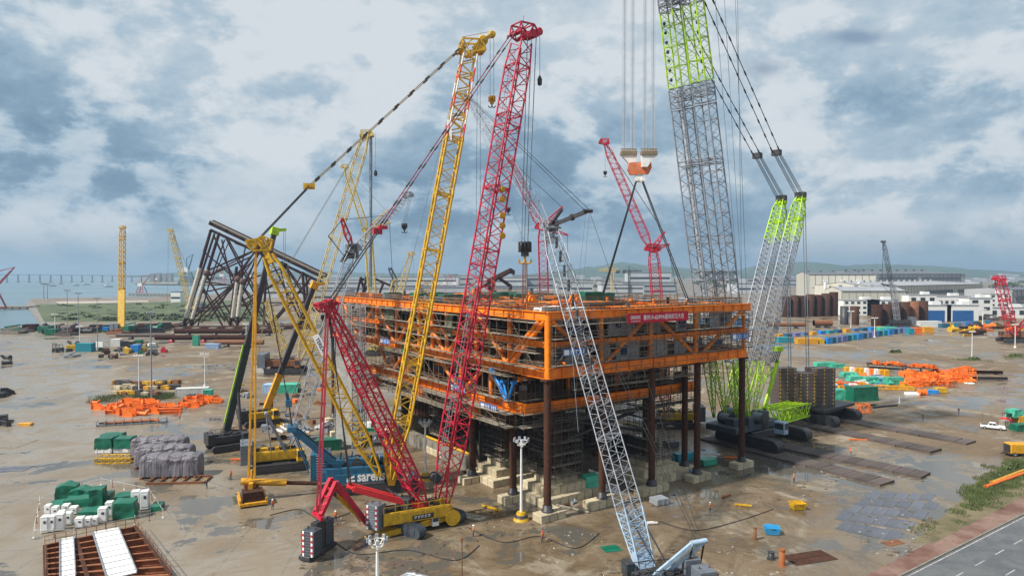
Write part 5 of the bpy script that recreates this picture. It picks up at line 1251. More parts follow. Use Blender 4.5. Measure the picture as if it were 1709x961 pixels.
st2 = P3(938, 372, 110.5); b = MB(); b.beam(knee, st2 + V((0, 0, 2.2)), .4, .4); part('front_strut', b, DRK, t)
rope(t, [(st + sd * s_, jt + sd * s_ * .5) for s_ in (-.5, .5)], .055, BLK, 'jib_pendant')
gt = P3(1166, 904, 86.0)
rope(t, [(st + sd * s_ * .6, gt + sd * s_) for s_ in (-.5,)] + [(knee + sd * s_ - pd * .6, gt + sd * s_ * .8) for s_ in (-.3, .3)], .032, BLK, 'back_pendant')
rope(t, [(st + sd * .3, P3(964, 480, 109)), (st - sd * .3, P3(973, 480, 109)), (st2, P3(965, 720, 96)), (jt, P3(905, 480, 125))], .035, ROPE, 'luffing_rope')
b = MB()
for k in range(9): q = foot.lerp(knee, .52 + .05 * k); b.tube(q - pd * .3, q - pd * .3 + V((0, 0, 1.8)), .22, n=5)
part('hose_reel', b, DRK, t, kind='stuff')
b = MB(); pbot = P3(1075, 958, 84.5)
g0, g1 = P3(1092, 966, 84.6), gt
for s_ in (-.9, .9): b.beam(g0 + sd * s_, g1 + sd * s_, .38, .5)
for k in range(6): b.beam(g0.lerp(g1, k / 5) - sd * .9, g0.lerp(g1, k / 5) + sd * .9, .2, .25)
b.tube(g1 - sd * 1.2, g1 + sd * 1.2, .35, n=8); part('gantry', b, BLG, t)
b = MB(); b.tube(g0.lerp(g1, .45), g0.lerp(g1, .9), .22, n=8); part('gantry_cylinder', b, mat('cream_cylinder', (.6, .55, .38), .4), t)
b = MB()
for s_ in (-1, 1): b.tube(g1 + sd * s_ * .9, V((g1.x - .6, g1.y, 2.2)) + sd * s_ * .9, .12, n=6)
part('gantry_leg', b, BRN, t)
rope(t, [(foot.lerp(knee, .16) + sd * s_, P3(1110, 952, 85.5) + sd * s_) for s_ in (-.8, .8)], .10, DRK, 'stop_strut')
gax = axes(g1 - g0); cc = V((20.3, 85.3, 0)); deckhouse(t, V((18.4, 84.9, 1.2)), gax, 7.0, 3.0, 1.3, DRK)
weights(t, V((22.6, 86.6, 1.2)), (2.2, 2.6, 2.6), gax, 6, CWG); weights(t, V((23.6, 83.2, 1.2)), (2.2, 2.4, 2.5), gax, 6, CWG)
track(t, V((17.9, 86.9, 0)), gax[0], 8, 1.35, 1.1); track(t, V((19.2, 82.3, 0)), gax[0], 8, 1.35, 1.1); cabin(t, V((14.8, 86.2, 1.5)), gax, DRK, .8)

# ---------------------------------------------------------------- D: the twin boom giant in grey and lime
t = thing('twin_boom_crane', 'giant twin boom crane in grey and lime green lifting over the topside on the right', 'crane', V((60, 165, 0)))
foot = V((52.0, 161.0, 5.0)); mhd = V((84.0, 186.0, 61.5)); axd = V((.79, .62, 0)); ax = axes(axd); lat = V((-.62, .79, 0)); sdl = lat
top = P3(1130, -45, 148.0)
for sg in (-1, 1):
    o = lat * (3.25 * sg); A_ = foot + o; B_ = top + o * .92
    b = MB()   # lime split foot section: two tapered feet
    for s2 in (-1, 1):
        lattice(b, A_ + lat * s2 * 1.6 + V((0, 0, 0)), A_.lerp(B_, .15) + lat * s2 * .85, lat, [(0, .35, .3), (.5, 1.1, 1.9), (1, 1.8, 3.0)], 9, .13, .07, ring=2)
    part('boom_foot', b, LIM, t)
    b = MB(); cn = lattice(b, A_.lerp(B_, .15), A_.lerp(B_, .72), lat, [(0, 3.7, 3.0), (1, 3.6, 2.9)], 34, .17, .075, ring=4); sect_joints(b, cn, (.0, .25, .5, .75, 1.0), .2); part('boom', b, GRY, t)
    b = MB(); cn = lattice(b, A_.lerp(B_, .725), A_.lerp(B_, .765), lat, [(0, 3.7, 3.0), (1, 3.7, 3.0)], 3, .16, .09, ring=1); part('boom_coupling', b, GRY, t)
    b = MB(); cn = lattice(b, A_.lerp(B_, .77), A_.lerp(B_, .93), lat, [(0, 3.7, 3.0), (1, 3.4, 2.8)], 11, .19, .08, ring=3); part('upper_boom', b, LIM, t)
    b = MB(); cn = lattice(b, A_.lerp(B_, .93), A_.lerp(B_, .97), lat, [(0, 3.5, 2.9), (1, 3.5, 2.9)], 3, .19, .11, ring=1); part('boom_collar', b, GRY, t)
    b = MB(); q = A_.lerp(B_, .86)
    for k in range(7): b.lathe(A_.lerp(B_, .785 + k * .02) + lat * sg * 1.2 - axd * 1.0 - lat * .2, [(.3, 0), (.42, .1), (.42, .3), (.3, .4)], 10, lat)
    part('guide_sheaves', b, DRK, t)
    b = MB(); b.tube(A_.lerp(B_, .17), A_.lerp(B_, .76), .32, n=8); part('hoist_rope_bundle', b, mat('pale_rope_bundle', (.42, .46, .50), .7), t) if sg > 0 else None
for f in (.345, .60, .755, .95):
    b = MB(); c1, c2 = foot.lerp(top, f) - lat * 5.0, foot.lerp(top, f) + lat * 5.0
    lattice(b, c1, c2, V((0, 0, 1)), [(0, 2.0 if f in (.345, .755) else 1.0, 2.8), (1, 2.0 if f in (.345, .755) else 1.0, 2.8)], 8, .12, .06, ring=2); part('boom_crossbeam', b, GRY, t)
b = MB(); hd = foot.lerp(top, .985)
for k in range(5): b.box(hd + lat * (-4 + k * 2) + V((0, 0, .6)), (3.4, .5, 4.2), ax=(axd, lat, UP), bev=.1)
for k in range(3): b.tube(hd - lat * 5 + V((0, 0, -.8 + k * 1.2)) - axd * (k - 1) * 1.2, hd + lat * 5 + V((0, 0, -.8 + k * 1.2)) - axd * (k - 1) * 1.2, .7, n=10)
b.box(hd + V((0, 0, 3)), (4, 10, 1.4), ax=(axd, lat, UP), bev=.2); hang = P3(1067, -70, 143.5)
for s_ in (-3, 3): b.beam(hd + lat * s_ + V((0, 0, 2)), hang + lat * s_ * .6 + V((0, 0, .6)), 1.0, 1.5)
b.tube(hang - lat * 4, hang + lat * 4, .9, n=10); part('boom_head', b, LIM, t)
# hoist tackle, two blocks, beam and slings
for (px, Yd, nm_) in ((1049, 144.6, 1), (1083, 142.4, 2)):
    c = P3(px, 250, Yd)
    segs = []
    for dx in (-1.2, -.75, .6, 1.05): segs += [(V((c.x + dx + s2 * .17, c.y + .2 * dx, hang.z - .4)), V((c.x + dx + s2 * .17, c.y + .2 * dx, c.z))) for s2 in (-1, 0, 1)]
    rope(t, segs, .048, bpy.data.materials['pale_rope_bundle'], 'hoist_rope')
    b = MB()
    for k in range(5): b.lathe(c + V((-1.45 + k * .62, 0, -.6)), [(.6, 0), (.72, .08), (.72, .34), (.6, .42)], 12, (1, 0, 0))
    b.box(c + V((0, 0, -.75)), (3.4, 1.5, .9), bev=.1); b.tube(c + V((-1.7, 0, .15)), c + V((1.7, 0, .15)), .12, n=6); o = part('sheave_block', b, mat('dirty_cream', (.20, .16, .10), .7, dirt=.5), t) if nm_ == 1 else part('sheave_block', b, bpy.data.materials['dirty_cream'], t)
    b = MB(); sg = 1 if nm_ == 1 else -1
    b.prism([c + V((x, -.5, z)) for x, z in ((-1.7, -1.1), (1.7, -1.1), (1.5 if sg > 0 else .3, -2.6), (.9 * sg + .55, -3.6), (.9 * sg - .55, -3.6), (-.3 if sg > 0 else -1.5, -2.6))], V((0, 1, 0)), 1.0); part('block_cheek', b, WHT, o)
bc_ = P3(1067, 281, 143.5); b = MB(); b.prism([bc_ + V((x, -.6, z)) for x, z in ((-2.5, -.3), (-2.2, 1.1), (2.3, 1.4), (2.5, .1), (1.9, -1.2), (-1.9, -1.4))], V((0, 1, 0)), 1.2)
part('equalizer_beam', b, mat('orange_red_beam', (.62, .15, .05), .6, dirt=.5, dirtcol=(.4, .35, .28)), t)
b = MB(); b.prism([bc_ + V((x, -.4, z)) for x, z in ((-.7, -1.0), (.7, -1.0), (1.0, -2.9), (-1.0, -2.9))], V((0, 1, 0)), .8); b.tube(bc_ + V((-.7, -.9, -2.4)), bc_ + V((-.7, .9, -2.4)), .4, n=8); b.tube(bc_ + V((.7, -.9, -2.4)), bc_ + V((.7, .9, -2.4)), .4, n=8); part('lifting_shackle', b, WHT, t)
q = bc_ + V((0, 0, -2.5)); e1, e2 = P3(1006, 492, 147), P3(1148, 502, 141)
rope(t, [(q + V((-.6, s_ * .5, 0)), e1 + V((0, s_ * .9, 0))) for s_ in (-1, 1)] + [(q + V((.6, s_ * .5, 0)), e2 + V((0, s_ * .9, 0))) for s_ in (-1, 1)], .16, BLK, 'lifting_sling')
# twin derrick mast
MF = V((54.0, 162.6, 5.0))
for sg, hx in ((1, (1304, 338)), (-1, (1336, 333))):
    o = lat * (3.0 * sg); A_ = MF + lat * 2.6 * sg; B_ = P3(hx[0], hx[1], 186 + 2.2 * sg)
    b = MB()
    for s2 in (-1, 1): lattice(b, A_ + lat * s2 * 1.3, A_.lerp(B_, .24) + lat * s2 * .8, lat, [(0, .3, .3), (.5, .9, 1.6), (1, 1.5, 2.6)], 8, .12, .065, ring=2)
    part('mast_foot', b, LIM, t)
    b = MB(); cn = lattice(b, A_.lerp(B_, .24), A_.lerp(B_, .80), lat, [(0, 3.1, 2.6), (1, 3.1, 2.6)], 24, .13, .065, ring=2, dbl=True); sect_joints(b, cn, (0, .33, .66, 1), .19); part('derrick_mast', b, SIL, t)
    b = MB(); kn = A_.lerp(B_, .90); lattice(b, A_.lerp(B_, .80), kn, lat, [(0, 3.1, 2.6), (1, 3.0, 2.4)], 5, .17, .08, ring=1); lattice(b, kn, B_ + V((0, 0, .5)), lat, [(0, 3.0, 2.4), (.6, 2.6, 2.4), (1, 1.6, 1.2)], 5, .17, .08, ring=1)
    b.tube(B_ - lat * 1.4, B_ + lat * 1.4, .6, n=10); b.tube(kn + axd * 1.3 - lat * 1.4, kn + axd * 1.3 + lat * 1.4, .5, n=8); part('mast_head', b, LIM, t)
    tk = P3(hx[0] - 40, hx[1] - 78, 182 + 2.0 * sg)
    rope(t, [(B_ + V((0, 0, .8)) + lat * dx, tk + lat * dx * .8) for dx in (-1.2, -.8, -.4, .4, .8, 1.2)], .085, ROPE, 'luffing_tackle')
    for q_, s3 in ((tk, 2.4), (B_ + V((0, 0, 1.2)), 2.8)):
        b = MB(); b.box(q_, (s3, 1.4, 1.5), ax=(lat, axd, UP), bev=.15); part('tackle_block', b, DRK, t)
    rope(t, [(tk + lat * dx, hd + lat * (4.2 * sg + dx) + V((0, 0, 1))) for dx in (-1.0, 1.0)], .10, BLK, 'boom_pendant')
    b = MB()
    for dx in (-1.0, 1.0):
        for k in range(11): a_, e_ = tk + lat * dx, hd + lat * (4.2 * sg + dx) + V((0, 0, 1)); q = a_.lerp(e_, (k + .3) / 11); d_ = (e_ - a_).normalized(); b.tube(q - d_ * .6, q + d_ * .6, .2, n=5)
    part('pendant_link', b, DRK, t, kind='stuff')
# whip ropes down the back
rope(t, [(P3(1188 + k * 14, -70, 152), P3(1233 + k * 5 if k < 3 else 1238, 492, 160)) for k in (0, 1.2, 2.6, 3)] , .055, ROPE, 'whip_rope')
# front car
tdir = V((.56, -.83, 0)).normalized(); fc = V((57.5, 161.5, 0)); tx = axes(tdir)
for o, ln in ((V((-3.2, -5.6, 0)), 17), (V((8.2, 6.4, 0)), 17)): track(t, fc + o, tdir, ln, 2.9, 2.6, DRK)
b = MB(); b.box(fc + V((1, .5, 2.6)), (7, 13, 1.6), ax=tx, bev=.2); b.lathe(fc + V((0, 0, 3.4)), [(3.4, 0), (3.4, .9)], 24); part('car_body', b, DRK, t)
b = MB(); b.box(V((54.5, 160.5, 4.4)), (17.5, 8.2, 1.4), ax=ax, bev=.15)
for k in range(5): b.box(V((54.5, 160.5, 5.8)) + axd * (-6 + 3 * k) - lat * (3.0 if k % 2 else 1.2), (2.2, 2.6, 1.8 + .6 * (k % 3)), ax=ax, bev=.1)
part('slewing_frame', b, NAV, t)
cabin(t, V((61.6, 155.5, 3.2)), ax, BLG, 1.2); drum(t, V((57.5, 158.0, 6.4)), lat, 1.2, 3); drum(t, V((53, 163.5, 6.4)), lat, 1.2, 3); drum(t, V((50, 158.5, 6.2)), lat, 1.1, 3)
# lime link between the two cars, and a lime stay
b = MB(); l0, l1 = P3(1283, 694, 166), P3(1337, 681, 182); lattice(b, l0, l1, lat, [(0, 5.0, 3.4), (1, 5.0, 3.2)], 7, .26, .13, ring=1, dbl=True); part('link_frame', b, LIM, t)
b = MB(); p, q = P3(1276, 682, 164), P3(1298, 601, 172); b.beam(p, q, .8, .7); b.beam(P3(1270, 640, 165), P3(1293, 614, 171), .3, .3); part('stay_beam', b, LIM, t)
rope(t, [(P3(1291, 604, 171) + V((dx, 0, 0)), P3(1297, 586, 174) + V((dx, 0, 0))) for dx in (-.9, -.45, 0, .45, .9)], .15, DRK, 'stay_tackle'); b = MB(); b.box(P3(1298, 582, 174), (2.4, 1.2, 1.1)); part('stay_block', b, LIM, t)
# rear weight car
rc = V((85.0, 185.5, 0))
for o in (V((-5.4, -5.2, 0)), V((4.6, 3.4, 0))): track(t, rc + o, tdir, 14.5, 2.8, 2.5, DRK)
b = MB(); b.box(rc + V((0, 0, 3.0)), (6, 12, 1.2), ax=tx, bev=.2); b.box(rc + V((0, 0, 3.9)), (17, 9, .7), ax=ax, bev=.1); part('weight_car_body', b, DRK, t)
WBL = mat('black_weight', (.085, .068, .066), .6, dirt=.45)
for (px, Yd, w_, hgt) in ((1307, 184.5, 5.2, 10.2), (1340, 183.4, 4.8, 9.0), (1368, 185.2, 6.4, 10.0)):
    c = P3(px, 660, Yd); c.z = 4.25; weights(t, c, (w_, 4.4, hgt), (V((.985, .17, 0)), V((-.17, .985, 0)), UP), 10, WBL, (-w_ * .42, -w_ * .02, w_ * .40))
rope(t, [(P3(px0, 350, 187), P3(px1, 612, 185)) for px0, px1 in ((1340, 1346), (1344, 1350), (1313, 1316), (1317, 1320))], .12, ROPE, 'weight_pendant')
# ================================================================== THE OTHER CRANES
random.seed(51)
def base_machine(t, c, fw, s_, m, wm=CWG, cabm=None, split=True):
    """a crawler crane's lower half scaled by s_: tracks, upperworks, cab, weights"""
    ax = axes(fw); c = Vector(c)
    track(t, c - ax[1] * 2.6 * s_, ax[0], 8.6 * s_, 1.3 * s_, 1.1 * s_); track(t, c + ax[1] * 2.6 * s_, ax[0], 8.6 * s_, 1.3 * s_, 1.1 * s_)
    b = MB(); b.box(c + V((0, 0, 1.0 * s_)), (3.0 * s_, 4.6 * s_, .7 * s_), ax=ax); b.lathe(c + V((0, 0, 1.3 * s_)), [(1.2 * s_, 0), (1.2 * s_, .35 * s_)], 14); part('car_body', b, DRK, t)
    deckhouse(t, c + V((0, 0, 1.6 * s_)) - ax[0] * .8 * s_, ax, 7.6 * s_, 3.2 * s_, 1.9 * s_, m)
    for sg in (-1, 1): weights(t, c + V((0, 0, 1.5 * s_)) - ax[0] * 5.2 * s_ + ax[1] * sg * 1.25 * s_, (1.8 * s_, 2.2 * s_, 3.2 * s_), ax, 7, wm)
    cabin(t, c + ax[0] * 3.0 * s_ - ax[1] * 2.0 * s_ + V((0, 0, 1.5 * s_)), ax, cabm or m, .8 * s_); drum(t, c + ax[0] * .5 * s_ + V((0, 0, 3.2 * s_)), ax[1], .5 * s_, 1.6 * s_)
def simple_crane(label, foot, tip, knee=None, m=YEL, m2=None, base=None, fw=None, w_=2.4, rc=.12, rb=.06, bays=30, struts=(), ropes=(), hookat=None, s_=1.0, hooks=.6, head=True, pend=True, foot_t=.1, body=None, group=None):
    p2 = knee or tip; fw = fw or V((p2.x - foot.x, p2.y - foot.y, 0)); fw = V((fw.x, fw.y, 0)).normalized(); ax = axes(fw); sd = ax[1]
    base = V(base) if base is not None else V((foot.x, foot.y, 0)) - fw * 1.5 * s_
    t = thing('crawler_crane', label, 'crane', base, group); base_machine(t, base, fw, s_, body or m)
    b = MB(); cn = lattice(b, foot, p2, sd, [(0, w_ * .95, .4), (foot_t, w_, w_ * .85), (.93, w_, w_ * .85), (1, w_ * .8, w_ * .5)], bays, rc, rb, ring=5); sect_joints(b, cn, (.1, .37, .64, .91), rc * 1.35); headblock(b, p2, fw, sd, w_ * .42); part('boom', b, m, t)
    if knee is not None:
        b = MB(); lattice(b, knee + fw * .6, tip, sd, [(0, w_ * .5, .5), (.12, w_ * .75, w_ * .7), (.88, w_ * .7, w_ * .6), (1, w_ * .4, .4)], bays, rc * .8, rb * .8, ring=5); headblock(b, tip, fw, sd, w_ * .3); part('luffing_jib', b, m2 or m, t)
    for st in struts:
        b = MB(); lattice(b, p2, st, sd, [(0, w_ * .4, .4), (.3, w_ * .6, w_ * .4), (1, w_ * .5, .3)], 8, rc * .8, rb * .8, ring=2); b.tube(st - sd * w_ * .5, st + sd * w_ * .5, rc * 2, n=6); part('jib_strut', b, m2 or m, t)
    seg = []
    back = base - fw * 5.0 * s_ + V((0, 0, 3.5 * s_))
    if struts: seg += [(struts[0] + sd * k, tip + sd * k * .6) for k in (-.4, .4)] + [(struts[-1] + sd * k, back + sd * k) for k in (-.6, .6)]
    elif pend: 
        gx = base - fw * 4.2 * s_ + V((0, 0, 9.0 * s_)); b = MB(); 
        for k in (-1, 1): b.beam(base + sd * k * 1.2 * s_ + V((0, 0, 3 * s_)), gx + sd * k * .9 * s_, .35 * s_, .4 * s_)
        b.tube(gx - sd * 1.2 * s_, gx + sd * 1.2 * s_, .3 * s_, n=6); part('gantry', b, m, t); seg += [(gx + sd * k, tip + sd * k * .6) for k in (-.7, .7)]
    if seg: rope(t, seg, .06 if s_ < 1.3 else .08, BLK, 'pendant')
    if ropes: rope(t, list(ropes), .06, ROPE, 'hoist_rope')
    if hookat is not None:
        rope(t, [(tip + fw * .6 + V((dx, 0, -.5)), hookat + V((dx, 0, 0))) for dx in (-.3, .0, .3)], .05, ROPE, 'hook_rope'); hook(t, hookat, hooks, DRK, DRK)
    return t, fw, sd
# big yellow crane behind the yellow derrick mast
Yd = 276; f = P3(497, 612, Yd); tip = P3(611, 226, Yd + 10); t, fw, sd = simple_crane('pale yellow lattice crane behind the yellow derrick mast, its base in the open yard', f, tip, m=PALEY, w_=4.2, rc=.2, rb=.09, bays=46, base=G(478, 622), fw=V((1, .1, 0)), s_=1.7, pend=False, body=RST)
b = MB(); mh = P3(446, 503, Yd - 4); lattice(b, P3(480, 606, Yd), mh, sd, [(0, 3, .6), (.15, 3.2, 2.6), (1, 2.4, 1.6)], 16, .22, .1, ring=4); b.beam(P3(428, 595, Yd - 4), P3(470, 610, Yd), 1.0, 1.2); part('derrick_mast', b, PALEY, t)
rope(t, [(mh + sd * k, tip + sd * k) for k in (-1, 1)] + [(mh + sd * k, P3(430, 597, Yd - 4) + sd * k) for k in (-1, 1)], .10, mat('dull_ochre_rope', (.25, .2, .08), .6), 'pendant')
b = MB(); b.tube(P3(619, 224, Yd + 10), P3(618.5, 480, Yd + 10), .62, n=8); part('hoist_rope_bundle', b, mat('hazy_rope_bundle', (.22, .26, .30), .7), t); rope(t, [(P3(627, 222, Yd + 10), P3(627, 284, Yd + 10))], .08, ROPE, 'whip_rope'); b = MB(); b.lathe(P3(627, 291, Yd + 10), [(.2, -.8), (.7, -.4), (.7, 1), (.2, 1.8)], 10); part('whip_ball', b, DRK, t)
# yellow luffing crane behind it (the X)
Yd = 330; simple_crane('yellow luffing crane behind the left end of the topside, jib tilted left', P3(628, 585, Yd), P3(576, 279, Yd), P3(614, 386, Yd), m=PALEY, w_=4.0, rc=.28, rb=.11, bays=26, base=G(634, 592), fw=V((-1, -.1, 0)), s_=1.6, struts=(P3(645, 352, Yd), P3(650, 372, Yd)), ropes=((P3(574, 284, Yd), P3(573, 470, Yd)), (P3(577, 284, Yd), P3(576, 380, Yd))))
# grey crane with luffing jib and red strut, left of the topside
Yd = 139; t, fw, sd = simple_crane('grey and yellow luffing crane with a red strut behind the blue A-frame', P3(487, 742, Yd), P3(680, 327, 158), P3(588, 416, 150), m=SIL, m2=SIL, w_=2.6, rc=.10, rb=.05, bays=34, base=G(468, 780), fw=V((.93, .37, 0)), s_=1.25, struts=(), pend=False, hookat=P3(675, 372, 158), hooks=.7, body=YEL)
b = MB(); st = P3(571, 367, 147); lattice(b, P3(587, 412, 150), st, sd, [(0, .8, .5), (.4, 1.5, 1.1), (1, .8, .5)], 8, .11, .06, ring=2); b.tube(st - sd * .8, st + sd * .8, .4, n=6); part('jib_strut', b, RED, t)
b = MB(); st3 = P3(613, 412, 151); lattice(b, P3(588, 414, 150), P3(570, 438, 149), sd, [(0, 1.6, 1.2), (1, .8, .6)], 4, .16, .08, ring=1); b.box(P3(588, 420, 150), (2.4, 2.0, 3.0)); part('knee_frame', b, DRK, t)
rope(t, [(st + sd * k, P3(548, 394, 146) + sd * k) for k in (-.4, .4)] + [(P3(548, 394, 146) + sd * k, P3(578, 432, 149)) for k in (-.4, .4)] + [(st, P3(640, 360, 153)), (P3(585, 440, 150) + sd, P3(475, 690, 137)), (P3(585, 440, 150) - sd, P3(475, 690, 137))], .07, BLK, 'jib_pendant')
b = MB(); g1 = P3(444, 690, 137)
for k in (-1, 1): b.beam(P3(478, 755, 139) + sd * k, g1 + sd * k * .8, .4, .5); b.tube(g1 + sd * k * .8, P3(452, 750, 138) + sd * k, .14, n=6)
b.tube(g1 - sd, g1 + sd, .35, n=8); part('gantry', b, GRY, t)
# short yellow crane far beyond the deck
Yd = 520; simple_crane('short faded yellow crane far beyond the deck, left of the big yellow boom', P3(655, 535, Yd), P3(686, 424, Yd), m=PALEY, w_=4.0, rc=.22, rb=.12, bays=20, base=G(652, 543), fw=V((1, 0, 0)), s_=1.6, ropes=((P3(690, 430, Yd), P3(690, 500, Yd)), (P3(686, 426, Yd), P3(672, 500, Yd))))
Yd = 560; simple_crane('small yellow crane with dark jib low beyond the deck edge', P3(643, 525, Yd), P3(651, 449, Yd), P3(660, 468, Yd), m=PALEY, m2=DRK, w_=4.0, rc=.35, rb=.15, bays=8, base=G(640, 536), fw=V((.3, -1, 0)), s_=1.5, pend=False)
# red luffing crane behind the centre of the topside
Yd = 236; simple_crane('crimson luffing crane standing behind the topside, jib leaning left past the hook block', P3(912, 635, Yd), P3(853, 268, Yd), P3(905, 380, Yd), m=RED, w_=3.4, rc=.17, rb=.085, bays=30, base=G(916, 652), fw=V((-1, .1, 0)), s_=1.4, struts=(P3(938, 346, Yd), P3(947, 392, Yd)), hookat=P3(848, 345, Yd), hooks=.9)
# red luffing crane on the right behind the slings
Yd = 178; t, fw, sd = simple_crane('crimson luffing crane behind the black slings, its yellow body seen between the props', P3(1112, 690, Yd), P3(1009, 238, Yd + 4), P3(1090, 416, Yd), m=RED, w_=2.9, rc=.12, rb=.065, bays=40, base=G(1126, 711), fw=V((-1, .05, 0)), s_=1.2, struts=(P3(1108, 388, Yd), P3(1115, 408, Yd)), body=YEL)
rope(t, [(P3(1010, 244, Yd + 4), P3(1010, 285, Yd + 4))], .05, ROPE, 'whip_rope'); hook(t, P3(1010, 285, Yd + 4), .5, DRK)
# yellow crane seen edge-on beyond the left yard, and its leaning neighbour
Yd = 455; t, fw, sd = simple_crane('slim yellow crane standing upright alone beyond the left yard', P3(202.5, 545, Yd), P3(204.5, 380, Yd + 20), m=YEL, w_=3.0, rc=.30, rb=.16, bays=40, base=G(203, 554), fw=V((.1, 1, 0)), s_=1.3, pend=False)
b = MB(); b.beam(P3(202.6, 546, Yd - 2), P3(203.6, 484, Yd + 6), 4.2, 1.2, side=(1, 0, 0)); part('lower_boom_shell', b, YEL, t)
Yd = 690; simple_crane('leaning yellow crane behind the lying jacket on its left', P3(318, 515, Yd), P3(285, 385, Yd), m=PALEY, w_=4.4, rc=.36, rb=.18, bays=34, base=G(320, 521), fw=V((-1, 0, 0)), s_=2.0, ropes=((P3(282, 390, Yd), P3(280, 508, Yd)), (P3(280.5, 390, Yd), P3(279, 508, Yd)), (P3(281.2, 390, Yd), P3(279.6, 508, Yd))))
# grey crane among the pile cans, right
Yd = 500; simple_crane('dark grey luffing crane among the brown pile cans on the right', P3(1498, 538, Yd), P3(1474.5, 404, Yd), P3(1490, 478, Yd), m=GRY, m2=DRK, w_=3.4, rc=.2, rb=.11, bays=24, base=G(1502, 546), fw=V((-1, .1, 0)), s_=1.6, struts=(P3(1472, 474, Yd),), body=DRK)
# red crane at the right picture edge
Yd = 390; simple_crane('crimson crawler crane near the right picture edge, boom leaning left', P3(1691, 560, Yd), P3(1668, 466, Yd), m=RED, w_=4.6, rc=.26, rb=.14, bays=16, base=G(1694, 571), fw=V((-1, .2, 0)), s_=1.8, body=RST)
# thin salmon lattice boom beyond the red boom, tower cranes in town
Yd = 420; simple_crane('thin salmon coloured crane boom far behind the crimson boom', P3(836, 540, Yd), P3(811, 402, Yd), m=mat('salmon_paint', (.5, .14, .07), .6), w_=2.2, rc=.16, rb=.1, bays=24, base=G(838, 563), fw=V((-1, 0, 0)), s_=1.3, pend=False)
def tower_crane(px, pyt, Yd, m, label, reach=28):
    c = P3(px, 480, Yd); c.z = 0; tp_ = P3(px, pyt, Yd); t = thing('tower_crane', label, 'tower crane', c)
    b = MB(); lattice(b, c, tp_, V((1, 0, 0)), [(0, 3, 3), (1, 3, 3)], 14, .5, .25, ring=2); part('tower', b, m, t)
    b = MB(); lattice(b, tp_ - V((reach * .45, 0, 0)), tp_ + V((reach, 0, 0)), V((0, 1, 0)), [(0, 2.4, 2.4), (1, 1.6, 1.6)], 14, .4, .2, ring=2); b.tube(tp_, tp_ + V((0, 0, 8)), .6); b.tube(tp_ + V((0, 0, 8)), tp_ + V((reach * .7, 0, 1)), .2); b.tube(tp_ + V((0, 0, 8)), tp_ - V((reach * .4, 0, -1)), .2); part('jib', b, m, t)
    b = MB(); b.box(tp_ - V((reach * .4, 0, 2)), (5, 3, 4)); part('counterweight', b, DRK, t)
tower_crane(1022, 451, 900, PALEY, 'hazy yellow tower crane over the town behind the left sling', -18); tower_crane(1050, 452, 1150, DRK, 'dark tower crane behind the deck between sling and crimson crane', 22)
for i, (px, pyt, lb) in enumerate(((730, 455, 'small red harbour crane far behind the big yellow boom'), (744, 452, 'second small red harbour crane far behind the big yellow boom'), (760, 458, 'third small red harbour crane close to the crimson boom'))): port_crane(px, 478, 1500, 34, FRD, lb, .5 if i % 2 else -.6)

# ---------------------------------------------------------------- telescopic crawlers
def tele(label, base, foot, tip, cols, s_, bodym, frac=.45, cylm=DRK, fw=None, stripe=None):
    fw = fw or V((tip.x - foot.x, tip.y - foot.y, 0)).normalized(); ax = axes(fw); sd = ax[1]; t = thing('telescopic_crane', label, 'crane', base)
    base = Vector(base)
    for sg in (-1, 1): track(t, base + ax[1] * sg * 2.2 * s_, ax[0], 7.5 * s_, 1.25 * s_, .9 * s_)
    deckhouse(t, base + V((0, 0, 1.4 * s_)), ax, 7.2 * s_, 3.0 * s_, 1.6 * s_, bodym)
    weights(t, base - ax[0] * 3.6 * s_ + V((0, 0, 1.4 * s_)), (1.4 * s_, 3.4 * s_, 2.0 * s_), ax, 5, DRK); cabin(t, base + ax[0] * 2.2 * s_ - ax[1] * 1.9 * s_ + V((0, 0, 1.3 * s_)), ax, bodym, .8 * s_)
    n = len(cols); cuts = [0] + [frac + (1 - frac) * k / (n - 1) for k in range(n)]
    for k in range(n):
        b = MB(); r_ = (1.25 - .18 * k) * s_; a, e_ = foot.lerp(tip, cuts[k]), foot.lerp(tip, cuts[k + 1]); b.beam(a, e_, r_ * .8, r_, side=sd); b.beam(e_ - (e_ - a).normalized() * .5, e_, r_ * .95, r_ * 1.15, side=sd)
        part('boom_section', b, cols[k], t)
    if stripe:
        b = MB(); a, e_ = foot.lerp(tip, .05), foot.lerp(tip, frac); dn = (e_ - a).normalized().cross(sd).normalized()
        b.beam(a - dn * 0 - ax[0] * .0 + V((-.55 * s_, -.35, 0)), e_ + V((-.55 * s_, -.35, 0)), .35, .5, side=sd); part('boom_stripe', b, stripe, t)
    b = MB(); b.tube(base + ax[0] * 2.0 * s_ + V((0, 0, 2.2 * s_)), foot.lerp(tip, frac * .55), .3 * s_, n=8); part('lift_cylinder', b, cylm, t)
    b = MB(); u = (tip - foot).normalized(); b.box(tip + u * .3, (1.3 * s_, 1.6 * s_, 1.5 * s_), ax=(sd, u, sd.cross(u)), bev=.1); b.beam(tip + u * .5, tip + u * .8 + fw * 2.2 * s_, .5, .7); part('boom_head', b, stripe or cols[0], t)
    hk = tip + fw * 2.0 * s_ + V((0, 0, -6 * s_)); rope(t, [(tip + fw * (2.0 * s_ + dx) + V((0, 0, .5)), hk + V((dx, 0, 0))) for dx in (-.2, .2)], .05, ROPE, 'hoist_rope'); hook(t, hk, .6 * s_, DRK)
    return t
tele('dark telescopic crawler crane with a lime striped boom in the left yard', G(384, 748), P3(377, 722, 157), P3(458, 388, 164), [mat('green_black_boom', (.03, .04, .035), .45), DRK, DRK], 1.2, DRK, .43, stripe=LIM)
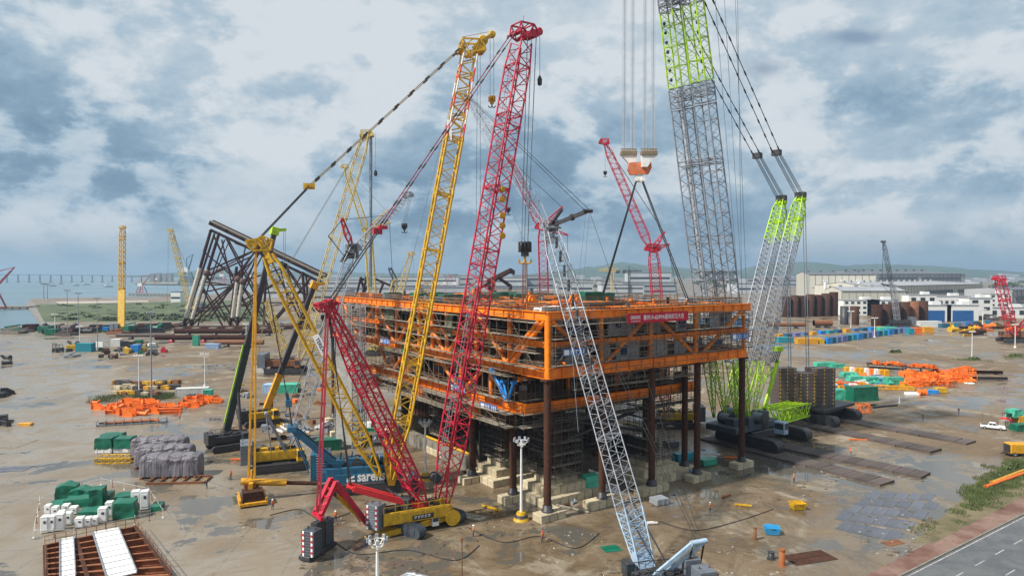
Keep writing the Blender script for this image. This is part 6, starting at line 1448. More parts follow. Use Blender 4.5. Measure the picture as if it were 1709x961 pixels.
tele('yellow telescopic crawler crane with dark upper boom in the left yard', G(436, 708), P3(439, 696, 180), P3(524, 478, 188), [YELO, DRK, DRK], 1.3, YEL, .32)

# ---------------------------------------------------------------- the lying jacket and other tubular frames
t = thing('steel_jacket', 'huge dark tubular steel jacket lying on its side beyond the left yard', 'jacket frame', G(400, 548))
Yf, Yb = 488, 545
def jp(px, py, back=False): return P3(px, py, Yb if back else Yf)
def jt_(p, q, r_, nm='brace', m=JKT):
    b = MB(); b.tube(p, q, r_, n=10); part(nm, b, m, t)
a_, e_ = P3(350, 372, 492), P3(541, 463, 492)
for dx, dy, r_ in ((0, 0, 1.5), (5, -2, 1.5), (2, 12, 1.0)): jt_(P3(350 + dx, 372 + dy, 490 + dx), P3(540 + dx, 462 + dy, 490 + dx), r_, 'top_chord')
b = MB(); u = (e_ - a_).normalized(); b.beam(P3(352, 369, 491), P3(543, 460, 491), 5.5, .8, side=(0, 1, 0)); part('walkway', b, CONW, t)
for k in range(8): jt_(P3(352 + k * 26, 372 + k * 12.4, 488), P3(352 + k * 26, 372 + k * 12.4, 506), .8, 'top_rung')
FR = [((352, 384), (306, 545), 1.5), ((366, 388), (318, 546), 1.5), ((395, 445), (384, 543), 1.5), ((404, 448), (396, 543), 1.5), ((432, 412), (386, 470), .9), ((356, 392), (418, 525), .9), ((376, 395), (430, 500), .9), ((425, 420), (352, 530), .9), ((345, 452), (432, 415), .9), ((345, 462), (420, 428), .8), ((334, 475), (372, 545), .9), ((345, 462), (398, 545), .9), ((318, 545), (398, 468), .9), ((306, 545), (384, 478), .9), ((398, 470), (450, 545), .9), ((385, 470), (432, 545), .9),
      ((432, 420), (398, 500), .9), ((450, 430), (500, 530), .9), ((470, 436), (525, 520), .9), ((520, 462), (450, 545), 1.2), ((505, 455), (512, 545), 1.4), ((480, 445), (402, 470), .8), ((398, 505), (465, 470), .8), ((445, 545), (515, 470), .9), ((510, 545), (470, 440), .8), ((445, 430), (440, 545), 1.3), ((340, 470), (400, 478), .7)]
FR += [((370, 400), (386, 470), .7), ((386, 400), (445, 430), .7), ((410, 410), (398, 470), .7), ((398, 470), (432, 420), .7), ((330, 490), (384, 478), .7), ((324, 515), (390, 510), .7), ((390, 510), (440, 505), .7), ((440, 505), (510, 505), .7), ((465, 435), (480, 500), .7), ((480, 500), (455, 545), .7), ((360, 500), (384, 543), .7), ((420, 500), (396, 543), .7), ((505, 455), (480, 500), .7), ((340, 420), (398, 470), .7), ((352, 384), (340, 420), 1.0), ((375, 400), (350, 470), .7), ((350, 470), (330, 545), .7)]
for p, q, r_ in FR:
    jt_(jp(*p), jp(*q), r_ * .72)
for p, q, r_ in FR[::2]: jt_(P3(p[0] + 6, p[1] + 6, Yb), V((P3(q[0] + 4, q[1] - 3, Yb).x, Yb, max(.8, P3(q[0] + 4, q[1] - 3, Yb).z))), r_ * .6)
for px, py in ((352, 384), (306, 545), (318, 546), (384, 543), (398, 470), (345, 462), (432, 415), (505, 455), (445, 430), (512, 545), (450, 545)): jt_(jp(px, py), P3(px + 6, py + 4, Yb) if py < 540 else V((P3(px, py, Yb).x, Yb, 1.2)), .8, 'cross_tube')
PWR = mat('white_wrap', (.52, .48, .42), .8, dirt=.6, var=.3)
for p, q in (((334, 447), (310, 530)), ((346, 450), (321, 532)), ((397, 462), (388, 530)), ((405, 465), (397, 528))): jt_(jp(*p), jp(*q), 1.5, 'wrapped_leg', PWR)
for px, py in ((397, 466), (405, 470), (345, 456)):
    b = MB(); b.ball(jp(px, py), 2.6, 10, 7); part('node_can', b, mat('red_oxide_node', (.10, .05, .045), .8, dirt=.5) if 'red_oxide_node' not in bpy.data.materials else bpy.data.materials['red_oxide_node'], t)
jt_(P3(292, 548, 484), P3(522, 546, 484), 1.8, 'base_tube'); jt_(P3(300, 545, 530), P3(525, 543, 530), 1.6, 'base_tube')
for k in range(8):
    c = G(300 + k * 28, 550); b = MB(); b.box(c + V((0, 0, .8)), (5, 4, 1.6)); part('support_block', b, CONW, t)
def frame_thing(label, Yd, pts, r_, m=JKT):
    c = P3(pts[0][0][0], 480, Yd); c.z = 0; t = thing('tubular_truss', label, 'jacket frame', c)
    for p, q in pts: 
        b = MB(); b.tube(P3(*p, Yd), P3(*q, Yd + 6), r_, n=8); part('brace', b, m, t)
    for p, q in pts[:3]:
        b = MB(); b.tube(P3(*p, Yd), P3(p[0] + 5, p[1] + 3, Yd + 25), r_, n=8); part('cross_tube', b, m, t)
frame_thing('dark tubular frame far beyond the left end of the deck', 620, (((602, 464), (586, 528)), ((602, 464), (612, 500)), ((612, 463), (596, 525)), ((610, 462), (620, 475)), ((625, 465), (660, 480)), ((660, 480), (650, 525)), ((620, 466), (600, 500)), ((640, 472), (620, 525)), ((586, 528), (660, 520))), 1.1)
frame_thing('dark slanted jacket frame far behind the crimson boom', 560, (((852, 450), (815, 468)), ((852, 453), (790, 486)), ((815, 468), (826, 530)), ((830, 462), (853, 478)), ((853, 478), (845, 500)), ((815, 480), (845, 500)), ((825, 470), (812, 525)), ((845, 500), (848, 530)), ((790, 486), (786, 530))), 1.4)
# ================================================================== THE YARD
random.seed(61)
def gaxes(p, q):
    d_ = (Vector(q) - Vector(p)); return axes((d_.x, d_.y))
def px_m(c): return c.y / F_PX
# ------------------------------------------------------------ lamp masts
def high_mast(px, py, h_, label, base='yb', m=WHT, group=None):
    c = G(px, py); t = thing('lamp_mast', label, 'lamp mast', c, group)
    b = MB(); b.tube(c, c + V((0, 0, h_)), .26, .14, n=10); part('pole', b, m, t)
    b = MB(); r_ = 1.05; n = 14
    for rr, z in ((r_, h_ - .2), (r_ * .62, h_ - .75)):
        for k in range(n):
            a, e_ = 2 * math.pi * k / n, 2 * math.pi * (k + 1) / n; b.tube(c + V((rr * math.cos(a), rr * math.sin(a), z)), c + V((rr * math.cos(e_), rr * math.sin(e_), z)), .06, n=4)
    for k in range(6):
        a = 2 * math.pi * k / 6; b.tube(c + V((0, 0, h_ - 1.3)), c + V((r_ * math.cos(a), r_ * math.sin(a), h_ - .2)), .05, n=4)
    part('lamp_ring', b, m, t)
    for k in range(8):
        a = 2 * math.pi * (k + .3) / 8; d_ = V((math.cos(a), math.sin(a), 0)); b = MB(); b.box(c + d_ * 1.2 + V((0, 0, h_ + .05)), (.42, .22, .5), ax=(d_.cross(UP), d_, UP), bev=.04); part('floodlight', b, SIL, t)
    if base == 'yb':
        b = MB(); b2 = MB()
        for k, (s_, z) in enumerate(((1.9, 0), (1.6, .45), (1.2, .9))):
            (b if k != 1 else b2).lathe(c + V((0, 0, z)), [(s_ * .72, 0), (s_ * .6, .45)], 8)
        part('base_guard', b, YEL, t); part('base_band', b2, DRK, t)
    return t
high_mast(870, 867, 13.0, 'white lamp mast with a floodlight crown and yellow black base beside the corner prop')
high_mast(710, 800, 11.2, 'white lamp mast with floodlight crown seen through the crimson boom')
high_mast(630, 1010, 8.0, 'white lamp crown at the bottom edge left of the silver tank roof')
high_mast(253, 666, 27.5, 'tall dark grey lamp mast in the left yard behind the orange pieces', 'n', GRY)
def lamp(px, py, pyt, label, m=WHT, group='slim yard lamp posts'):
    c = G(px, py); h_ = max(6, (py - pyt) * c.y / F_PX); t = thing('lamp_post', label, 'lamp post', c, group); k_ = max(1.0, c.y / 320)
    b = MB(); b.tube(c, c + V((0, 0, h_)), .20 * k_, .12 * k_, n=8); b.lathe(c, [(.6 * k_, 0), (.45 * k_, .7)], 8); part('pole', b, m, t)
    b = MB(); b.tube(c + V((-1.4 * k_, 0, h_)), c + V((1.4 * k_, 0, h_)), .09 * k_, n=5)
    for x in (-1.3, -.5, .5, 1.3): b.box(c + V((x * k_, -.1, h_ + .25 * k_)), (.5 * k_, .4 * k_, .4 * k_), bev=.04)
    part('lamp_head', b, m, t)
for px, py, pt, lb, m_ in ((232, 653, 594, 'white lamp post in the left yard beside the tall dark mast', WHT), (342, 645, 591, 'white lamp post behind the long white cabin', WHT), (133, 573, 545, 'white lamp post by the teal container in the far left yard', WHT), (163, 583, 498, 'grey lamp post rising before the meadow', GRY), (113, 560, 485, 'thin grey lamp post left of the upright yellow crane', GRY), (131, 553, 490, 'grey lamp post with a wide head over the meadow', GRY), (92, 551, 525, 'short white lamp post at the inlet corner', WHT),
    (411, 568, 541, 'white lamp post beside the brown pipe and green boom', WHT), (73, 500, 474, 'thin dark lamp post on the far breakwater, left of a pair', GRY), (79, 500, 475, 'thin dark lamp post on the far breakwater, right of a pair', GRY), (1420, 552, 520, 'white lamp post before the upright pile cans on the right', WHT), (1459.5, 563, 531, 'white lamp post behind the long blue container row', WHT), (1622, 598, 554, 'white lamp post standing alone on the right yard', WHT), (1640, 543, 517, 'white lamp post right of the white site cabin', WHT), (1694, 580, 542, 'white lamp post in front of the crimson crane at the right edge', WHT), (568, 705, 664, 'white post holding a notice sheet left of the crimson mast', WHT)): lamp(px, py, pt, lb, m_)
c = G(568, 705); b = MB(); b.box(c + V((1.6, 0, 3.0)), (2.6, .06, 5.0)); t = thing('notice_sheet', 'white notice sheet with lines of writing hung on a post', 'notice', c + V((1.6, 0, .5))); part('sheet', b, WHP, t)
b = MB()
for k in range(8): b.box(c + V((1.55 + .1 * (k % 3), -.05, 5.0 - k * .55)), (2.0 - .3 * (k % 3), .02, .14))
part('lettering', b, NAV, t, kind='stuff')
c = G(771, 985); b = MB(); b.tube(c, c + V((0, 0, 6.6)), .08, n=8); b.box(c + V((0, 0, 6.5)), (.3, .3, .45)); b.lathe(c, [(.4, 0), (.3, .3)], 8); solo('thin_pole', b, RST, 'thin rusty pole at the bottom edge right of the crimson crane', 'pole', c)

# ------------------------------------------------------------ containers and boxes
def container(px, py, wpx, hpx, m, label, dep=2.6, rz=0.0, group=None, nm='container', cat='container', door=True):
    c = G(px, py); k = px_m(c); w_, h_ = wpx * k, hpx * k; t = thing(nm, label, cat, c, group); ax = (V((math.cos(rz), math.sin(rz), 0)), V((-math.sin(rz), math.cos(rz), 0)), UP); c2 = c + ax[1] * dep / 2
    b = MB(); b.box(c2 + V((0, 0, h_ / 2 + .08)), (w_ - .2, dep - .16, h_ - .14), ax=ax)
    n = max(4, int(w_ / .45))
    for i in range(n):
        for sg in (-1, 1): b.box(c2 + ax[0] * (-w_ / 2 + w_ * (i + .5) / n) + ax[1] * (sg * (dep / 2 - .07)) + V((0, 0, h_ / 2 + .08)), (w_ / n * .5, .1, h_ - .3), ax=ax)
    part('body', b, m, t); b = MB()
    for sx_ in (-1, 1):
        for sy_ in (-1, 1): b.box(c2 + ax[0] * sx_ * (w_ / 2 - .08) + ax[1] * sy_ * (dep / 2 - .08) + V((0, 0, h_ / 2)), (.18, .18, h_), ax=ax)
    for z in (.1, h_ - .06):
        for sy_ in (-1, 1): b.box(c2 + ax[1] * sy_ * (dep / 2 - .06) + V((0, 0, z)), (w_, .14, .16), ax=ax)
        for sx_ in (-1, 1): b.box(c2 + ax[0] * sx_ * (w_ / 2 - .06) + V((0, 0, z)), (.14, dep, .16), ax=ax)
    part('corner_frame', b, m, t)
    if door:
        b = MB()
        for sy_ in (-.24, .24): b.box(c2 + ax[0] * (w_ / 2 + .02) + ax[1] * dep * sy_ + V((0, 0, h_ / 2)), (.06, dep * .42, h_ * .86), ax=ax); b.tube(c2 + ax[0] * (w_ / 2 + .08) + ax[1] * dep * sy_ + V((0, 0, .2)), c2 + ax[0] * (w_ / 2 + .08) + ax[1] * dep * sy_ + V((0, 0, h_ - .2)), .03, n=4)
        part('door', b, m, t)
    return t
WBX = mat('white_site_cabin', (.66, .66, .64), .55, dirt=.2)
container(139, 587, 26, 14, TEAL, 'teal open container at the front of the far left yard cluster', 4); container(192, 578, 16, 12, WBX, 'white box container behind the blue skip in the left yard', 4); container(224, 588, 13, 12, BRB, 'blue box container right of the white one in the left yard', 3.5); container(175, 553, 9, 7, BRB, 'small blue container near the foot of the upright yellow crane', 4)
t = container(320, 662, 51, 14, WBX, 'long white site cabin beside the orange pieces in the left yard', 3.2, R(14)); container(346, 664, 13, 13, GTL, 'small green hut right of the long white cabin', 2.6, R(10), nm='hut', cat='hut'); container(320, 668, 18, 9, DRK, 'dark green skip in front of the long white cabin', 2.5, R(4), door=False)
container(325.5, 577, 9, 17, GTL, 'green portable cabin before the maroon pipe', 3); container(353, 582, 22, 8, mat('blue_white_box', (.30, .42, .62), .5, dirt=.3), 'blue and white tank box under the brown pipe', 4)
container(548, 752, 40, 18, GTP, 'dark green container behind the blue A-frame', 3, R(12)); container(476, 656, 40, 14, GTL, 'flat truck load under a green sheet behind the yellow telescopic boom', 5, R(6), nm='sheeted_load', cat='sheeted load', door=False); container(445, 657, 14, 15, mat('white_blue_cab', (.35, .5, .7), .5), 'pale blue and white cab left of the green sheeted load', 4, nm='truck_cab', cat='truck'); container(432, 622, 16, 10, WBX, 'white van beside the far yellow crane base', 4, nm='van', cat='van', door=False)
# long blue container row at the right
cols = [BLU, TEAL, BRB, BLU, mat('dusty_blue', (.10, .17, .32), .6, dirt=.3), mat('violet_blue', (.14, .15, .36), .6, dirt=.3)]
for i in range(17):
    px = 1384 + i * 8.6; py = 574 - i * 1.28; container(px, py, 8.2, 9.5 - i * .1, cols[(i * 7 + 2) % 6], 'small blue or violet container in the long row on the right yard', 5, R(20), 'containers in the long blue row')
for i in range(14):
    px = 1304 + i * 14; py = 563 - i * 1.1; container(px, py, 10, 5, cols[(i * 5 + 1) % 6] if i % 4 else YELO, 'low container in the second row behind the blue one', 4, R(18), 'containers in the second row')
for px, py, w_, m_, lb in ((1341, 574, 18, YELO, 'yellow container at the left end of the long blue row, left one'), (1358, 574, 15, YELO, 'yellow container at the left end of the long blue row, right one'), (1372, 574, 8, YEL, 'narrow yellow container joining the long blue row'), (1312, 572, 24, TEAL, 'teal container beside the grey mast feet'), (1533, 556, 12, ORB, 'orange container near the right end of the long row'), (1551, 555, 16, YELO, 'amber container at the right end of the long row'), (1522, 557, 9, TEAL, 'teal container just left of the orange one in the row')): container(px, py, w_, 9, m_, lb, 5)
tarped('green_tarp_load', 'flat turquoise tarpaulin load behind the long blue container row', G(1480, 551), (14, 8, 2.2), axes((1, 0)), GTL)
container(1554, 546, 35, 10, WBX, 'white two room site cabin on the right yard', 6, nm='site_cabin', cat='site cabin')
for i in range(13):
    px = 1576 + i * 6.4; container(px, 547 - i * .5, 6, 6.5, (cols + [YELO, GRY])[(i * 3) % 8], 'small coloured container in the row right of the white site cabin', 5, 0, 'containers right of the white site cabin', door=False)

# upright pile cans, right
def can(px, py, wpx, hpx, label, group=None, m=BRN, dy=0):
    c = G(px, py) + V((0, dy, 0)); k = px_m(c); r_, h_ = wpx * k / 2, hpx * k; b = MB(); n = 18
    pr = [(r_, 0), (r_, h_), (r_ * .92, h_), (r_ * .92, h_ * .6)]; b.lathe(c, pr, n)
    for z in (.33, .66): b.lathe(c + V((0, 0, h_ * z)), [(r_ * 1.012, 0), (r_ * 1.012, .25)], n)
    return solo('pile_can', b, m, label, 'steel can', c, group)
for i in range(7): can(1312 + i * 13.2, 529 - i * .3, 13.5, (34, 36, 35, 37, 36, 38, 40)[i], 'huge brown steel can standing upright in the long wall of cans', 'brown cans in the long wall', BRN if i % 2 else JKT)
can(1409, 541, 13, 30, 'dark steel can standing alone, left of a pair', None, DRK); can(1426, 541, 14, 30, 'rusty steel can standing alone, right of a pair')
for i in range(6): can(1463 + i * 15.2, 544 - i * .8, 17, 36 + (i > 1) * 2, 'broad brown steel can in the right hand group by the grey crane', 'brown cans by the grey crane', (JKT, BRN, BRN, BRN, RST, BRN)[i])
for px, r_ in ((1377, 1), (1407, 1), (1433, 1)):
    c = P3(px, 492, 760); c.z = 0; b = MB(); b.tube(c, c + V((0, 0, 31)), 1.6, n=8); b.box(c + V((0, 0, 31.3)), (4.5, 3, 1.2)); solo('vent_stack', b, WHT, {1377: 'white vent stack left of three before the beige hall', 1407: 'white vent stack in the middle of three before the beige hall', 1433: 'white vent stack right of three before the beige hall'}[px], 'vent stack', c)
def pipe_on_cradles(px0, px1, py, r_, label, m=JKT, red=True, cat='pipe'):
    a, e_ = G(px0, py), G(px1, py); t = thing('steel_pipe', label, cat, (a + e_) / 2)
    b = MB(); z = V((0, 0, r_ + 1.3)); d_ = (e_ - a).normalized(); b.tube(a + z, e_ + z, r_, n=14); b.lathe(a + z, [(r_ * 1.03, 0), (r_ * 1.03, .6)], 14, d_); part('pipe', b, m, t)
    n = max(2, int((e_ - a).length / 14))
    for k in range(n):
        c = a.lerp(e_, (k + .5) / n); b = MB(); b.box(c + V((0, 0, .45)), (2.2, r_ * 2.2, .9)); b.prism([c + V((-.8, -r_, .9)), c + V((.8, -r_, .9)), c + V((.5, -r_ * .6, 2.0)), c + V((-.5, -r_ * .6, 2.0))], V((0, 1, 0)), .5); b.prism([c + V((-.8, r_ * .6, .9)), c + V((.8, r_ * .6, .9)), c + V((.5, r_ * .6, 2.0)), c + V((-.5, r_ * .6, 2.0))], V((0, 1, 0)), .5); part('cradle', b, RED if red else DRK, t)
pipe_on_cradles(260, 420, 571, 1.5, 'long maroon pipe on red cradles before the lying jacket'); pipe_on_cradles(358, 440, 579, 1.35, 'brown pipe on dark stands right of the green cabin', RST, False); pipe_on_cradles(292, 470, 560, 1.6, 'dark pipe stretched along the foot of the lying jacket', JKT, False); pipe_on_cradles(195, 290, 566, 1.1, 'rusty grey pipe behind the maroon one', MATW, False); pipe_on_cradles(232, 272, 551, 1.8, 'short maroon pipe left of the lying jacket', JKT, False)
pipe_on_cradles(1358, 1388, 547, 2.2, 'brown tank on legs before the wall of cans', RST, False, 'tank'); pipe_on_cradles(1280, 1345, 548, 1.5, 'long brown pipe behind the lattice mast feet', RST, False)
c = G(274, 588); b = MB(); b.box(c + V((0, 0, .8)), (2.6, 2.2, 1.2)); b.prism([c + V((-1.2, -1.1, 1.4)), c + V((1.2, -1.1, 1.4)), c + V((.6, -1.1, 2.8)), c + V((-.6, -1.1, 2.8))], V((0, 1, 0)), .6); solo('pipe_cradle', b, RED, 'single red pipe cradle standing empty in the left yard', 'cradle', c)

# ------------------------------------------------------------ heaps of goods, piece by piece
def steel_frame(c, ax, ln, wd, h_, m, label, group=None, r=.14, nm='steel_truss', cat='steel frame', diag_=True, seg=3):
    b = MB(); c = Vector(c)
    def q(x, y, z): return c + ax[0] * (x * ln / 2) + ax[1] * (y * wd / 2) + V((0, 0, z))
    for y in (-1, 1):
        for z in (r, h_): b.tube(q(-1, y, z), q(1, y, z), r, n=5)
        for k in range(seg + 1): x = -1 + 2 * k / seg; b.tube(q(x, y, r), q(x, y, h_), r * .8, n=5)
        if diag_:
            for k in range(seg): b.tube(q(-1 + 2 * k / seg, y, r), q(-1 + 2 * (k + 1) / seg, y, h_), r * .7, n=4)
    for k in range(seg + 1):
        x = -1 + 2 * k / seg
        for z in (r, h_): b.tube(q(x, -1, z), q(x, 1, z), r * .8, n=4)
    return solo(nm, b, m, label, cat, c, group)
def odd_piece(c, rz, s_, m, label, group, kind):
    ax = (V((math.cos(rz), math.sin(rz), 0)), V((-math.sin(rz), math.cos(rz), 0)), UP); b = MB(); c = Vector(c)
    if kind == 0:    # beam with end plates
        b.ibeam(c - ax[0] * 2.2 * s_ + V((0, 0, .45 * s_)), c + ax[0] * 2.2 * s_ + V((0, 0, .45 * s_)), .5 * s_, .8 * s_, .1, .1)
        for k in (-1, 1): b.box(c + ax[0] * 2.2 * s_ * k + V((0, 0, .5 * s_)), (.12, .9 * s_, 1.0 * s_), ax=ax)
    elif kind == 1:  # elbow / tube with flange
        b.tube(c - ax[0] * 1.6 * s_ + V((0, 0, .6 * s_)), c + ax[0] * 1.2 * s_ + V((0, 0, .6 * s_)), .55 * s_, n=10); b.lathe(c - ax[0] * 1.7 * s_ + V((0, 0, .6 * s_)), [(.8 * s_, 0), (.8 * s_, .2 * s_)], 12, ax[0]); b.tube(c + ax[0] * .4 * s_ + V((0, 0, .6 * s_)), c + ax[0] * .9 * s_ + ax[1] * 1.2 * s_ + V((0, 0, 1.3 * s_)), .4 * s_, n=8)
    elif kind == 2:  # bracket plates
        for k in (-1, 0, 1): b.prism([c + ax[1] * k * .7 * s_ + ax[0] * x * s_ + V((0, 0, z * s_)) for x, z in ((-1.4, 0), (1.4, 0), (1.2, .6), (-.2, 1.5), (-1.4, 1.5))], ax[1], .12 * s_)
        b.box(c + V((0, 0, .08)), (2.9 * s_, 2.0 * s_, .16), ax=ax); b.box(c - ax[0] * 1.4 * s_ + V((0, 0, .8 * s_)), (.14, 2.0 * s_, 1.5 * s_), ax=ax)
    elif kind == 3:  # low open frame
        for y in (-1, 1): b.beam(c - ax[0] * 2 * s_ + ax[1] * y * s_ + V((0, 0, .3 * s_)), c + ax[0] * 2 * s_ + ax[1] * y * s_ + V((0, 0, .3 * s_)), .3 * s_, .5 * s_)
        for k in range(4): b.beam(c + ax[0] * (-1.9 + k * 1.27) * s_ - ax[1] * s_ + V((0, 0, .35 * s_)), c + ax[0] * (-1.9 + k * 1.27) * s_ + ax[1] * s_ + V((0, 0, .35 * s_)), .2 * s_, .3 * s_)
        b.beam(c - ax[0] * 1.9 * s_ + V((0, 0, .7 * s_)), c + ax[0] * 1.4 * s_ + V((0, 0, 1.2 * s_)), .3 * s_, .3 * s_)
    else:            # crate on skids
        b.box(c + V((0, 0, .75 * s_)), (2.4 * s_, 1.7 * s_, 1.2 * s_), ax=ax, bev=.06)
        for k in (-1, 1): b.box(c + ax[1] * k * .6 * s_ + V((0, 0, .08)), (2.6 * s_, .2, .15), ax=ax); b.box(c + ax[0] * k * .7 * s_ + V((0, 0, .75 * s_)), (.12, 1.78 * s_, 1.26 * s_), ax=ax)
    nmk = ('steel_beam', 'pipe_elbow', 'bracket', 'beam_grid', 'crate')[kind]
    return solo(nmk, b, m, label, nmk.replace('_', ' '), c, group)
KN = ('steel beam with end plates', 'flanged pipe piece', 'plated bracket', 'low open beam grid', 'boxed crate on skids')
# orange pieces by the silver rack, left yard
for i in range(58):
    k = i % 5 if i % 5 != 4 else 2; u = random.random(); px = random.uniform(158, 358); lo = 668 + (358 - px) * .02; hi = 694 - max(0, (px - 270)) * .26; py = random.uniform(lo, max(lo + 2, hi))
    if px < 190 and py > 686: continue
    odd_piece(G(px, py), random.uniform(-.8, .8), random.uniform(.8, 1.5), ORB, 'orange %s in the heap of orange pieces in the left yard' % KN[k], 'orange pieces in the left yard heap: ' + KN[k], k)
# dark and cream blocks behind them
for i in range(44):
    row = i % 3; px = 192 + (i // 3) * 7.4 + random.uniform(-2, 2); py = (641, 649, 659)[row] + random.uniform(-1.5, 1.5)
    if row == 2 and px > 272: continue
    m_ = (BRN, CON, YEL, DRK, CON, RST, MATW, YELO)[random.randrange(8)]; cn_ = 'dark' if m_ in (BRN, DRK, RST, MATW) else 'cream' if m_ is CON else 'yellow'
    odd_piece(G(px, py), random.uniform(-.3, .3), random.uniform(.7, 1.15), m_, '%s crate in the rows of boxes behind the orange heap in the left yard' % cn_, '%s crates behind the orange heap' % cn_, 4)
# far left cluster
for i in range(56):
    px = random.uniform(110, 258); py = random.uniform(576, 604) if px < 195 else random.uniform(574, 592)
    if 124 < px < 156 and py > 578: continue
    m_ = random.choice((DRK, DRK, GTP, MATW, YEL, BRN, CONW, GRY, WHT)); k = random.choice((1, 2, 3, 4, 4)); cn_ = {DRK: 'black', GTP: 'dark green', MATW: 'brown', YEL: 'yellow', BRN: 'rusty', CONW: 'grey', GRY: 'grey', WHT: 'white'}[m_]
    odd_piece(G(px, py), random.uniform(0, 3), random.uniform(1.0, 2.0), m_, '%s %s in the store around the teal container' % (cn_, KN[k]), '%s pieces around the teal container: %s' % (cn_, KN[k]), k)
for i in range(46):
    px = random.uniform(0, 300); py = random.uniform(548, 560) if px < 200 else random.uniform(545, 556); m_ = random.choice((DRK, BRN, JKT, GTP, MATW, RST, CONW)); k = random.choice((1, 3, 4, 0)); cn_ = {DRK: 'black', GTP: 'dark green', MATW: 'brown', JKT: 'maroon', BRN: 'rusty', CONW: 'grey', RST: 'rusty'}[m_]
    odd_piece(G(px, py), random.uniform(-.5, .5), random.uniform(1.8, 4.0), m_, '%s %s in the dark steel line along the inlet' % (cn_, KN[k]), '%s steel along the inlet: %s' % (cn_, KN[k]), k)
for i in range(30):
    px = random.uniform(0, 18); py = random.choice((596, 606, 632, 707, 660)) + random.uniform(-4, 4)
    if i > 9: break
    odd_piece(G(px, py), random.uniform(0, 3), random.uniform(.9, 1.5), DRK, 'dark %s lying at the left picture edge' % KN[i % 5], 'dark pieces at the left edge: ' + KN[i % 5], i % 5)
# long rack
a, e_ = G(162, 711), G(278, 704); t = thing('pipe_rack', 'long low rusty rack of steel lengths in front of the orange heap', 'pipe rack', (a + e_) / 2); d_ = (e_ - a).normalized(); n_ = V((-d_.y, d_.x, 0))
b = MB(); b.beam(a + V((0, 0, .3)), e_ + V((0, 0, .3)), 1.6, .4); b.beam(a + V((0, 0, .3)) + n_ * 1.5, e_ + V((0, 0, .3)) + n_ * 1.5, .3, .4)
for k in range(9): c = a.lerp(e_, k / 8); b.tube(c - n_ * .8, c - n_ * .8 + V((0, 0, 1.5)), .1, n=4); b.tube(c + n_ * .8, c + n_ * .8 + V((0, 0, 1.5)), .1, n=4)
part('rack', b, GRY, t)
for k in range(6): b = MB(); b.tube(a.lerp(e_, random.uniform(.0, .25)) + n_ * (-.6 + .24 * k) + V((0, 0, .75)), a.lerp(e_, random.uniform(.7, 1)) + n_ * (-.6 + .24 * k) + V((0, 0, .75)), .2, n=8); part('steel_length', b, (RST, ORB, JKT, RST, BRN, ORB)[k], t)
c = G(43, 709); b = MB(); b.box(c + V((0, 0, .35)), (3.4, 1.4, .5), bev=.05); b.box(c + V((0, 0, .05)), (3.0, 1.6, .1)); solo('amber_box', b, YELO, 'flat amber box lying alone on the pale apron', 'box', c)
# grey wrapped bundles
gx = axes((1, .10)); 
for i, (px, py, lb) in enumerate(((262, 766, 'grey wrapped bundle at the back of the three, partly hidden'), (270, 781, 'grey wrapped bundle in the middle of the three'), (281, 798, 'grey wrapped bundle at the front of the three with creased sheet'))):
    c = G(px, py) + gx[1] * 1.9; t = thing('wrapped_bundle', lb, 'wrapped bundle', c); mb = MB(); n, m_ = 72, 34; vs = []; W, D_, H_ = 5.6, 1.9, 4.4
    for j in range(m_ + 1):
        v = j / m_ * math.pi   # cross section: rounded loaf
        for i2 in range(n + 1):
            u = i2 / n * 2 - 1; e2 = (1 - abs(u) ** 9) ** .35 if abs(u) < 1 else 0.0
            y = -math.cos(v); z = math.sin(v); y = math.copysign(abs(y) ** .35, y); z = abs(z) ** .35
            nz = mnoise.noise(V((u * 4 + i * 9, v * 3, i))) * .22 - abs(mnoise.noise(V((u * 9 + v * 3, v * 5 - u * 4, i + 4)))) * .26 - abs(mnoise.noise(V((u * 22, v * 12 + u * 9, i + 14)))) * .10 + .06
            sc_ = .80 + .20 * e2
            vs.append(c + gx[0] * (u * W) + gx[1] * ((y * D_ + nz * (1 if y > 0 else -1)) * sc_) + V((0, 0, .35 + max(0, (z * (H_ - .35)) + nz * .7 * z) * sc_)))
    fs = [(j * (n + 1) + k, j * (n + 1) + k + 1, (j + 1) * (n + 1) + k + 1, (j + 1) * (n + 1) + k) for j in range(m_) for k in range(n)]
    fs += [tuple(j * (n + 1) for j in range(m_ + 1)), tuple(j * (n + 1) + n for j in range(m_, -1, -1))]
    mb.add(vs, fs, True); part('tarpaulin', mb, PTP, t)
    b = MB()
    for k in range(6): b.box(c + gx[0] * (-5 + 2 * k) + V((0, 0, .17)), (.4, 4.6, .34), ax=gx)
    part('skid', b, RST, t, kind='stuff')
    b = MB()
    for k in range(5):
        x = -4.4 + 2.2 * k; pts = [c + gx[0] * x + gx[1] * (math.copysign(abs(-math.cos(v)) ** .35, -math.cos(v)) * (D_ + .12)) + V((0, 0, .35 + abs(math.sin(v)) ** .35 * (H_ - .2))) for v in [math.pi * q / 10 for q in range(11)]]; b.path(pts, .035, 4)
    part('lashing', b, BLK, t, kind='stuff')
b = MB()
def frame_low(px, py, w_, d_, h_, m, lb): steel_frame(G(px, py), axes((1, .08)), w_, d_, h_, m, lb, None, .12, seg=5)
frame_low(194, 770, 7.2, 3.0, 1.1, YEL, 'low yellow steel frame beside the wrapped bundles'); frame_low(300, 802, 10.6, 4.2, .35, RST, 'flat rusty skid frame under the front wrapped bundle')
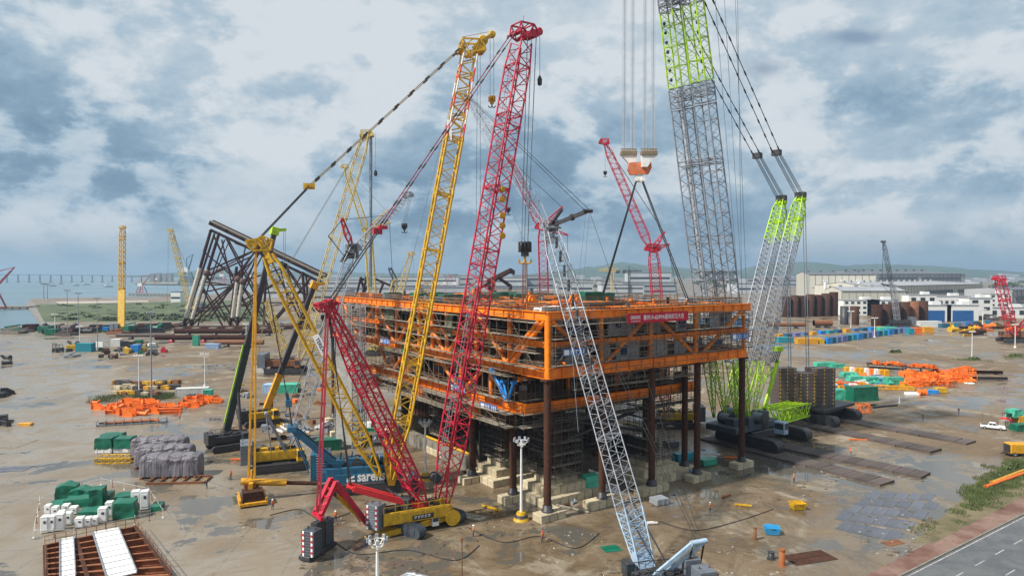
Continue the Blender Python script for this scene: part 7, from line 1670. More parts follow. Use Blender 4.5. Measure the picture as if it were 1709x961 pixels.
for px, py, w_, d_, h_, lb in ((171, 757, 3.7, 3.4, 3.2, 'green sheeted box left of the wrapped bundles, leftmost'), (201, 756, 3.8, 3.6, 3.0, 'green sheeted box next to the back wrapped bundle'), (184, 745, 5.0, 2.6, 2.6, 'long green sheeted box behind the two green ones')):
    c = G(px, py); crate('pallet_crate', lb.replace('green sheeted box', 'white crate under the green box'), c + V((0, d_ / 2, 0)), (w_ * .94, d_ * .94, 1.0), axes((1, .08)), WHT, 'crate'); tarped('green_sheeted_box', lb, c + V((0, d_ / 2, .95)), (w_, d_, h_ - .8), axes((1, .08)), GTP, 'sheeted box')
# white cabinets and green sheets at the lower left
lx = axes((1, .28))
cab = [(188, 776), (208, 773), (221, 769)]
def cr2(x, y): return (x / 2.663, 600 + y / 2.663)
def cabinet(x, y, w_, h_, lb, d_=1.3):
    px, py = cr2(x, y); c = G(px, py) + V((0, d_ / 2, 0)); t = thing('white_cabinet', lb, 'cabinet', c, 'white cabinets in the lower left store'); k = c.y / F_PX / 2.663
    b = MB(); b.box(c + V((0, 0, h_ * k / 2 + .15)), (w_ * k, d_, h_ * k), ax=lx, bev=.06); part('body', b, WHT, t)
    b = MB(); b.box(c - lx[1] * (d_ / 2 + .02) + V((0, 0, h_ * k * .55)), (w_ * k * .8, .05, h_ * k * .7), ax=lx); part('door', b, WHP, t)
    b = MB(); b.box(c - lx[1] * (d_ / 2 + .06) + lx[0] * w_ * k * .1 + V((0, 0, h_ * k * .72)), (w_ * k * .3, .04, h_ * k * .16), ax=lx); part('grille', b, DRK, t)
for i, (x, y, w_, h_) in enumerate(((190, 772, 30, 70), (222, 768, 28, 68), (258, 762, 34, 72), (294, 738, 30, 52), (236, 700, 26, 40), (204, 690, 24, 38), (262, 716, 28, 36), (284, 676, 30, 26), (345, 750, 34, 42), (382, 744, 28, 36), (412, 738, 28, 32), (448, 728, 36, 64), (478, 700, 30, 62), (596, 668, 34, 80), (636, 668, 34, 80), (318, 690, 32, 30))):
    tall = 'tall' if h_ > 60 else 'low' if h_ < 35 else 'medium'
    cabinet(x, y, w_, h_, ('%s white cabinet in the lower left store, number of its row seen from the left edge' % tall) if False else ('pair of tall white cabinets' and ('tall white cabinet at the right end of the lower left store, %s of two' % ('left' if i == 13 else 'right'))) if i in (13, 14) else '%s white cabinet among green sheets in the lower left store' % tall)
for x, y, w_, h_, lb in ((277, 618, 84, 56, 'green sheeted box with pitched top at the back of the lower left store'), (335, 628, 88, 44, 'green sheeted box second from left at the back of the store'), (328, 660, 112, 42, 'long green sheeted box in the middle of the lower left store'), (412, 660, 56, 90, 'tall green sheeted stack in the middle of the store'), (452, 650, 48, 52, 'small green sheeted box right of the tall stack'), (538, 655, 90, 52, 'white topped green sheeted load near the right cabinets'), (536, 712, 92, 84, 'large green striped sheeted load at the front right of the store'), (232, 676, 66, 34, 'low green sheet on the left of the store'), (380, 716, 90, 44, 'crumpled green sheet at the front of the store'), (680, 676, 44, 26, 'scrap of green sheet right of the tall cabinets')):
    px, py = cr2(x, y); c = G(px, py); k = c.y / F_PX / 2.663; tarped('green_sheeted_box', lb, c + V((0, 1.5, 0)), (w_ * k, 3.0, h_ * k * .9), lx, GTP, 'sheeted box', ridge=.5 if y < 630 else 0)
b = MB(); p0 = [cr2(178, 640), cr2(150, 790), cr2(330, 790), cr2(600, 730), cr2(725, 700), cr2(660, 600), cr2(450, 555)]
t = thing('stake_fence', 'line of thin stakes and tape round the lower left store', 'stake fence', G(*p0[1]))
for (a, e_) in zip(p0, p0[1:] + p0[:1]):
    A_, E_ = G(*a), G(*e_); n = max(2, int((E_ - A_).length / 3))
    for k in range(n): q = A_.lerp(E_, k / n); b = MB(); b.tube(q, q + V((0, 0, 1.5)), .05, n=5); b.lathe(q, [(.18, 0), (.14, .1)], 6); part('stake', b, RST if k % 2 else WHT, t)
    b = MB(); b.tube(A_ + V((0, 0, 1.2)), E_ + V((0, 0, 1.2)), .02, n=4); part('tape', b, WHT, t)
# rust red pit frame with two white gangways at the bottom left
PF = [cr2(200, 850), cr2(600, 765), cr2(760, 985), cr2(205, 1010)]
Pq = [G(*p) for p in PF]; t = thing('rusty_module', 'rusty red steel module base with railings at the lower left corner', 'module base', (Pq[0] + Pq[2]) / 2)
def bil(u, v): return Pq[0].lerp(Pq[1], u).lerp(Pq[3].lerp(Pq[2], u), v)
OXR = mat('red_oxide', (.26, .085, .035), .8, var=.4, dirt=.5, dirtcol=(.36, .2, .1))
b = MB(); b.sheet([bil(0, 1) + V((0, 0, .05)), bil(1, 1) + V((0, 0, .05)), bil(1, 0) + V((0, 0, .05)), bil(0, 0) + V((0, 0, .05))]); part('floor_plate', b, OXR, t)
for k in range(8):
    v = k / 7; b = MB(); b.ibeam(bil(0, v) + V((0, 0, .55)), bil(1, v) + V((0, 0, .55)), .4, .8); part('cross_beam', b, OXR, t)
for u in (0, .33, .66, 1): b = MB(); b.ibeam(bil(u, 0) + V((0, 0, .5)), bil(u, 1) + V((0, 0, .5)), .5, .9); part('long_beam', b, BRN, t)
for (a, e_) in (((0, 0), (1, 0)), ((1, 0), (1, 1)), ((0, 0), (0, 1))):
    b = MB(); n = 9
    for k in range(n + 1): q = bil(a[0] + (e_[0] - a[0]) * k / n, a[1] + (e_[1] - a[1]) * k / n); b.tube(q + V((0, 0, .9)), q + V((0, 0, 2.2)), .045, n=4)
    for z in (1.5, 2.2): b.tube(bil(*a) + V((0, 0, z)), bil(*e_) + V((0, 0, z)), .04, n=4)
    part('railing', b, RST, t)
for u0, u1, lb in ((.16, .30, 'narrow white slatted gangway across the rusty base, left one'), (.52, .80, 'wide white slatted gangway across the rusty base, right one')):
    c = bil(u0, .2) + V((0, 0, 1.05)); t2 = thing('gangway', lb, 'gangway', c); b = MB(); a0, a1 = bil((u0 + u1) / 2, -.02) + V((0, 0, 1.15)), bil((u0 + u1) / 2 - .06, 1.02) + V((0, 0, 1.15)); wd = (bil(u1, .3) - bil(u0, .3)).length; b.beam(a0, a1, wd, .14); part('panel', b, WHT, t2)
    b = MB(); d_ = (a1 - a0).normalized(); s_ = d_.cross(UP)
    for k in range(9): q = a0.lerp(a1, (k + .5) / 9); b.beam(q - s_ * wd * .48 + V((0, 0, .09)), q + s_ * wd * .48 + V((0, 0, .09)), .1, .05)
    for sg in (-1, 1): b.beam(a0 + s_ * wd * .5 * sg + V((0, 0, .15)), a1 + s_ * wd * .5 * sg + V((0, 0, .15)), .12, .22)
    part('rib', b, GRY, t2)

# ------------------------------------------------------------ right hand laydown area
def z4(x, y): return (1370 + x / 5.04, 580 + y / 5.04)
def at4(x, y): return G(*z4(x, y))
for i, m_ in enumerate((YELO, WHT, YELO, YELO, WHT, ORB, WHT, YELO, YELO)):
    c = at4(218 + i * 41, 214 + i * 3.2); odd = ('yellow', 'white', 'yellow', 'yellow', 'white', 'orange', 'white', 'yellow', 'yellow')[i]; b = MB(); b.box(c + V((0, 0, 1.3)), (1.72, 2.0, 2.4), bev=.08); b.box(c + V((0, 0, .06)), (1.9, 2.2, .12))
    for s_ in (-.5, .5): b.tube(c + V((s_, 0, 2.5)), c + V((s_, 0, 2.8)), .09, n=5)
    solo('ballast_block', b, m_, '%s ballast block in the mixed row behind the green loads on the right' % odd, 'ballast block', c, '%s ballast blocks in the right laydown row' % odd)
def table(x0, x1, yb, yt, lb, m=BRN):
    a, e_ = at4(x0, yb), at4(x1, yb + (x1 - x0) * .06); t = thing('steel_table', lb, 'steel platform', (a + e_) / 2); h_ = (yb - yt) / 5.04 * a.y / F_PX; ax = gaxes(a, e_); ln = (e_ - a).length; c = (a + e_) / 2 + ax[1] * 3
    b = MB(); b.box(c + V((0, 0, h_)), (ln, 7, .25), ax=ax); part('top', b, m, t)
    for sx_ in (-1, 0, 1):
        for sy_ in (-1, 1): b = MB(); b.tube(c + ax[0] * sx_ * ln * .47 + ax[1] * sy_ * 3.3, c + ax[0] * sx_ * ln * .47 + ax[1] * sy_ * 3.3 + V((0, 0, h_)), .16, n=6); part('leg', b, m, t)
    b = MB()
    for sy_ in (-1, 1): b.tube(c - ax[0] * ln * .5 + ax[1] * sy_ * 3.4 + V((0, 0, h_ + 1)), c + ax[0] * ln * .5 + ax[1] * sy_ * 3.4 + V((0, 0, h_ + 1)), .06, n=4)
    for k in range(8): b.tube(c + ax[0] * ln * (-.5 + k / 7) - ax[1] * 3.4 + V((0, 0, h_)), c + ax[0] * ln * (-.5 + k / 7) - ax[1] * 3.4 + V((0, 0, h_ + 1)), .06, n=4)
    part('railing', b, m, t)
    return c + V((0, 0, h_ + .13)), ax, ln
for tb in ((385, 700, 172, 140, 'raised rusty steel table with orange steel on top, left of two', 'left'), (705, 985, 205, 165, 'raised rusty steel table with orange steel on top, right of two', 'right')):
    c, ax, ln = table(*tb[:5])
    for i in range(9): k = (3, 2, 0, 1, 2)[i % 5]; odd_piece(c + ax[0] * ln * random.uniform(-.25, .42) + ax[1] * random.uniform(-2, 2.5), random.uniform(-.4, .4), random.uniform(.7, 1.1), ORB, 'orange %s lying on the %s raised steel table' % (KN[k], tb[5]), 'orange pieces on the %s table: %s' % (tb[5], KN[k]), k)
for i in range(70):
    x = random.uniform(700, 1270); y = random.uniform(222, 335) - (x - 740) * .07; k = (3, 0, 2, 1)[i % 4]; odd_piece(at4(x, y), random.uniform(-.3, .3), random.uniform(.9, 1.6), ORB, 'orange %s in the large orange heap on the right yard' % KN[k], 'orange pieces in the right yard heap: ' + KN[k], k)
steel_frame(at4(875, 318), axes((1, .35)), 8.5, 3.2, 1.6, ORB, 'low orange truss at the front left of the orange heap', seg=4); steel_frame(at4(1065, 330), axes((1, .5)), 5.5, 3.2, 2.2, ORB, 'orange boxed frame at the front of the orange heap', seg=3); steel_frame(at4(615, 350), axes((1, -.28)), 12, 2.0, 1.1, YELO, 'amber trussed frame between the green loads and the orange heap', seg=6); steel_frame(at4(245, 535), axes((1, -.32)), 10, 3.4, 2.2, ORB, 'orange rack of four bars in front of the dark green load', seg=4); steel_frame(at4(1180, 272), axes((1, .2)), 9, 5, 2.4, ORB, 'orange frame with tall uprights at the back of the orange heap', seg=4, diag_=False)
for i in range(9):
    c = at4(1085 + i * 24, 262 + (i % 3) * 6); b = MB(); b.tube(c, c + V((0, 0, 3.6)), .24, n=6); b.box(c + V((0, 0, .1)), (.9, .9, .2)); b.box(c + V((0, 0, 3.6)), (.7, .4, .3)); solo('orange_upright', b, ORB, 'orange upright post standing at the back of the right orange heap', 'post', c, 'orange uprights in the right heap')
tarped('green_tarp_load', 'large dark green tarpaulin load at the front of the right laydown area', at4(370, 452) + V((0, 2.2, 0)), (9.2, 4.4, 4.4), axes((1, .22)), GTP, 'tarped load')
for i, (x, y, w_, h_, lb) in enumerate(((150, 440, 5, 3.2, 'light green sheeted pile left of the large dark green load'), (430, 295, 5.5, 2.0, 'light green sheeted load behind the amber truss, left one'), (630, 308, 6.6, 2.4, 'light green sheeted load behind the amber truss, right one'), (250, 250, 6, 1.8, 'light green sheeted load near the black weights, back one'), (310, 290, 6, 2.0, 'light green sheeted load near the black weights, front one'), (45, 165, 9, 2.0, 'turquoise sheeted load just behind the black weights'), (150, 170, 6, 1.6, 'turquoise sheeted load left of the mixed ballast row'))): tarped('green_sheeted_load', lb, at4(x, y) + V((0, 1.4, 0)), (w_, 3, h_), axes((1, .1)), GTL, 'tarped load')
for i in range(26):
    x, y = random.uniform(92, 520), random.uniform(225, 345); m_ = random.choice((GRY, SIL, TEAL, WHT, ORB, BLG)); k = (3, 0, 1, 4)[i % 4]; cn_ = {GRY: 'grey', SIL: 'silver', TEAL: 'teal', WHT: 'white', ORB: 'orange', BLG: 'pale blue'}[m_]; odd_piece(at4(x, y), random.uniform(-.4, .4), random.uniform(.7, 1.2), m_, '%s %s among the light green loads on the right' % (cn_, KN[k]), '%s pieces among the light green loads: %s' % (cn_, KN[k]), k)
for i in range(8): k = (0, 3, 2)[i % 3]; odd_piece(at4(random.uniform(180, 320), random.uniform(470, 500) - 150), random.uniform(-.4, .4), .8, ORB, 'small orange %s between the light green loads' % KN[k], 'small orange pieces: ' + KN[k], k)
tarped('white_sheet_heap', 'white crumpled sheet at the front of the orange heap', at4(770, 395), (4.4, 2, .7), axes((1, 0)), WHP, 'sheet heap'); tarped('blue_white_bags', 'blue and white bags beside the orange drum', at4(935, 382), (3.4, 2, 1.0), axes((1, 0)), BRB, 'bags')
b = MB(); c = at4(850, 398); b.tube(c + V((-1, 0, .9)), c + V((1, 0, .9)), .9, n=14); b.lathe(c + V((-1.1, 0, .9)), [(1.2, 0), (1.2, .15)], 14, (1, 0, 0)); b.lathe(c + V((1.0, 0, .9)), [(1.2, 0), (1.2, .15)], 14, (1, 0, 0)); solo('cable_drum', b, ORB, 'orange cable drum beside the white sheet', 'cable drum', c)
crate('yellow_crate', 'yellow green crate at the front right of the orange heap', at4(1005, 378), (3.4, 2.2, 1.6), axes((1, 0)), YEL)
for x, y, lb in ((1380, 225, 'long maroon girder lying right of the orange heap, back one'), (1410, 278, 'dull brown girder lying right of the orange heap, front one')):
    c = at4(x, y); b = MB(); b.ibeam(c + V((-6.5, .8, .9)), c + V((6.5, -.8, .9)), .9, 1.2); b.box(c + V((-4, .5, .15)), (.5, 2, .3)); b.box(c + V((4, -.5, .15)), (.5, 2, .3)); solo('girder', b, JKT if y < 250 else MATW, lb, 'girder', c)
b = MB(); c = at4(1250, 302); b.box(c + V((0, 0, .2)), (3, 1.6, .3), bev=.05); b.box(c + V((0, 0, .04)), (2, 1.8, .08)); solo('white_slab', b, WHT, 'white slab lying in front of the orange uprights', 'slab', c)
c = at4(560, 500); b = MB(); b.beam(c + V((-5, -1.5, .25)), c + V((4, 2, .25)), .5, .5); b.beam(c + V((-6, .5, .2)), c + V((-2, 3, .2)), .4, .4); solo('timber_sleepers', b, DRK, 'dark sleepers lying right of the dark green load', 'timber', c)
c = at4(660, 462); b = MB(); b.tube(c, c + V((0, 0, 1.8)), .16, n=6); b.lathe(c, [(.4, 0), (.4, .12)], 8); solo('white_post', b, WHT, 'short white marker post at the corner of the right laydown area', 'post', c)

# ------------------------------------------------------------ vehicles on the right
def wheel(t, c, ax_, r_, w_):
    b = MB(); b.lathe(Vector(c) - Vector(ax_) * w_ / 2, [(r_ * .86, 0), (r_, w_ * .2), (r_, w_ * .8), (r_ * .86, w_)], 16, ax_); o = part('wheel', b, TYR, t); b = MB(); b.lathe(Vector(c) - Vector(ax_) * (w_ / 2 + .02), [(r_ * .5, 0), (r_ * .55, w_ + .04)], 12, ax_); part('rim', b, SIL, o)
c = G(1657, 716); fwv = V((.82, -.57, 0)).normalized(); ax = axes(fwv); t = thing('pickup_truck', 'white crew cab pickup truck on the wet yard at the right', 'pickup truck', c)
def side_poly(pts, wd, b, ax=ax, c=c): b.prism([Vector(c) + ax[0] * x - ax[1] * wd / 2 + V((0, 0, z)) for x, z in pts], ax[1], wd)
CARW = mat('white_car_paint', (.80, .80, .80), .25, var=.04)
b = MB(); side_poly([(-2.65, .55), (2.55, .5), (2.62, .8), (2.5, 1.02), (1.15, 1.12), (-.95, 1.12), (-2.65, 1.10)], 1.82, b); part('body', b, CARW, t)
b = MB(); side_poly([(1.15, 1.1), (.55, 1.72), (-.75, 1.76), (-.98, 1.1)], 1.62, b); part('cab_roof', b, CARW, t)
b = MB(); side_poly([(.95, 1.16), (.50, 1.64), (-.1, 1.66), (-.1, 1.16)], 1.66, b); side_poly([(-.18, 1.16), (-.18, 1.66), (-.70, 1.68), (-.88, 1.16)], 1.66, b)
part('side_window', b, GLS, t); b = MB(); s0 = [Vector(c) + ax[0] * x + ax[1] * y + V((0, 0, z)) for x, y, z in ((1.17, -.72, 1.16), (1.17, .72, 1.16), (.62, .66, 1.70), (.62, -.66, 1.70))]; b.prism(s0, ax[0] * .8 + UP * .6, .02); part('windscreen', b, GLS, t)
b = MB(); b.box(Vector(c) - ax[0] * 1.8 + V((0, 0, 1.12)), (1.5, 1.5, .04), ax=ax); part('load_bed', b, DRK, t)
for sx_ in (-1, 1):
    b = MB(); b.box(Vector(c) + ax[0] * 2.58 + ax[1] * .68 * sx_ + V((0, 0, .86)), (.12, .34, .2), ax=ax, bev=.02); part('headlight', b, SIL, t)
    for x in (-1.7, 1.65): wheel(t, Vector(c) + ax[0] * x + ax[1] * .82 * sx_ + V((0, 0, .39)), ax[1], .39, .26)
# red forklift with its green load
c = G(1684, 708); ax = axes((.95, .3)); t = thing('forklift', 'red forklift truck holding a green sheeted load near the right edge', 'forklift', c)
b = MB(); b.box(Vector(c) - ax[0] * .9 + V((0, 0, 1.0)), (2.4, 1.6, 1.1), ax=ax, bev=.15); b.box(Vector(c) - ax[0] * 1.8 + V((0, 0, 1.2)), (.8, 1.6, 1.5), ax=ax, bev=.2); part('body', b, REDB, t)
b = MB()
for sx_ in (-1.7, .1):
    for sy_ in (-1, 1): b.tube(Vector(c) + ax[0] * sx_ + ax[1] * .7 * sy_ + V((0, 0, 1.5)), Vector(c) + ax[0] * sx_ * .8 + ax[1] * .65 * sy_ + V((0, 0, 3.0)), .07, n=5)
b.box(Vector(c) - ax[0] * .65 + V((0, 0, 3.0)), (1.7, 1.5, .1), ax=ax); part('overhead_guard', b, DRK, t)
b = MB()
for sy_ in (-.5, .5): b.beam(Vector(c) + ax[0] * .6 + ax[1] * sy_ + V((0, 0, .2)), Vector(c) + ax[0] * .6 + ax[1] * sy_ + V((0, 0, 3.6)), .16, .2); b.beam(Vector(c) + ax[0] * .7 + ax[1] * sy_ * .7 + V((0, 0, 1.9)), Vector(c) + ax[0] * 2.2 + ax[1] * sy_ * .7 + V((0, 0, 1.9)), .18, .1)
part('mast', b, DRK, t)
for sx_ in (-1.6, .2):
    for sy_ in (-1, 1): wheel(t, Vector(c) + ax[0] * sx_ + ax[1] * .75 * sy_ + V((0, 0, .5)), ax[1], .5, .34)
tarped('green_sheeted_load', 'turquoise sheeted load lifted on the forks of the red forklift', Vector(c) + ax[0] * 1.7 + V((0, 0, 1.96)), (3.0, 2.6, 2.0), ax, GTL, 'tarped load')
c = G(1676, 711); crate('timber_crate', 'pale timber crate behind the white pickup', c, (1.8, 1.6, 1.5), axes((1, .2)), PLK); crate('yellow_crate', 'yellow steel crate at the right edge under the green load', G(1703, 707), (3.4, 2.6, 2.2), axes((1, .1)), YELO); tarped('green_sheeted_load', 'dark green sheeted bale at the right picture edge by the crates', G(1702, 718), (3.8, 2.4, 1.7), axes((1, .1)), GTP, 'tarped load')
c = G(1702, 762); t = thing('yellow_tank_trailer', 'yellow boxy power unit on a trailer cut by the right edge', 'trailer', c); b = MB(); b.box(c + V((.4, 1.2, 1.75)), (4.6, 2.4, 2.0), bev=.15); part('housing', b, YELO, t); b = MB(); b.box(c + V((.4, 1.2, .6)), (5.2, 2.2, .25)); b.beam(c + V((-2.2, 1.2, .6)), c + V((-3.4, 1.2, .5)), .2, .2); part('chassis', b, DRK, t)
b = MB(); b.box(c + V((-1.95, 1.2, 1.7)), (.1, 2.0, 1.6)); part('grille', b, DRK, t)
for x in (-1.0, 1.8):
    for y in (0.05, 2.35): wheel(t, c + V((x, y, .45)), V((0, 1, 0)), .45, .3)
c = G(97, 587); t = thing('forklift', 'small brown forklift parked alone on the pale apron at the far left', 'forklift', c); b = MB(); b.box(c + V((0, 0, 1.2)), (3.4, 5, 1.6), bev=.2); part('body', b, MATW, t); b = MB(); b.box(c + V((0, .6, 3.6)), (2.6, 2.6, .2)); [b.tube(c + V((sx_ * 1.2, .6 + sy_ * 1.2, 1.9)), c + V((sx_ * 1.2, .6 + sy_ * 1.2, 3.6)), .12, n=4) for sx_ in (-1, 1) for sy_ in (-1, 1)]; part('overhead_guard', b, DRK, t)
b = MB(); [b.beam(c + V((x, -2.7, .2)), c + V((x, -2.7, 4.8)), .3, .3) for x in (-.8, .8)]; b.box(c + V((0, -2.7, 4.4)), (1.9, .2, .3)); part('mast', b, DRK, t)
for x in (-1.6, 1.6):
    for y in (-1.6, 1.6): wheel(t, c + V((x, y, .7)), V((1, 0, 0)), .7, .5)
# silver tank roof at the bottom edge
c = G(706, 1010); t = thing('tank_truck', 'silver roofed bus or tank vehicle cut by the bottom edge', 'vehicle', c); ax = axes((.86, -.5)); b = MB(); b.box(Vector(c) + V((0, 0, 2.0)), (6.5, 2.4, 2.2), ax=ax, bev=.3); b.box(Vector(c) + V((0, 0, 3.1)), (6.0, 1.9, .3), ax=ax, bev=.12); part('body', b, CARW, t); b = MB(); b.box(Vector(c) + V((0, 0, 2.35)), (6.1, 2.45, .7), ax=ax); part('window_band', b, GLS, t)
b = MB(); [b.beam(Vector(c) - ax[0] * 2.8 + ax[1] * y + V((0, 0, 3.32)), Vector(c) + ax[0] * 2.8 + ax[1] * y + V((0, 0, 3.32)), .12, .12) for y in (-.7, .7)]; part('roof_rail', b, GRY, t)
for x in (-2, 2):
    for y in (-1, 1): wheel(t, Vector(c) + ax[0] * x + ax[1] * y + V((0, 0, .5)), ax[1], .5, .35)

# ------------------------------------------------------------ mats and plates
MP = []
def mat_piece(c, ang, sz, m, label, group, nm, cat):
    key = (nm, m.name)
    if key not in [k for k, _ in MP]:
        b = MB(); n = 5
        for k in range(n): b.box(V((0, -.5 + (k + .5) / n, .5)), (1.0, .94 / n, 1.0))
        o = solo(nm, b, m, label, cat, (0, 0, 0), group); MP.append((key, o))
    else: o = [o for k, o in MP if k == key][0].copy(); C.objects.link(o)
    o.location = c; o.rotation_euler = (0, 0, ang); o.scale = sz; tag(o, label, cat, group); return o
strips = (((1245, 748), (1482, 808), 'near strip in front of the giant crane'), ((1318, 748), (1545, 795), 'second strip in front of the giant crane'), ((1358, 712), (1562, 754), 'third strip before the rear weight car'), ((1398, 700), (1620, 740), 'far strip before the rear weight car'))
for p, q, lb in strips:
    a, e_ = G(*p), G(*q); a -= (e_ - a) * .35; d_ = (e_ - a).normalized(); ln = (e_ - a).length; n = int(ln / 2.5); ang = math.atan2(d_.y, d_.x)
    for k in range(n): mat_piece(a + d_ * (ln * (k + .5) / n) + V((random.uniform(-.08, .08), random.uniform(-.1, .1), 0)), ang + R(random.uniform(-1.2, 1.2)), (ln / n * .985, 5.2, .42 + .06 * (k % 2)), MATW, 'dark timber crane mat in the ' + lb, 'crane mats: ' + lb, 'crane_mat', 'crane mat')
plates = MP and []
pa, pb, pc_, pd_ = G(1372, 878), G(1455, 822), G(1592, 822), G(1490, 906); rows, cols_ = 6, 5
for i in range(rows):
    for j in range(cols_):
        u, v = (i + .5) / rows, (j + .5) / cols_; c = pa.lerp(pb, v).lerp(pd_.lerp(pc_, v), u) + V((random.uniform(-.05, .05), random.uniform(-.05, .05), .004 * ((i + 2 * j) % 5)))
        if (i, j) in ((0, 0), (5, 4)): continue
        e1 = (pd_ - pa) / rows; ang = math.atan2(e1.y, e1.x) + R(random.uniform(-.8, .8)); b = None
        if not plates:
            bm_ = MB(); bm_.box(V((0, 0, .5)), (1, 1, 1)); bm_.box(V((.46, .42, 1.2)), (.03, .06, .6)); bm_.box(V((-.46, -.42, 1.2)), (.03, .06, .6)); o = solo('steel_plate', bm_, PLT, 'wet grey steel road plate in the plate carpet by the verge', 'steel plate', (0, 0, 0), 'steel road plates by the verge'); plates.append(o)
        else: o = plates[0].copy(); C.objects.link(o)
        o.location = c; o.rotation_euler = (0, 0, ang); o.scale = (e1.length * 1.0, (pb - pa).length / cols_ * 1.0, .035)
for i, (px, py, rz, w_, h_, lb) in enumerate(((1490, 905, .4, 3.2, 1.6, 'loose rusty steel plate at the near end of the plate carpet'), (1350, 930, .3, 7, 3.4, 'large rusty plate half sunk in mud near the rusty bollards'), (30, 740, 0, 4.6, 7.5, 'grey steel plate on the apron at the left picture edge, back one'), (22, 782, .1, 6.2, 3.8, 'grey steel plate on the apron at the left picture edge, front one'), (790, 862, -.5, 4.2, 2.2, 'pale timber board lying right of the crimson crane winch'), (18, 650, 0, 5, 7, 'faint grey plate on the apron at the far left'), (1020, 915, .3, 2.6, 2.2, 'crumpled green netting sheet on the ground left of the grey boom foot'))):
    c = G(px, py); ax = (V((math.cos(rz), math.sin(rz), 0)), V((-math.sin(rz), math.cos(rz), 0)), UP); b = MB(); b.box(c + V((0, 0, .03)), (w_, h_, .05), ax=ax); b.box(c + V((0, 0, .075)), (w_ * .96, .06, .03), ax=ax); solo('ground_sheet' if i == 6 else 'timber_board' if i == 4 else 'steel_plate', b, (RST, BRN, CONW, PLT, PLK, CONW, GTP)[i], lb, 'netting' if i == 6 else 'board' if i == 4 else 'steel plate', c)

# ------------------------------------------------------------ small things on the bare ground in front
def skip(px, py, w_, m, lb, rz=0.0):
    c = G(px, py); ax = (V((math.cos(rz), math.sin(rz), 0)), V((-math.sin(rz), math.cos(rz), 0)), UP); t = thing('skip', lb, 'skip', c); b = MB(); h_ = w_ * .48; lo = [(-.40, -.3), (.40, -.3), (.40, .3), (-.40, .3)]; hi = [(-.5, -.4), (.5, -.4), (.5, .4), (-.5, .4)]
    vs = [c + ax[0] * x * w_ + ax[1] * y * w_ + V((0, 0, .08)) for x, y in lo] + [c + ax[0] * x * w_ + ax[1] * y * w_ + V((0, 0, h_)) for x, y in hi] + [c + ax[0] * x * w_ * .93 + ax[1] * y * w_ * .93 + V((0, 0, h_)) for x, y in hi] + [c + ax[0] * x * w_ * .9 + ax[1] * y * w_ * .9 + V((0, 0, .2)) for x, y in lo]
    fs = [(3, 2, 1, 0)]
    for k in range(4): j = (k + 1) % 4; fs += [(k, j, 4 + j, 4 + k), (4 + k, 4 + j, 8 + j, 8 + k), (8 + k, 8 + j, 12 + j, 12 + k)]
    fs.append((12, 13, 14, 15)); b.add(vs, fs); part('bin', b, m, t); b = MB()
    for sy_ in (-1, 1): b.tube(c + ax[1] * sy_ * w_ * .42 + V((0, 0, h_)) - ax[0] * .3, c + ax[1] * sy_ * w_ * .42 + V((0, 0, h_)) + ax[0] * .3, .06, n=5); b.box(c + ax[0] * sy_ * w_ * .47 + V((0, 0, h_ * .6)), (.12, w_ * .5, .14), ax=ax)
    part('lifting_lug', b, m, t)
skip(1331, 849, 2.4, YEL, 'yellow green skip on the bare ground right of the far prop', .1); skip(1288, 890, 2.3, mat('sky_blue_paint', (.03, .30, .58), .45, dirt=.2), 'bright blue skip on the bare ground', -.15); skip(968, 828, 2.6, YEL, 'yellow skip in the shade behind the corner prop', .3)
def stump(px, py, r_, h_, m, lb, nm='rusty_pile'):
    c = G(px, py); b = MB(); b.lathe(c, [(r_, 0), (r_, h_), (r_ * .85, h_), (r_ * .85, h_ * .7)], 14); b.lathe(c, [(r_ * 1.5, 0), (r_ * 1.5, .06)], 14); b.lathe(c + V((0, 0, h_ * .9)), [(r_ * 1.15, 0), (r_ * 1.15, h_ * .08)], 14); solo(nm, b, m, lb, 'bollard', c)
stump(1260, 900, .24, 1.9, RST, 'thin rusty pipe standing left of the blue skip'); stump(1287, 932, .42, 1.0, DRK, 'short dark bollard left of the orange rusty one'); stump(1305, 943, .40, 2.3, mat('orange_rust', (.32, .10, .03), .8, dirt=.3), 'tall orange rusty bollard near the bottom right'); stump(1178, 960, .9, 1.1, RST, 'wide rusty ring at the bottom edge by the grey gantry', 'rusty_ring')
for i, (px, py, w_, h_, m_, lb) in enumerate(((985, 822, 3, 3.2, GTL, 'green cabinet in the shade behind the grey boom'), (1140, 768, 4.5, 1.6, TEAL, 'teal sheeted stack beside the thin rear prop'), (1180, 775, 3.6, 1.2, GTL, 'pale green sheeted stack behind the fourth prop'), (1120, 745, 3, 1.2, NAV, 'dark crate deep under the topside'), (1100, 840, 2.6, 1.0, SIL, 'pale crate near the third prop footing'))): crate('shaded_crate', lb, G(px, py), (w_, 2.2, h_), axes((1, .5)), m_)
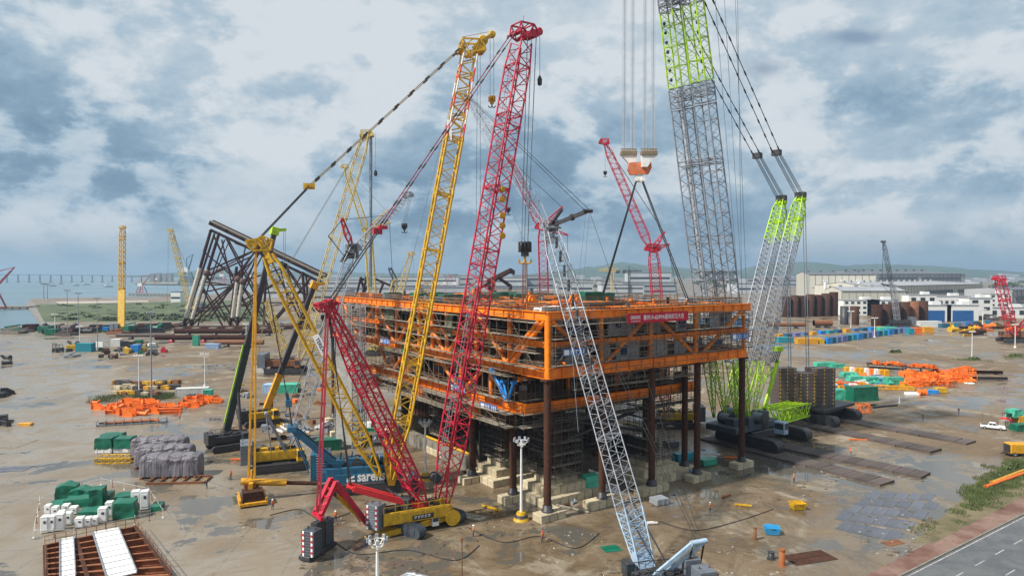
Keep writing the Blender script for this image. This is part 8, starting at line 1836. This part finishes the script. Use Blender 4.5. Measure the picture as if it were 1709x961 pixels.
for i, (px, py, rz, ln, m_, lb) in enumerate(((1412 + 20, 735, -.2, 4, ORB, 'small orange beam near the mats'), (1225, 765, -.1, 4, ORB, 'orange beam lying left of the far right prop'), (1212, 830, .6, 2.6, RST, 'heap of rusty scrap right of the third footing'), (1240, 845, -.3, 2.8, YEL, 'yellow pole lying on the ground right of the props'), (820, 850, -.7, 4.2, YEL, 'yellow barrier rail lying left of the lamp mast base'), (952, 850, -.6, 7, PLK, 'long pale timber beside the corner footing'), (400, 768, .1, 4, ORB, 'orange bits lying before the dark telescopic crane'), (1085, 875, .1, 2.4, WHT, 'white board scrap on the ground right of the grey boom'))):
    c = G(px, py); d_ = V((math.cos(rz), math.sin(rz), 0)) * ln / 2; b = MB(); b.beam(c - d_ + V((0, 0, .3)), c + d_ + V((0, 0, .3)), .25, .25); b.beam(c - d_ * .8 + V((0, .6, .12)), c + d_ * .6 + V((0, .8, .12)), .3, .2); b.beam(c - d_ * .4 + V((0, -.2, .12)), c - d_ * .4 + V((0, 1.0, .12)), .15, .2); solo('loose_steel', b, m_, lb, 'loose beam', c)
for i, (p, q, lb) in enumerate((((1645, 815), (1709, 792), 'orange pipe lying on the grass verge, near one'), ((1655, 808), (1712, 786), 'orange pipe lying on the grass verge, far one'))):
    a, e_ = G(*p), G(*q); b = MB(); b.tube(a + V((0, 0, .35)), e_ + V((0, 0, .35)), .3, n=8); b.lathe(a + V((0, 0, .35)), [(.4, 0), (.4, .12)], 10, (e_ - a)); solo('orange_pipe', b, YELO if i else ORB, lb, 'pipe', a)
# loose orange and grey pieces in the messy ground around the yellow telescopic crane
for i in range(20):
    px, py = random.uniform(540, 640), random.uniform(706, 740); m_ = random.choice((CON, GTL, WHT, SIL, RST)); k = (4, 3, 0)[i % 3]; cn_ = {CON: 'beige', GTL: 'green', WHT: 'white', SIL: 'silver', RST: 'rusty'}[m_]; odd_piece(G(px, py), random.uniform(0, 3), random.uniform(.7, 1.2), m_, '%s %s in the clutter behind the yellow derrick mast' % (cn_, KN[k]), '%s clutter behind the yellow mast: %s' % (cn_, KN[k]), k)
for i in range(16):
    px, py = random.uniform(430, 560), random.uniform(712, 735); m_ = random.choice((WHT, SIL, RST, GRY)); k = (3, 0, 2)[i % 3]; cn_ = {WHT: 'white', SIL: 'silver', RST: 'rusty', GRY: 'grey'}[m_]; odd_piece(G(px, py), random.uniform(0, 3), random.uniform(.6, 1.0), m_, '%s %s scattered around the grey luffing crane' % (cn_, KN[k]), '%s scatter around the grey crane: %s' % (cn_, KN[k]), k)
for i in range(34):
    px, py = random.uniform(1590, 1709), random.uniform(548, 562) - 8 * random.random(); m_ = random.choice((RST, BRN, JKT, YEL, ORB)); k = (1, 0, 3)[i % 3]; cn_ = {RST: 'rusty', BRN: 'brown', JKT: 'maroon', YEL: 'yellow', ORB: 'orange'}[m_]; odd_piece(G(px, py), random.uniform(-.4, .4), random.uniform(1.4, 2.6), m_, '%s %s in the steel store at the right picture edge' % (cn_, KN[k]), '%s steel store at the right edge: %s' % (cn_, KN[k]), k)
for i in range(24):
    px, py = random.uniform(1505, 1700), random.uniform(527, 536); m_ = random.choice((RST, BRN, JKT, MATW)); k = (1, 0, 3)[i % 3]; cn_ = {RST: 'rusty', BRN: 'brown', JKT: 'maroon', MATW: 'grey brown'}[m_]; odd_piece(G(px, py), random.uniform(-.2, .2), random.uniform(2.4, 4.0), m_, '%s %s in the steel rows before the blue roller doors' % (cn_, KN[k]), '%s steel before the blue doors: %s' % (cn_, KN[k]), k)
for i in range(46):
    px, py = random.uniform(395, 545), random.uniform(640, 735); m_ = random.choice((WHT, SIL, RST, GRY, ORB, BRN, YEL)); k = (3, 0, 2, 4)[i % 4]; cn_ = {WHT: 'white', SIL: 'silver', RST: 'rusty', GRY: 'grey', ORB: 'orange', BRN: 'brown', YEL: 'yellow'}[m_]; odd_piece(G(px, py), random.uniform(0, 3), random.uniform(.4, .9), m_, '%s %s strewn over the yard behind the telescopic cranes' % (cn_, KN[k]), '%s pieces behind the telescopic cranes: %s' % (cn_, KN[k]), k)
for i in range(26):
    px, py = random.uniform(1392, 1520), random.uniform(630, 652); m_ = (ORB, ORB, GTL, YELO)[i % 4]; k = (3, 0, 1, 2)[i % 4]; cn_ = {ORB: 'orange', GTL: 'light green', YELO: 'amber'}[m_]; odd_piece(G(px, py), random.uniform(-.4, .4), random.uniform(.7, 1.2), m_, '%s %s in the gaps between loads on the right yard' % (cn_, KN[k]), '%s pieces in the gaps on the right: %s' % (cn_, KN[k]), k)
for i in range(40):
    a = random.uniform(2, 40); b_ = random.uniform(2, 30); m_ = random.choice((WHT, SIL, RST, BRN, TEAL, CON)); k = (4, 0, 3, 1)[i % 4]; cn_ = {WHT: 'white', SIL: 'silver', RST: 'rusty', BRN: 'brown', TEAL: 'teal', CON: 'beige'}[m_]; odd_piece(PL(a, b_, 0), random.uniform(0, 3), random.uniform(.4, .8), m_, '%s %s lying in the shade under the topside' % (cn_, KN[k]), '%s pieces under the topside: %s' % (cn_, KN[k]), k)
for i, (pts, lb) in enumerate((([(560, 905), (600, 925), (680, 918), (760, 935), (800, 910)], 'black hose snaking on the ground before the crimson crane'), ([(780, 880), (840, 905), (900, 895), (960, 915), (1000, 890)], 'black hose snaking before the corner footing'), ([(1100, 870), (1160, 885), (1230, 870), (1290, 850)], 'dark cable lying right of the grey boom'), ([(450, 860), (500, 850), (540, 868), (600, 850)], 'dark cable lying behind the front weight stacks'))):
    P_ = [G(*p) + V((0, 0, .07)) for p in pts]; Q_ = []
    for k in range(len(P_) - 1):
        p0, p1, p2, p3 = P_[max(0, k - 1)], P_[k], P_[k + 1], P_[min(len(P_) - 1, k + 2)]
        for u in range(8): u /= 8; Q_.append(.5 * ((2 * p1) + (p2 - p0) * u + (2 * p0 - 5 * p1 + 4 * p2 - p3) * u * u + (3 * p1 - p0 - 3 * p2 + p3) * u ** 3))
    b = MB(); b.path(Q_ + [P_[-1]], .07, 5); solo('hose', b, BLK, lb, 'hose', P_[0])
# litter and rubble on the ground: nobody could count it
b = MB(); LIT = mat('litter', (.36, .33, .29), .85, var=.5)
def patchy(c, k): return mnoise.noise(V((c.x * .06 + k, c.y * .06, k))) > .12
n_ = 0
while n_ < 700:
    px = random.uniform(380, 1560); py = 700 + 261 * random.random() ** .8; c = G(px, py)
    if not patchy(c, 3): continue
    n_ += 1; s_ = random.choice((.05, .06, .08, .1, .2)) * random.uniform(.7, 1.3); b.box(c + V((0, 0, s_ * .2)), (s_ * random.uniform(.8, 2.5), s_, s_ * .4), random.uniform(0, 3))
solo('rubble', b, LIT, 'pale litter and stones strewn over the muddy ground', 'rubble', kind='stuff')
b = MB(); n_ = 0
while n_ < 900:
    px = random.uniform(500, 1560); py = 720 + 241 * random.random() ** .8; c = G(px, py)
    if not patchy(c, 9): continue
    n_ += 1; b.ball(c, random.choice((.05, .08, .1, .15, .3)), 6, 4, (random.uniform(1, 2), 1, .4), .6)
solo('mud_clods', b, mat('mud_clod', (.10, .075, .05), .95, var=.4), 'dark clods of mud over the churned ground', 'rubble', kind='stuff')

# ------------------------------------------------------------ people
def person(p, face, label, top=HIV, hat=YEL, arm=0.3):
    t = thing('person', label, 'person', p); me = bpy.data.meshes.new('body'); ca, sa = math.cos(face), math.sin(face)
    js = [((0, 0, .98), .15), ((0, 0, 1.22), .15), ((0, 0, 1.44), .13), ((.01, 0, 1.54), .06), ((.02, 0, 1.67), .10), ((.0, .10, .92), .10), ((.06, .11, .50), .065), ((0, .12, .08), .045), ((.14, .12, .04), .04), ((0, -.10, .92), .10), ((-.06, -.11, .50), .065), ((-.12, -.12, .08), .045), ((.02, -.12, .04), .04), ((0, .20, 1.40), .07), ((.03, .27, 1.14), .05), ((.03 + arm, .24, .98), .038), ((.1 + arm, .23, .93), .03), ((0, -.20, 1.40), .07), ((-.02, -.27, 1.14), .05), ((.08, -.26, .90), .038), ((.1, -.25, .83), .03)]
    ed = [(0, 1), (1, 2), (2, 3), (3, 4), (0, 5), (5, 6), (6, 7), (7, 8), (0, 9), (9, 10), (10, 11), (11, 12), (2, 13), (13, 14), (14, 15), (15, 16), (2, 17), (17, 18), (18, 19), (19, 20)]
    me.from_pydata([(x * ca - y * sa, x * sa + y * ca, z) for (x, y, z), r_ in js], ed, []); o = bpy.data.objects.new('body', me); C.objects.link(o)
    sk = o.modifiers.new('skin', 'SKIN'); lay = me.skin_vertices[0].data
    for k, (_, r_) in enumerate(js): lay[k].radius = (r_, r_)
    lay[0].use_root = True; o.modifiers.new('sub', 'SUBSURF').levels = 1; dg = bpy.context.evaluated_depsgraph_get(); dg.update(); m2 = bpy.data.meshes.new_from_object(o.evaluated_get(dg)); bpy.data.objects.remove(o)
    m2.materials.clear(); [m2.materials.append(k) for k in (TRS, top, SKIN)]
    for f in m2.polygons:
        z = f.center.z; lx_ = f.center.x * ca + f.center.y * sa; f.use_smooth = True; f.material_index = 0 if z < .93 and abs(f.center.y * ca - f.center.x * sa) < .19 else 2 if z > 1.51 or (z < .95) else 1
    o = bpy.data.objects.new('body', m2); C.objects.link(o); o.parent = t
    b = MB(); b.ball(Vector(p) + V((.02 * ca, .02 * sa, 1.74)), .14, 10, 6, (1.05, 1, .75)); b.lathe(Vector(p) + V((.02 * ca, .02 * sa, 1.70)), [(.18, 0), (.17, .02)], 12); ORG[t.name] = Vector(p); part('helmet', b, hat, t)
person(G(1325, 806), 2.4, 'worker in orange jacket walking alone on the bare ground left of the yellow skip')
person(PL(1.6, 18, DK), 3.8, 'worker in orange jacket on the deck edge behind the hanging hook', HIV, REDB); person(PL(20.5, 2.4, DK), 4.2, 'worker in dark clothing on the deck edge above the red banner', NAV, YEL, .1); person(PL(36, 2.2, DK), 5.2, 'worker in orange jacket on the deck edge right of the banner', HIV, WHP); person(PL(2.0, 40, DK), 3.4, 'worker in dark clothing on the deck edge behind the yellow boom', NAV, REDB, .1)
person(G(1228, 742), 1.0, 'worker in orange jacket standing near the front of the giant crane tracks', HIV, WHP)

WK = [((610, 915), 'left of the lamp crown at the bottom edge'), ((790, 895), 'right of the crimson crane winch'), ((905, 905), 'before the corner footing'), ((1045, 850), 'beside the third prop footing'), ((455, 850), 'beside the yellow weight tray'), ((385, 800), 'in the yard left of the yellow weight tray'), ((345, 815), 'beside the front wrapped bundle'), ((640, 735), 'behind the crimson mast'), ((1420, 760), 'between the crane mat strips'), ((1600, 690), 'on the wet yard left of the pickup'), ((1185, 855), 'left of the blue skip'), ((300, 700), 'right of the pipe rack'), ((1540, 700), 'on the open yard before the dark green load'), ((560, 870), 'behind the front weight stacks')]
for i, (p, where) in enumerate(WK):
    person(G(*p), random.uniform(0, 6.28), 'worker in %s standing %s' % ('an orange jacket' if i % 3 else 'dark blue clothes', where), HIV if i % 3 else NAV, (YEL, WHP, REDB)[i % 3], random.uniform(0, .25))
